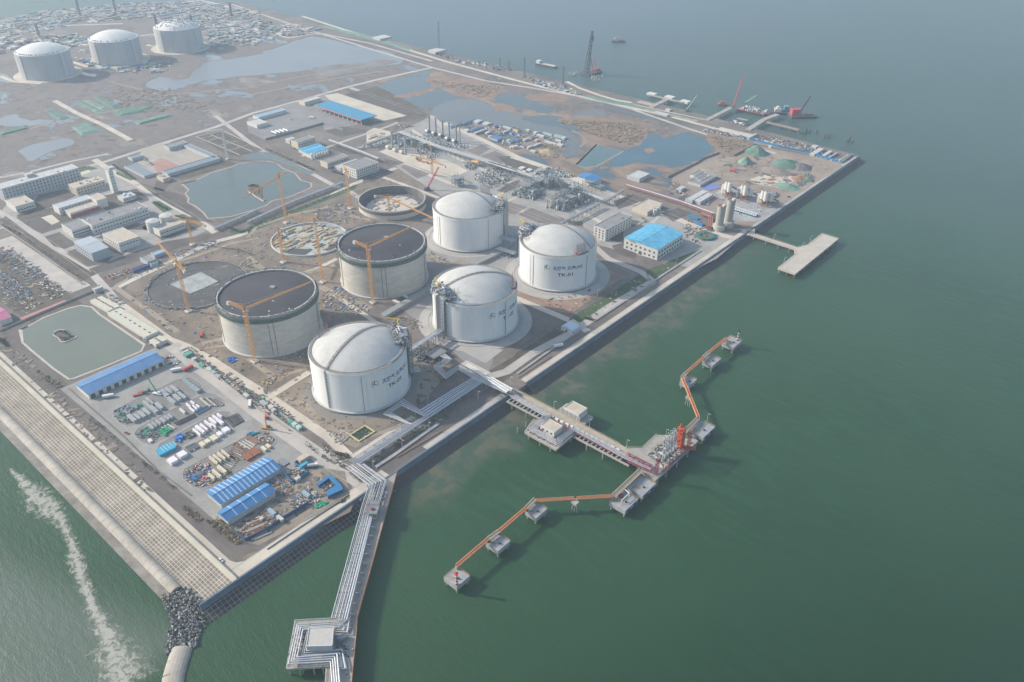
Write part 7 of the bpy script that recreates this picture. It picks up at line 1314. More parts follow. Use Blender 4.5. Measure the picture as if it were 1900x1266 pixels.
t = thing("formwork_ring", "round green formwork ring on the ground beside the near concrete silo", "formwork", (*g('n3', 245, 1010), .05)); part(t, "ring", MB().ring(7, 11, 0, 2.4, 32), M("green_form", (0.06, 0.16, 0.12), .8, .2, .5)); part(t, "rebar", MB().lattice((-6, 0, 1), (6, 0, 1), 4, t=.4), rustl)
for i, P in enumerate(([(180,745),(200,738),(300,775),(285,790)], [(250,815),(270,800),(345,835),(330,850)])): solo("blue_formwork", MB().prism(gl('s1', P), .05, 2), bluew2, ("upper", "lower")[i]+" bright blue formwork block left of the near concrete silo", "formwork")
solo("compound_kerb", MB().beam((*g('s1', 300, 880), .6), (*g('s1', 490, 940), .6), 1, 1.2), bluew2, "blue and white barrier at the foot of the near concrete silo", "barrier")
# ---------------------------------------------------------------- far shore works, piers and ships
def pier(label, c, pts, w, z=1.0, m=None, name="pier", cat="pier", lamp_=False):
    t = thing(name, label, cat); P = gl(c, pts, z); L_, R_ = band(P, w)
    for i in range(len(P)-1): part(t, "deck", MB().prism([L_[i], L_[i+1], R_[i+1], R_[i]], z-1.6, z-.002*i), m or deckm)
    for a, b in zip(P, P[1:]):
        n = max(1, int((Vector(b)-Vector(a)).length/14))
        for i in range(n+1): p = Vector(a).lerp(Vector(b), i/n); part(t, "pile", MB().cyl(p.x, p.y, -8, z-1.6, .8, 6), pilem)
    return t
pier("far pier stem leading to the cross shaped jetty", 'c1', [(125,222), (262,152)], 9); pier("far cross shaped jetty's long seaward arm", 'c1', [(112,112), (200,135), (290,158), (400,178)], 5)
for i, (x, y) in enumerate(((135,108), (285,135), (415,172))): p = g('c1', x, y, 1.2); solo("pier_platform", MB().cbox(0, 0, -2.5, 16, 12, 3.4), wallw, "pale block on the far cross shaped jetty, %s its left end" % ORD[i], "platform", (*p, 1), group="pale blocks on the far jetty")
pier("pale construction slab right of the square basin on the far shore", 'c1', [(20,172), (140,200)], 12, m=M("raw_slab", (0.40, 0.33, 0.26), .9, .15, .1)); pier("new pier arm on the left of the far basin", 'c1', [(595,328), (800,222)], 8); pier("new pier arm on the right of the far basin", 'c1', [(940,410), (1080,320), (1190,280)], 9); pier("short spur at the basin's right arm", 'c1', [(1100,345), (1230,375), (1370,410)], 6, m=M("spur_brown", (0.30, 0.22, 0.18), .9, .15, .1))
pier("floating frame with white blocks in the far basin", 'c1', [(790,345), (905,370)], 26, -3.6, wallw, "floating_platform", "platform"); pier("thin pontoon in the far basin", 'c1', [(850,312), (940,330)], 4, -4.4)
for i in range(26): q = random.Random(i+100); p = g('c1', 770+q.uniform(0, 160), 345+q.uniform(-8, 30), -3.4); link("stage_block", MB().cbox(p[0], p[1], -3.6, 3, 3, 1.4).mesh(steel_d))["kind"] = "structure"
strip("road", gl('C', [(520,600), (620,650), (760,700), (880,735), (1000,755)]), 8, .09, conc_tan, None); strip("road", gl('C', [(1000,765), (1300,830), (1560,885)]), 5, .09, conc, None); strip("pavement", gl('c1', [(690,400), (850,440), (1000,470)]), 18, .1, conc_tan, None)
def mast(label, c, x0, y0, x1, y1, h, m, w=1.4, name="lattice_crane", z0=1):
    a = g(c, x0, y0, z0); b = g(c, x1, y1, h); t = thing(name, label, "crane", (*a, z0)); part(t, "boom", MB().lattice((0, 0, 2), (b[0]-a[0], b[1]-a[1], h-z0), w, w*.6, t=.4), m); part(t, "base", MB().cbox(0, 0, 0, 5, 5, 3), steel_d); return t
mast("tall pink red lattice boom over the far basin", 'C', 1740, 790, 1815, 570, 48, M("pink_red", (0, 0, 0)), 2.2); mast("thin pale green crane boom right of the cross shaped jetty", 'c1', 425, 255, 512, 125, 26, M("green_boom", (0.35, 0.42, 0.33), .7, .1, 1), 1.2); mast("thin green crane boom behind the floating works", 'c1', 915, 195, 1015, 120, 22, M("green_boom2", (0.22, 0.42, 0.30), .7, .1, 1), 1.4, z0=-3)
for i, (x, y, yt, h) in enumerate(((210,570,460,38), (492,630,540,36), (30,500,440,20), (95,515,455,18))):
    t = thing("piling_rig", "dark piling mast on the far shore, %s the left" % (ORD[(2, 3, 0, 1)[i]]), "piling rig", g('C', x, y), group="piling masts on the far shore"); part(t, "mast", MB().lattice((0, 0, 0), (0, 0, h), 1.6, t=.4), steel_d); part(t, "cabin", MB().cbox(2, 0, 0, 6, 4, 3), steel_d)
def ship(label, c, x0, y0, x1, y1, w, h, hull, name="barge", cat="barge"):
    a, b = Vector(g(c, x0, y0, -5)), Vector(g(c, x1, y1, -5)); d = b-a; L = d.length; t = thing(name, label, cat, (*((a+b)/2), -6), math.atan2(d.y, d.x)); X, Y = L/2, w/2
    part(t, "hull", MB().prism([(-X, -Y*.8), (X*.8, -Y*.8), (X*.95, 0), (X*.8, Y*.8), (-X, Y*.8)], -.5, h, [(-X*1.02, -Y), (X*.86, -Y), (X*1.04, 0), (X*.86, Y), (-X*1.02, Y)]), hull); return t, X, Y
hd_ = M("hull_dark", (0.09, 0.095, 0.11), .7, .2, .3); t, X, Y = ship("pale sand barge with a deckhouse at its left end, off the far shore", 'C', 300, 470, 452, 500, 13, 3.4, hd_); part(t, "hold_cover", MB().box(-X*.5, X*.8, -Y*.65, Y*.65, 3.41, 4.2), conc_tan); part(t, "deckhouse", MB().box(-X*.95, -X*.62, -Y*.7, Y*.7, 3.41, 9), wallw)
t, X, Y = ship("small dark work ship with a green topped wheelhouse far out", 'C', 850, 305, 952, 308, 12, 3.6, hd_, "work_ship", "ship"); part(t, "deckhouse", MB().box(-X*.7, X*.1, -Y*.6, Y*.6, 3.61, 8), wallg); part(t, "wheelhouse", MB().box(-X*.5, -X*.1, -Y*.5, Y*.5, 8, 11), M("green_boom2", (0, 0, 0))); part(t, "cargo", MB().box(X*.2, X*.7, -Y*.6, Y*.6, 3.61, 5.2), rustl)
t, X, Y = ship("piling barge with a very tall dark lattice tower", 'C', 650, 552, 755, 520, 24, 3.2, hd_, "piling_barge", "barge"); part(t, "tower", MB().lattice((-X*.75, 0, 3), (-X*.75+9, -2, 82), 7.5, 2.4, t=1.1, step=6), M("tower_dark", (0.07, 0.08, 0.09), .7, .1, 1)); part(t, "tower_stay", MB().beam((X*.2, 0, 3), (-X*.75+5, -1, 44), .9).beam((-X*.1, 6, 3), (-X*.75+6, -1, 50), .7), M("tower_dark", (0, 0, 0))); part(t, "tower_head", MB().cbox(-X*.75+9, -2, 64, 5, 5, 9), M("tower_dark", (0, 0, 0))); part(t, "deckhouse", MB().box(X*.2, X*.8, -Y*.5, Y*.5, 3.2, 8), M("house_red", (0.33, 0.14, 0.13), .7, .2, .5)); part(t, "derrick", MB().lattice((X*.4, 0, 8), (X*.3, 0, 28), 2.4, .8, t=.4), M("pink_red", (0, 0, 0)))
t, X, Y = ship("red piled work barge left of the far basin's new pier", 'c1', 690, 195, 765, 198, 16, 3, M("hull_red", (0.28, 0.10, 0.10), .8, .2, .4)); part(t, "machinery", MB().box(-X*.6, X*.2, -Y*.5, Y*.5, 3, 6), rustl)
t, X, Y = ship("long barge stacked with white concrete blocks beside the far basin", 'c1', 865, 235, 1115, 285, 26, 3, M("hull_red", (0, 0, 0)))
for i in range(60): q = random.Random(i); b = MB().cbox(q.uniform(-X*.8, X*.8), q.uniform(-Y*.8, Y*.8), 3.01, q.uniform(2.5, 4), q.uniform(2, 3), q.uniform(1.5, 3.5), q.uniform(0, 3)); part(t, "concrete_block", b, wallw if i % 3 else steel)
t, X, Y = ship("work barge with white and teal deckhouses next to the red crane", 'c1', 1145, 262, 1300, 270, 20, 3.2, hd_, "crane_barge", "barge"); part(t, "white_deckhouse", MB().box(-X*.8, -X*.1, -Y*.6, Y*.6, 3.2, 8), wallw); part(t, "teal_deckhouse", MB().box(X*.2, X*.7, -Y*.2, Y*.7, 3.2, 12), M("teal_house", (0.12, 0.26, 0.30), .7, .1, .5)); part(t, "wheelhouse", MB().box(-X*.6, -X*.35, -Y*.4, Y*.4, 8, 11), wallw)
t, X, Y = ship("dark crane barge with a bright red machinery house", 'c1', 1290, 300, 1515, 295, 22, 3.4, hd_, "crane_barge", "barge"); part(t, "machinery_house", MB().box(-X*.95, -X*.3, -Y*.5, Y*.5, 3.4, 14), M("house_bright_red", (0.42, 0.07, 0.08), .6, .1, .4)); part(t, "jib", MB().lattice((-X*.35, 0, 6), (X*.25, 0, 36), 2.4, 1.4, t=.6), hd_); part(t, "deck_gear", MB().box(X*.2, X*.7, -Y*.3, Y*.3, 3.4, 5), steel_d)
for k, (x, y, n) in enumerate(((1405,435,3), (1440,435,6), (1500,440,2), (1605,480,7), (1790,515,7))):
    q = random.Random(k)
    for i in range(n):
        p = g('c1', x+q.uniform(-28, 28), y+q.uniform(-12, 12), -6); solo("sea_pile", MB().beam((0, 0, -2), (q.uniform(-1.4, 1.4), q.uniform(-1, 1), q.uniform(5, 8)), 1.1), steel_d, ("leaning dark pile in the first small group off the new spur", "leaning dark pile in the largest group off the new spur", "leaning dark pile between the first and middle groups", "leaning dark pile in the middle group off the far corner", "leaning dark pile in the rightmost group off the far corner")[k], "pile", (*p, -6), group=("first pile group", "largest pile group", "between pile group", "middle pile group", "rightmost pile group")[k])
q = random.Random(9)
for i in range(30): p = g('C', *((540+q.uniform(0, 60), 545+q.uniform(-8, 16)) if i < 12 else (700+q.uniform(0, 90), 572+q.uniform(-6, 26))), -6); solo("sea_pile", MB().cyl(0, 0, -2, 4, .8, 6), ppipe, "pale upright pile in the field left of the piling barge" if i < 12 else "pale upright pile in the field below the piling barge", "pile", (*p, -6), group="pale piles left of the barge" if i < 12 else "pale piles below the barge")
# far coast strip
strip("ground", gl('B', [(540,190), (820,260), (1200,365)]), [8, 22, 14], .11, netp); strip("ground", gl('C', [(660,705), (820,745), (1000,775), (1090,800)]), [10, 16, 14, 8], .11, netp); strip("ground", gl('C', [(1080,800), (1300,850), (1480,890)]), 10, .1, M("pale_green_soil", (0.28, 0.30, 0.23), .95, .2, .1))
solo("site_shed", MB().cbox(0, 0, 0, 24, 30, 5), roofw, "pale block of sheds on the far coast, by the thin masts", "building", g('B', 1390, 385)); solo("site_shed", MB().cbox(0, 0, 0, 26, 34, 4), roofw, "pale sheds at the far coast's upper left end", "building", g('B', 985, 285))
for i, x in enumerate((1400, 1408)): solo("survey_mast", MB().lattice((0, 0, 0), (0, 0, 60), 1.4, t=.3), steel, ("left","right")[i]+" one of two thin masts on the far coast", "mast", g('B', x, 375))
farm = [roofw, pl, conc_tan, steel, earth_dark, conc_grey, M('far_blue', (0.20, 0.25, 0.31), .9, .1, 1), M("far_tan", (0.34, 0.29, 0.23), .9, .1, 1)]
scatter("site_clutter", 'C', [(240,570),(480,630),(640,690),(600,700),(380,650),(230,590)], 220, farm, 4, 3, 80, al=0); scatter("site_clutter", 'B', [(1380,400),(1899,500),(1899,530),(1500,450)], 160, farm+[steel_d], 4, 3.5, 81, al=0)
scatter("distant_works", 'A', [(0,150),(300,80),(900,30),(1450,10),(1899,80),(1899,340),(1700,330),(1500,230),(1080,130),(600,170),(0,300)], 1500, [steel, earth_dark, conc_grey, M('far_blue', (0, 0, 0)), farm[-1], netp, teals, earth, conc_grey, pl], 8, 2.6, 82, al=.0, lmul=5); scatter("distant_works", 'A', [(0,260),(100,280),(620,250),(640,400),(520,380),(130,330),(0,420)], 160, farm+[netp], 12, 5, 83, al=.2)
scatter("distant_works", 'B', [(0,150),(400,190),(520,220),(460,250),(250,270),(0,330)], 160, farm+[netp], 10, 4, 84, al=.2); scatter("distant_works", 'A', [(540,420),(900,490),(1200,440),(1300,520),(1100,550),(700,520)], 120, farm+[bluej, netp], 8, 4, 85); scatter("distant_works", 'A', [(1500,270),(1899,200),(1899,300),(1700,340),(1560,350)], 90, farm+[netp], 10, 4, 86)
soil('A', [(0,150),(300,80),(900,30),(1450,0),(1899,80),(1899,280),(1500,240),(1080,120),(600,170),(0,300)], M("works_tan", (0.22, 0.20, 0.19), .95, .3, .02, col2=(0.32, 0.30, 0.27), det=8), .03)
for i, P in enumerate(([(0,330),(100,300),(330,295),(640,330)], [(530,455),(640,490),(880,500)], [(1030,265),(1130,250),(1240,290),(1180,360),(1080,330)], [(1450,0),(1600,30),(1800,80),(1899,110)], [(0,560),(100,600),(300,615)], [(400,740),(560,830),(760,920),(960,1030)], [(1700,270),(1899,250)], [(420,190),(900,175)])): strip("road", gl('A', P), 9, .10, conc_tan, None)
strip("road", gl('B', [(170,245), (300,280), (480,250), (550,250), (900,320), (1350,450)]), 7, .105, conc, None); strip("path", gl('B', [(230,240), (300,215), (400,215), (470,240)]), 6, .105, conc_tan, None)
for i, (x, y, h) in enumerate(((1155,150,30), (1415,150,30), (430,380,40), (290,220,30), (590,60,40), (850,30,36), (1700,60,30))): solo("distant_tower_crane", MB().lattice((0, 0, 0), (0, 0, h), 3, t=1, step=6).beam((-18, 0, h), (30, 8, h), 1.4), steel_d, "hazy thin tower crane in the distance, "+("left of the ribbed tank","right of the ribbed tank","over the leftmost tank","left above the middle tank","at the picture's upper left edge","at the upper edge left of the ribbed tank","right of the ribbed tank near the coast")[i], "tower crane", g('A', x, y+60))
q = random.Random(77)
# white flood mast, three flag pole frame
t = thing("light_mast", "tall white lattice mast beside the island pond", "mast", g('m5', 826, 252)); part(t, "mast", MB().lattice((0, 0, 0), (0, 0, 46), 3.2, .8, t=.5, step=4), pipe_w); part(t, "mast_base", MB().cbox(0, 0, 0, 5, 5, 1.2), shaftm)
# island
t = thing("pond_island", "brown scrub island inside the larger pond", "island", (0, 0)); P = gl('m5', [(975,505),(1000,470),(1040,455),(1080,470),(1115,485),(1110,560),(1150,600),(1130,610),(1060,570),(1030,545),(1000,530)]); part(t, "bank", MB().prism(P, .05, .9, [tuple(Vector(p)*.96+Vector((sum(a[0] for a in P)/len(P), sum(a[1] for a in P)/len(P)))*.04) for p in P]), earth2)
cx_, cy_ = sum(a[0] for a in P)/len(P), sum(a[1] for a in P)/len(P); part(t, "scrub", MB().prism([(cx_+(a[0]-cx_)*.75, cy_+(a[1]-cy_)*.75) for a in P], .9, 1.8, [(cx_+(a[0]-cx_)*.55, cy_+(a[1]-cy_)*.55) for a in P]), grass_dry); part(t, "white_edge", MB().tube([(*p, .5) for p in (P[-1], P[-2], P[-3], P[-4])], .7, 6), kpath)
t = thing("pond_island", "small heart shaped island in the near pond", "island", (0, 0)); P = gl('w1', [(615,1150),(640,1110),(700,1090),(760,1090),(800,1120),(830,1150),(910,1170),(890,1190),(820,1220),(760,1245),(710,1240),(680,1190),(640,1170)]); cx_, cy_ = sum(a[0] for a in P)/len(P), sum(a[1] for a in P)/len(P)
part(t, "bank", MB().prism(P, .1, .7), kpath); part(t, "scrub", MB().prism([(cx_+(a[0]-cx_)*.9, cy_+(a[1]-cy_)*.9+.3) for a in P], .7, 1.2, [(cx_+(a[0]-cx_)*.7, cy_+(a[1]-cy_)*.7+.3) for a in P]), earth_dark)
def shrubs(n, P, s0, s1, m, seed, z=.05, name="shrubs"):
    q = random.Random(seed); mb = MB(); 
    for _ in range(n):
        f = q.random()*(len(P)-1); i = int(f); a = Vector(P[i]).lerp(Vector(P[i+1]), f-i); x, y = a.x+q.uniform(-1.5, 1.5), a.y+q.uniform(-1.5, 1.5); s = q.uniform(s0, s1)
        for k in range(14):
            th, ph, r = q.uniform(0, 6.28), q.uniform(0, 1.5), s*q.uniform(.5, 1); c = Vector((x+r*math.cos(th)*math.cos(ph), y+r*math.sin(th)*math.cos(ph), z+s*.25+r*math.sin(ph)*.9)); e = s*.45
            mb.quad(c+Vector((q.uniform(-e, e), q.uniform(-e, e), 0)), c+Vector((q.uniform(-e, e), q.uniform(-e, e), e*.6)), c+Vector((q.uniform(-e, e), q.uniform(-e, e), -e*.3)))
    o = link(name, mb.mesh(m)); o["kind"] = "stuff"; return o
leafd = M("leaf_dull", (0.050, 0.062, 0.032), .95, .3, .3, col2=(0.10, 0.105, 0.06)); leafg = M("leaf_green", (0.035, 0.10, 0.045), .95, .3, .3, col2=(0.07, 0.17, 0.08))
shrubs(60, gl('w1', [(640,1150),(700,1120),(780,1130),(850,1180),(760,1220),(700,1180)]), .6, 1.5, leafd, 1, 1.0); shrubs(40, gl('m5', [(1000,490),(1040,480),(1100,500)]), 1, 2.4, leafd, 2, 1.2); shrubs(90, gl('E', [(820,20),(990,130)]), .8, 1.8, leafg, 3); shrubs(90, gl('E', [(1130,300),(1240,360)]), .8, 1.6, leafg, 4); shrubs(50, gl('E', [(1290,400),(1420,440)]), .8, 1.6, leafg, 5); shrubs(120, gl('F', [(0,500),(790,175)]), .7, 1.5, leafg, 6)
shrubs(60, gl('m5', [(840,830),(930,870),(1000,850)]), 1, 2, leafg, 7); shrubs(160, gl('E', [(0,460),(160,540),(400,720),(620,880)]), .5, 1.2, leafd, 8); shrubs(90, gl('H', [(640,680),(1000,980),(1300,1230)]), .5, 1.3, leafd, 9); shrubs(60, gl('m6', [(500,170),(600,200),(700,230)]), .6, 1.5, leafd, 10); shrubs(120, gl('m6', [(60,30),(380,270),(620,370),(900,600)]), .5, 1.2, leafd, 11); shrubs(60, gl('B', [(320,1080),(560,1190)]), .8, 1.6, leafd, 12)
shrubs(80, gl('m5', [(1130,160),(1400,280),(1560,350)]), 1, 2.2, leafd, 13); shrubs(60, gl('n7', [(650,500),(820,560),(1300,420)]), .8, 1.8, leafd, 14); shrubs(60, gl('H', [(0,120),(60,170)]), 1, 2, leafd, 15); shrubs(70, gl('n2', [(280,1080),(400,1110)]), .6, 1.4, leafd, 16); shrubs(40, gl('G', [(1050,400),(1110,440),(1040,470)]), .6, 1.4, leafd, 17)
# rubble at the seawall toe and the lone berm
q = random.Random(21); rb = MB(); P = gl('K', [(1035,700),(1120,690),(1200,640),(1260,690),(1330,775),(1300,830),(1320,900),(1270,960),(1260,1030),(1180,1045),(1110,1040),(1070,1090),(1055,1060),(1095,900),(1060,790)], -4.5); xs = [p[0] for p in P]; ys = [p[1] for p in P]; k = 0; fm = []
while k < 1500:
    x, y = q.uniform(min(xs), max(xs)), q.uniform(min(ys), max(ys)); ins = False; j = len(P)-1
    for i in range(len(P)):
        if (P[i][1] > y) != (P[j][1] > y) and x < (P[j][0]-P[i][0])*(y-P[i][1])/(P[j][1]-P[i][1])+P[i][0]: ins = not ins
        j = i
    if not ins: continue
    k += 1; s = q.uniform(.3, 1.25); z = -6.1+q.uniform(0, 1.9); f0 = len(rb.f); v0 = len(rb.v); rb.cbox(0, 0, 0, s*q.uniform(.7, 1.8), s*q.uniform(.5, 1.2), s*q.uniform(.5, 1.2)); rot = Matrix.Rotation(q.uniform(0, 3), 3, Vector((q.uniform(-1, 1), q.uniform(-1, 1), q.uniform(-.4, 1))).normalized())
    for i in range(v0, len(rb.v)): w_ = rot @ Vector(rb.v[i]); rb.v[i] = (w_.x+x, w_.y+y, w_.z+z)
    fm += [q.choice((0, 0, 1, 2, 3))]*(len(rb.f)-f0)
o = link("rubble", rb.mesh([M("rock_dark", (0.14, 0.14, 0.14), .9, .3, .6), M("rock_mid", (0.30, 0.29, 0.275), .9, .3, .6), M("rock_pale", (0.42, 0.40, 0.37), .9, .3, .6), M("rock_grey", (0.20, 0.20, 0.195), .9, .3, .6)], fm=fm)); o["kind"] = "stuff"
bm_ = MB(); cl = gl('K', [(1165,1040),(1135,1130),(1110,1220),(1095,1330)], -4.5)
for a, b in zip(cl, cl[1:]):
    d = (Vector(b)-Vector(a)).normalized(); s = Vector((-d.y, d.x))
    for i in range(10):
        t0, t1 = math.pi*i/10, math.pi*(i+1)/10
        bm_.quad(*[(p[0]+s.x*6.5*math.cos(t), p[1]+s.y*6.5*math.cos(t), -6.2+3.0*math.sin(t)) for p, t in ((a, t0), (b, t0), (b, t1), (a, t1))])
d = (Vector(cl[1])-Vector(cl[0])).normalized(); s = Vector((-d.y, d.x)); bm_.quad(*[(cl[0][0]+s.x*6.5*math.cos(math.pi*i/10), cl[0][1]+s.y*6.5*math.cos(math.pi*i/10), -6.2+3*math.sin(math.pi*i/10)) for i in range(11)])
tag(link("toe_berm", bm_.mesh(tm)), "short rounded concrete berm continuing below the rubble at the lower edge", "breakwater")
# foam slick
fp = [(14,866,2),(40,892,9),(62,915,20),(84,940,24),(108,962,15),(122,985,8),(134,1008,8),(136,1030,12),(146,1050,12),(152,1078,10),(166,1105,10),(172,1130,10),(186,1155,14),(200,1185,20),(212,1215,26),(224,1245,32),(232,1290,40)]
fv = []; ff = []; N = 9; C_ = gl('p', [(a, b) for a, b, _ in fp], -5.94); fp = [(a, b, w_*.68) for a, b, w_ in fp]; q = random.Random(3); C2 = []
for i in range(len(C_)-1):
    for k in range(5): C2.append((Vector(C_[i]).lerp(Vector(C_[i+1]), k/5), fp[i][2]*(1-k/5)+fp[i+1][2]*k/5))
for i, (p, w) in enumerate(C2):
    d = (C2[min(i+1, len(C2)-1)][0]-C2[max(i-1, 0)][0]).normalized(); s = Vector((-d.y, d.x))
    for j in range(N): u = (j/(N-1)-.5)*2; fv.append((p.x+s.x*u*w*1.0, p.y+s.y*u*w*1.0, -5.94))
    if i: 
        for j in range(N-1): k = (i-1)*N+j; ff.append((k, k+1, k+1+N, k+N))
fme = bpy.data.meshes.new("foam"); fme.from_pydata(fv, [], ff); at = fme.attributes.new("edge", 'FLOAT', 'POINT')
for i in range(len(fv)): at.data[i].value = 1-abs((i % N)/(N-1)-.5)*2 if 0 < i//N < len(C2)-1 else 0
fmt = bpy.data.materials.new("foam"); fmt.use_nodes = True; n = fmt.node_tree.nodes; l = fmt.node_tree.links; b = n["Principled BSDF"]; b.inputs["Base Color"].default_value = (0.42, 0.41, 0.35, 1); b.inputs["Roughness"].default_value = .9
ge = n.new("ShaderNodeNewGeometry"); t1 = n.new("ShaderNodeTexNoise"); t1.inputs["Scale"].default_value = .22; t1.inputs["Detail"].default_value = 9; t1.inputs["Roughness"].default_value = .7; l.new(ge.outputs["Position"], t1.inputs["Vector"]); ae = n.new("ShaderNodeAttribute"); ae.attribute_name = "edge"
ma = n.new("ShaderNodeMath"); ma.operation = 'MULTIPLY_ADD'; l.new(ae.outputs["Fac"], ma.inputs[0]); ma.inputs[1].default_value = .33; t1.inputs["Distortion"].default_value = .8; l.new(t1.outputs[0], ma.inputs[2]); mr = n.new("ShaderNodeMapRange"); mr.interpolation_type = 'SMOOTHSTEP'; l.new(ma.outputs[0], mr.inputs[0]); mr.inputs[1].default_value = .60; mr.inputs[2].default_value = .84; mr.inputs[4].default_value = .78
l.new(mr.outputs[0], b.inputs["Alpha"]); fme.materials.append(fmt); o = link("foam", fme); o["kind"] = "stuff"
# ---------------------------------------------------------------- vehicles, people-scale things, lamps, fences
car('K', 1418, 487, -5, carw, "white car alone on the coast road at the seawall corner"); car('m6', 590, 870, 90, card, "dark car by the kerb at the sea wall's yard corner")
for i, (x, y, rz, m) in enumerate(((1350,1065,60,carw), (1300,1070,150,carr), (1445,1120,0,carw), (1470,1135,0,cars_), (1340,1160,60,carw), (1380,1165,60,card), (1420,1180,60,carw), (1050,870,30,cars_), (1150,920,0,card), (920,780,0,carw), (950,795,0,cars_), (900,770,0,card))): car('m3', x, y, rz, m, "%s car by the end of the plain blue shed, %s the site road" % (("white", "dark red", "white", "silver", "white", "dark", "white", "silver", "dark", "white", "silver", "dark")[i], ORD[i]), "cars parked by the plain blue shed")
for i, (x, y, m) in enumerate(((1250,560,card), (1290,600,carw), (1330,625,cars_))): car('m3', x, y, 15, m, ("dark", "white", "silver")[i]+" car at the road edge beside the dark excavation", "cars by the excavation")
for i in range(6): car('m5', 130+i*12, 255+i*9, 90, (carw, card, cars_)[i % 3], "%s car in the paved court, %s the entrance" % (("white", "dark", "silver")[i % 3], ORD[i]), "cars in the paved court")
truck('y1', 385, 355, 70, 'flat_r', "red cabbed flatbed truck beside the grey containers"); truck('y1', 240, 835, 10, 'box_r', "small red and white truck standing on the yard road") if 0 else car('y1', 232, 830, 10, carr, "red car standing on the yard road by the second row"); truck('m2', 1160, 1075, -35, 'flat_r', "red flatbed truck on the road by the strip of stores"); truck('y1', 1000, 40, 90, 'box_r', "tall red truck at the road edge near the plain blue shed")
truck('y1', 850, 60, 62, 'box_w', "white bus like truck before the plain blue shed"); truck('y1', 10, 385, 60, 'box_w', "white truck at the left end of the plain blue shed"); truck('m2', 945, 930, -35, 'box_w', "white box truck by the strip's junction"); truck('m6', 160, 370, 60, 'mixer_w', "white and yellow mixer truck by the blue fenced compound"); truck('J', 460, 175, 60, 'box_w', "white truck on the coast road below the curved roofed shed")
for (c, x, y, bx, by, h, col, l) in (('y1', 620, 350, 470, 110, 17, M("crane_green", (0.05, 0.30, 0.18), .6, .1, 1), "white mobile crane with a green telescopic boom in the yard"), ('m2', 1165, 1240, 1140, 1110, 12, org, "orange yellow crawler crane at the yard's right side")):
    a, b = g(c, x, y), g(c, bx, by, h); t = thing("mobile_crane", l, "crane", (*a, .1)); part(t, "carrier", MB().cbox(0, 0, .5, 9, 2.6, 1.2, .5), carw if c == 'y1' else org); part(t, "cab", MB().cbox(1.5, 1, 1.7, 2.6, 2.2, 1.8, .5), carw if c == 'y1' else steel_d); part(t, "boom", MB().beam((0, 0, 2.2), (b[0]-a[0], b[1]-a[1], h), .8), col)
    for k in (-3, -1, 3): part(t, "wheel", MB().cbox(k*.88, k*.48, 0, 1, 2.8, 1, .5), doord)
truck('H', 1060, 505, 62, 'flat_g', "long low flatbed between the mobile crane and the red cabbed truck")
for i, (c, x, y) in enumerate((('n1', 455, 790), ('n1', 922, 450), ('n1', 1350, 165), ('n5', 915, 185), ('n2', 445, 1080), ('n2', 165, 990), ('n2', 432, 830), ('n2', 660, 930), ('n2', 870, 520), ('n2', 1350, 470), ('I', 862, 890), ('I', 670, 890), ('I', 1320, 600), ('I', 1690, 560), ('n4', 745, 260), ('y2', 700, 30), ('y2', 530, 130), ('y2', 180, 325), ('y2', 1620, 470), ('m6', 520, 460), ('m6', 745, 530))):
    lamp(*g(c, x, y), .1, 9, ("lamp post by the trench below the pipe turn", "twin headed lamp post in the middle of the cable trench", "lamp post in the trench's shaded upper part", "lamp post near the brown sea wall pavement", "lamp post at the dry grass below the tank marked TK-01", "lamp post on the red gravel corner", "lamp post at the edge of the tank shadow on the road", "lamp post on the coast path before the grass strip", "lamp post in the shade right of the tank marked TK-01", "lamp post before the sky blue roofed hall", "lamp post beside the yellow rimmed pit", "lamp post at the corner of the sandy tank plot", "lamp post on the dark soil right of the tank marked TK-03", "lamp post by the straight blue grey pipe rack", "lamp post at the road junction below the red gravel", "lamp post between the yard's fourth and fifth rows, upper", "lamp post between the yard's fourth and fifth rows, middle", "lamp post between the yard's fourth and fifth rows, lower", "lamp post on the site road near the bright blue L shed", "lamp post beside the L shed on the road", "lamp post on the road by the low hedge")[i], 2 if i in (1, 4) else 1)
tr = MB(); P = gl('n1', [(490,760), (800,560), (1200,270), (1500,60)]); L_, R_ = band(P, 3.0)
for i in range(3): tr.prism([L_[i], L_[i+1], R_[i+1], R_[i]], .05, 1.0)
tag(link("cable_trench", tr.mesh(M("trench_cover", (0.34, 0.33, 0.32), .9, .2, .5))), "raised grey cable trench along the sea wall road below the pipe racks", "cable trench")
tr = MB(); P = gl('n4', [(0,1085), (300,870), (700,590), (760,560)])+gl('n4', [(1000,400), (1407,130)]); L_, R_ = band(P, 2.2)
for i in (0, 1, 2, 4): tr.prism([L_[i], L_[i+1], R_[i+1], R_[i]], .05, .9)
tag(link("cable_trench", tr.mesh(M("trench_cover", (0, 0, 0)))), "raised grey cable trench along the coast road past the curved roofed shed", "cable trench"); tr = MB(); P = gl('n2', [(900,790), (1180,590), (1646,290)]); L_, R_ = band(P, 2.2); tr.prism([L_[0], L_[1], R_[1], R_[0]], .05, .9).prism([L_[1], L_[2], R_[2], R_[1]], .05, .9)
tag(link("cable_trench", tr.mesh(M("trench_cover", (0, 0, 0)))), "raised grey cable trench before the sky blue roofed hall", "cable trench")
t = thing("rust_rail", "orange brown guard rail beside the sea wall pavement", "railing"); rail(t, gl('n1', [(830,600), (1540,180)]), 0, M("rail_rust", (0.42, 0.25, 0.14), .8, .1, .5), 1.0, w=.25); t = thing("rust_rail", "orange brown guard rail beyond the loading pier's root", "railing"); rail(t, gl('n4', [(0,1140), (430,860)]), 0, M("rail_rust", (0, 0, 0)), 1.0, w=.25)
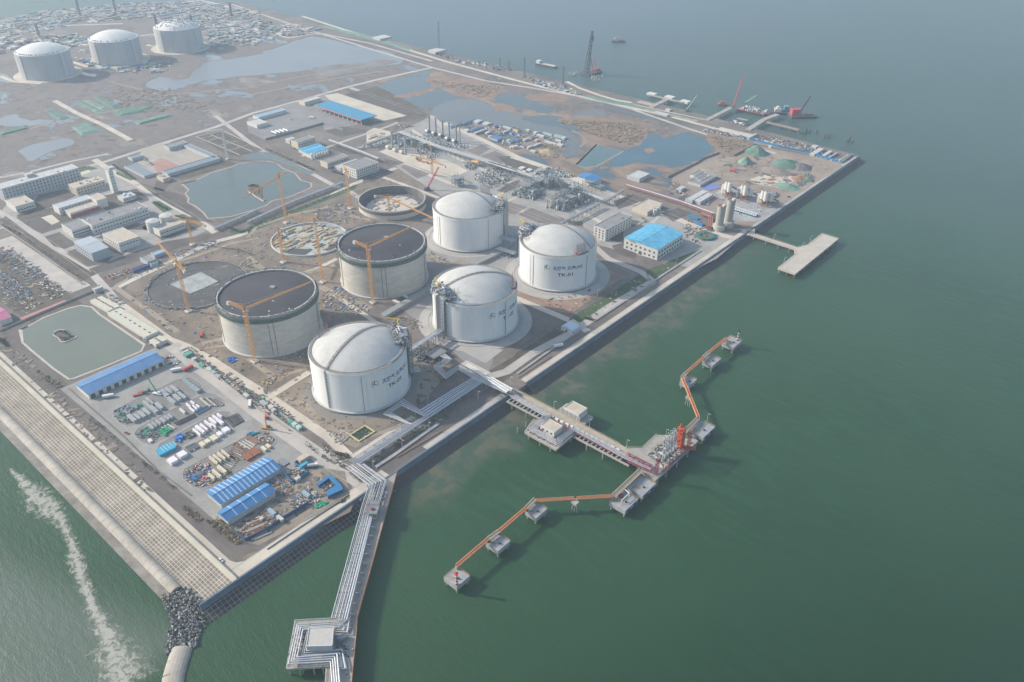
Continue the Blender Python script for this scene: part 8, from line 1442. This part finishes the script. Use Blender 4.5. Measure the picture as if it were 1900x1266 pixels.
def wallrun(label, c, pts, h=2.2, m=None, w=.35): P = gl(c, pts); b = MB(); [b.beam((*a, h/2), (*d, h/2), w, h) for a, d in zip(P, P[1:])]; return solo("boundary_wall", b, m or M("perimeter_wall", (0.36, 0.34, 0.31), .9, .1, .3), label, "wall")
wallrun("pale perimeter wall along the strip between the two site roads", 'm2', [(190,350), (560,600), (880,860), (1070,1010), (1450,1266)]); wallrun("pale wall beside the parking of the upper left road", 'w1', [(150,0), (600,310), (960,560)], 1.6); wallrun("pale kerb wall below the storage yard along the slurry strip", 'H', [(500,480), (900,830), (1150,1080), (1400,1266)], 1.2, M("yard_kerb", (0.20, 0.185, 0.17), .9, .1, .3)); wallrun("dark kerb wall at the yard's corner earth strip", 'y2', [(900,1249), (1240,1020), (1640,760), (1720,700)], .8, M("yard_kerb", (0, 0, 0)))
wallrun("low wall along the near pond's road side", 'w1', [(0,1110), (480,900), (860,740), (1150,620)], 2.0, M("perimeter_wall", (0, 0, 0))); wallrun("grey wall bounding the spoil ground's left side", 's1', [(0,370), (280,230), (340,190), (500,130)], 2.4, M("yard_kerb", (0, 0, 0))); wallrun("dark wall bounding the far side of the spoil ground", 's1', [(640,160), (850,50), (1000,80), (1380,150), (1500,170)], 2.4, M("yard_kerb", (0, 0, 0)))
wallrun("white low wall along the plant road's far plot", 'p3', [(860,700), (1080,770), (1240,820)], 2, wallw); wallrun("pale wall between the campus road and the lawn", 'E', [(0,470), (250,640), (620,905)], 1.6)
# ---------------------------------------------------------------- paving, plots, tracks and small site detail
pave = M("campus_paving", (0.28, 0.265, 0.245), .92, .2, .05, col2=(0.37, 0.35, 0.32), det=8); plotd = M("plot_dark", (0.095, 0.082, 0.075), .97, .3, .05, col2=(0.15, 0.13, 0.115), det=9); track = M("dirt_track", (0.28, 0.23, 0.175), .97, .25, .06, col2=(0.36, 0.30, 0.23), det=8); mud = M("mud_dark", (0.10, 0.088, 0.078), .9, .3, .06, col2=(0.17, 0.145, 0.125), det=9)
sheet("pavement", gl('E', [(0,375),(60,300),(560,60),(740,10),(860,60),(1010,150),(1260,300),(1580,480),(1400,560),(700,835),(640,830),(300,590),(0,410)]), .032, pave)
for P in ([(280,245),(480,200),(560,250),(350,345),(255,300)], [(760,250),(860,290),(930,335),(800,380),(745,330)], [(990,205),(1085,262),(1020,290),(960,300)], [(1010,150),(1110,180),(1350,250),(1380,300),(1480,380),(1580,450),(1480,440),(1270,330),(1150,260)], [(335,560),(430,520),(560,600),(480,640),(385,612)], [(495,660),(560,640),(690,735),(700,740),(835,690),(780,750),(635,772)], [(740,590),(775,580),(885,668),(940,650),(900,690),(830,665)], [(1045,475),(1125,455),(1140,510),(1150,530),(1050,500)], [(655,795),(1100,630),(1200,590),(1540,530),(1560,555),(700,830)], [(215,400),(300,380),(300,430),(370,470),(540,420),(560,445),(310,528),(240,500),(120,410)], [(870,330),(1090,270),(1095,285),(900,350)], [(700,560),(1000,450),(1100,470),(1080,500),(900,500),(760,570)], [(860,70),(970,120),(940,125),(850,85)], [(0,470),(40,440),(610,870),(590,900),(330,700)], [(1160,100),(1260,150),(1200,220),(1130,200)]): sheet("ground", gl('E', P), .07, plotd)
sheet("pavement", gl('p', [(690,268),(796,218),(960,292),(1100,350),(1372,444),(1330,480),(1290,500),(1110,455),(1060,430),(960,440),(900,420),(800,352),(737,312)]), .029, pave)
for c, P in (('p2', [(580,380),(760,320),(700,440),(560,500),(470,470)]), ('p2', [(450,0),(640,0),(930,120),(1060,140),(880,230),(600,140)]), ('p2', [(1260,330),(1480,400),(1500,480),(1300,380)]), ('G', [(430,390),(520,430),(640,440),(640,480),(740,530),(720,560),(560,470)]), ('G', [(860,290),(1010,240),(1110,280),(900,350)]), ('G', [(970,420),(1060,440),(1010,480),(960,470)]), ('G', [(1210,380),(1340,340),(1440,380),(1300,440)]), ('p1', [(1010,860),(1180,930),(1080,1000)]), ('p1', [(130,640),(250,600),(280,640),(170,680)]), ('n7', [(600,130),(780,90),(1000,170),(1110,220),(900,230)]), ('n7', [(1160,470),(1560,480),(1640,520),(1300,680),(1150,690)]), ('n7', [(1480,300),(1800,360),(1560,420)]), ('B', [(700,650),(1250,830),(1160,850),(900,760)]), ('B', [(560,960),(700,930),(900,960),(680,1010)]), ('n2', [(560,120),(740,60),(740,190),(600,170)]), ('n2', [(600,230),(740,190),(900,330),(860,390),(650,300)]), ('n3', [(-200,400),(-50,340),(120,440),(20,540),(-120,500)])): sheet("ground", gl(c, P), .071, plotd)
for c, P, w in (('E', [(850,910),(1060,800),(1420,700),(1700,600),(1899,560)], 5), ('E', [(840,920),(1100,1100),(1300,1250)], 6), ('F', [(0,700),(120,800),(420,820),(640,760)], 7), ('F', [(520,920),(760,1010),(900,1080)], 8), ('F', [(0,560),(60,480),(330,390),(560,340)], 5), ('F', [(560,330),(760,400),(900,430)], 6), ('F', [(1290,680),(1500,760),(1600,700)], 6), ('I', [(0,260),(200,400),(430,330)], 5), ('I', [(260,560),(450,600),(500,720),(700,800)], 6), ('I', [(900,830),(1100,760),(1250,700)], 4), ('y2', [(560,1180),(900,1060),(1300,860),(1500,700)], 5), ('y2', [(1050,640),(1300,560),(1420,440)], 6), ('s1', [(560,180),(900,200),(1300,300),(1500,260)], 6), ('s1', [(420,280),(700,380),(900,420)], 6), ('s1', [(1500,200),(1700,260),(1400,420),(1200,560)], 7), ('H', [(1480,150),(1899,60)], 6), ('H', [(1500,180),(1700,160),(1899,200)], 4), ('A', [(0,1000),(400,900),(900,800),(1400,760)], 4), ('A', [(800,600),(1200,700),(1899,640)], 4), ('B', [(0,700),(500,600),(1000,520)], 4), ('B', [(0,640),(400,560),(900,480)], 3)): strip("path", gl(c, P), w, .074, track, None)
q = random.Random(55)
def clods(c, P, n, s0, s1, seed, mts, zb=.078):
    q = random.Random(seed); Q = gl(c, P); xs = [p[0] for p in Q]; ys = [p[1] for p in Q]; k = 0; bs = [MB() for _ in mts]; tr_ = 0
    while k < n and tr_ < n*9:
        tr_ += 1; x, y = q.uniform(min(xs), max(xs)), q.uniform(min(ys), max(ys)); ins = False; j = len(Q)-1
        for i in range(len(Q)):
            if (Q[i][1] > y) != (Q[j][1] > y) and x < (Q[j][0]-Q[i][0])*(y-Q[i][1])/(Q[j][1]-Q[i][1])+Q[i][0]: ins = not ins
            j = i
        if not ins: continue
        k += 1; r = q.uniform(s0, s1); m = 7; a0 = q.uniform(0, 6); st = q.uniform(1, 2.6); an = q.uniform(0, 3.14)
        pts = []
        for i in range(m):
            rr = r*q.uniform(.6, 1.15); u, v = rr*st*math.cos(a0+i*6.283/m), rr*math.sin(a0+i*6.283/m); pts.append((x+u*math.cos(an)-v*math.sin(an), y+u*math.sin(an)+v*math.cos(an)))
        z = zb+.0004*(k % 60); q.choice(bs).prism(pts, z-.02, z+q.choice((0, 0, .3)) if zb > .07 else z, None)
    for b, mt in zip(bs, mts):
        if b.v: struct("ground", b, mt)
clods('p', [(230,560),(330,490),(445,445),(620,370),(735,320),(800,360),(660,560),(575,690),(500,735),(440,690),(345,635)], 520, .5, 2.6, 1, [mud, M("dirt_mid", (0.25, 0.20, 0.15), .97, .3, .1), earth, M("clay_orange", (0.30, 0.20, 0.135), .97, .25, .1)])
clods('I', [(200,530),(260,500),(480,420),(560,640),(850,720),(1000,740),(850,880),(740,890)], 110, .4, 1.5, 2, [mud, M("dirt_mid", (0, 0, 0)), earth]); clods('y2', [(330,960),(480,1010),(700,1180),(1300,860),(1640,700),(1480,480),(1300,360),(1050,500),(1000,720),(560,1000)], 160, .5, 2.2, 3, [mud, track, earth])
clods('s1', [(200,400),(560,160),(900,120),(1500,200),(1650,270),(1000,640),(800,480)], 170, 1, 5, 4, [mud, track, M("sand_brown", (0, 0, 0)), M("clay_orange", (0, 0, 0))]); clods('H', [(20,100),(200,260),(480,560),(900,950),(1150,1240),(1000,1240),(500,700),(0,200)], 200, .5, 2.2, 5, [mud, earth, M("dry_tan", (0.27, 0.235, 0.185), .97, .2, .2)])
clods('A', [(0,600),(900,560),(1899,640),(1899,800),(960,1060),(0,1266)], 260, 2, 7, 6, [mud, earth], .020); clods('B', [(0,480),(1100,460),(1250,480),(700,640),(0,800)], 60, 2, 6, 7, [mud, earth], .020); clods('C', [(0,560),(660,720),(1500,960),(1780,1200),(700,1240),(0,900)], 200, 1.5, 5, 8, [M("reeds_pink", (0, 0, 0)), M("reed_tan", (0.24, 0.18, 0.125), .97, .25, .1), mud], .020)
clods('w1', [(0,60),(300,200),(600,470),(800,650),(300,900),(0,800)], 120, .6, 2.5, 9, [mud, track, earth]); clods('n1', [(200,650),(1000,150),(1500,-100),(1700,-60),(500,740)], 110, .4, 1.8, 10, [mud, M("dry_tan", (0, 0, 0)), green_grass]); clods('n2', [(20,1150),(1000,520),(1480,330),(1180,590),(380,1110)], 70, .5, 2.2, 11, [mud, M("dry_tan", (0, 0, 0)), green_grass]); clods('n4', [(250,160),(700,295),(1000,80),(900,-60)], 60, .4, 2, 12, [mud, M("clay_orange", (0, 0, 0))]); clods('m1', [(700,600),(900,600),(1100,830),(900,1100),(760,1100)], 40, .5, 2.2, 13, [mud, earth])
# court lawn grid lines, hedge rows
for i in range(6): a, b = g('m5', 575+i*95, 45+i*2), g('m5', 790+i*60, 190-i*4); 
for P in ([(560,60),(925,215)], [(680,45),(1030,185)], [(790,15),(1120,170)], [(560,60),(790,12)]): strip("path", gl('m5', P), 1.6, .08, kerbm, None)
for P in ([(640,100),(800,60)], [(740,140),(900,100)], [(840,175),(1000,130)], [(610,75),(700,55)]): strip("path", gl('m5', P), 1.0, .08, kerbm, None)
strip("road", gl('m5', [(545,45),(590,25),(700,10),(790,0)]), 3, .081, conc, None)
scatter("site_clutter", 'p', [(240,560),(330,490),(445,445),(620,375),(735,325),(700,400),(640,420),(600,520),(575,690),(500,735),(380,660)], 620, junk+[bluej, pl, M("rust_plate", (0, 0, 0))], 1.5, 1.0, 90); scatter("site_clutter", 'I', [(480,560),(700,790),(900,800),(1000,760),(780,880)], 60, junk, 1.0, .6, 91); scatter("site_clutter", 's1', [(420,560),(600,450),(1000,520),(1090,640),(760,760)], 120, junk+[wallw], 1.6, 1.2, 92)
scatter("site_clutter", 'm1', [(660,560),(820,480),(1050,540),(1000,680),(800,640)], 200, [steel, steel_d, pipe_s, teals], 1.3, 2.2, 93); scatter("site_clutter", 'm1', [(560,150),(750,180),(900,260),(700,300)], 80, junk, 1.2, .8, 94); scatter("site_clutter", 't4', [(1050,950),(1250,900),(1400,1100),(1100,1100)], 90, [steel, steel_d, pipe_s], 1.4, 1.6, 95)
scatter("pipe_manifold", 'p1', [(250,520),(420,450),(700,540),(700,640),(330,640)], 220, gm_, 1.5, 4.5, 96, al=0); scatter("pipe_manifold", 'p2', [(640,530),(790,440),(1080,520),(960,610)], 200, gm_, 1.4, 5, 97, al=0); scatter("pipe_manifold", 'p2', [(1100,700),(1250,600),(1800,600),(1380,760)], 260, gm_, 1.4, 5, 98, al=0)
car('B', 320, 880, 20, cars_, "silver car crossing the truck yard", "cars on the roads"); car('E', 640, 40, -30, carw, "white car at the campus gate by the long dormitory", "cars on the roads"); truck('B', 470, 870, 20, 'box_w', "small white truck beside the blue truck canopy"); car('s1', 1180, 560, 60, card, "dark car on the road along the far sea wall", "cars on the roads"); truck('s1', 630, 310, 0, 'box_r', "red machine on the spoil ground left of the green cone"); car('y2', 1340, 420, 60, M("car_yellow", (0.5, 0.33, 0.06), .4, 0, 1), "yellow loader parked beside the blue fenced compound", "cars on the roads"); truck('m2', 310, 20, -30, 'flat_r', "red flatbed truck near the left dark roofed tank's base")
for c, P, n, sd, z_, ml in (('j2', [(640,780),(800,620),(950,620),(960,740),(760,900),(640,820)], 150, 101, 1.05, [steel, pipe_s, steel_d, wallw]), ('j2', [(700,900),(960,740),(1200,620),(760,1060)], 110, 102, 1.05, [steel, M("maroon_pipe", (0, 0, 0)), steel_d, pipe_w]), ('j2', [(430,840),(700,960),(620,1000),(400,880)], 70, 103, 1.0, [M("maroon_pipe", (0, 0, 0)), pipe_w, steel]), ('j3', [(370,820),(700,1000),(700,1060),(330,870)], 60, 104, 1.0, [M("maroon_pipe", (0, 0, 0)), deckm, steel, pipe_w]), ('j3', [(150,320),(280,380),(300,460),(170,420)], 50, 105, 1.0, [steel, steel_d, pipe_s]), ('j3', [(640,660),(1500,1090),(1480,1120),(620,690)], 170, 106, .98, [steel, steel_d, pipe_w, deckt]), ('L', [(330,920),(380,910),(340,1090),(300,1100)], 30, 107, 1.1, [steel, steel_d]), ('L', [(560,980),(640,960),(640,1100),(580,1100)], 40, 108, 1.1, [steel, steel_d, wallg]), ('L', [(640,880),(690,860),(660,1250),(630,1250)], 26, 109, 1.05, [steel_d, wallg]), ('m6', [(1060,640),(1180,600),(1260,700),(1180,900),(1080,850)], 120, 110, 1.05, [steel, steel_d, pipe_s])):
    scatter("deck_fittings", c, P, n, ml, .8, 1.5, sd, z=z_, smin=.25, al=0)
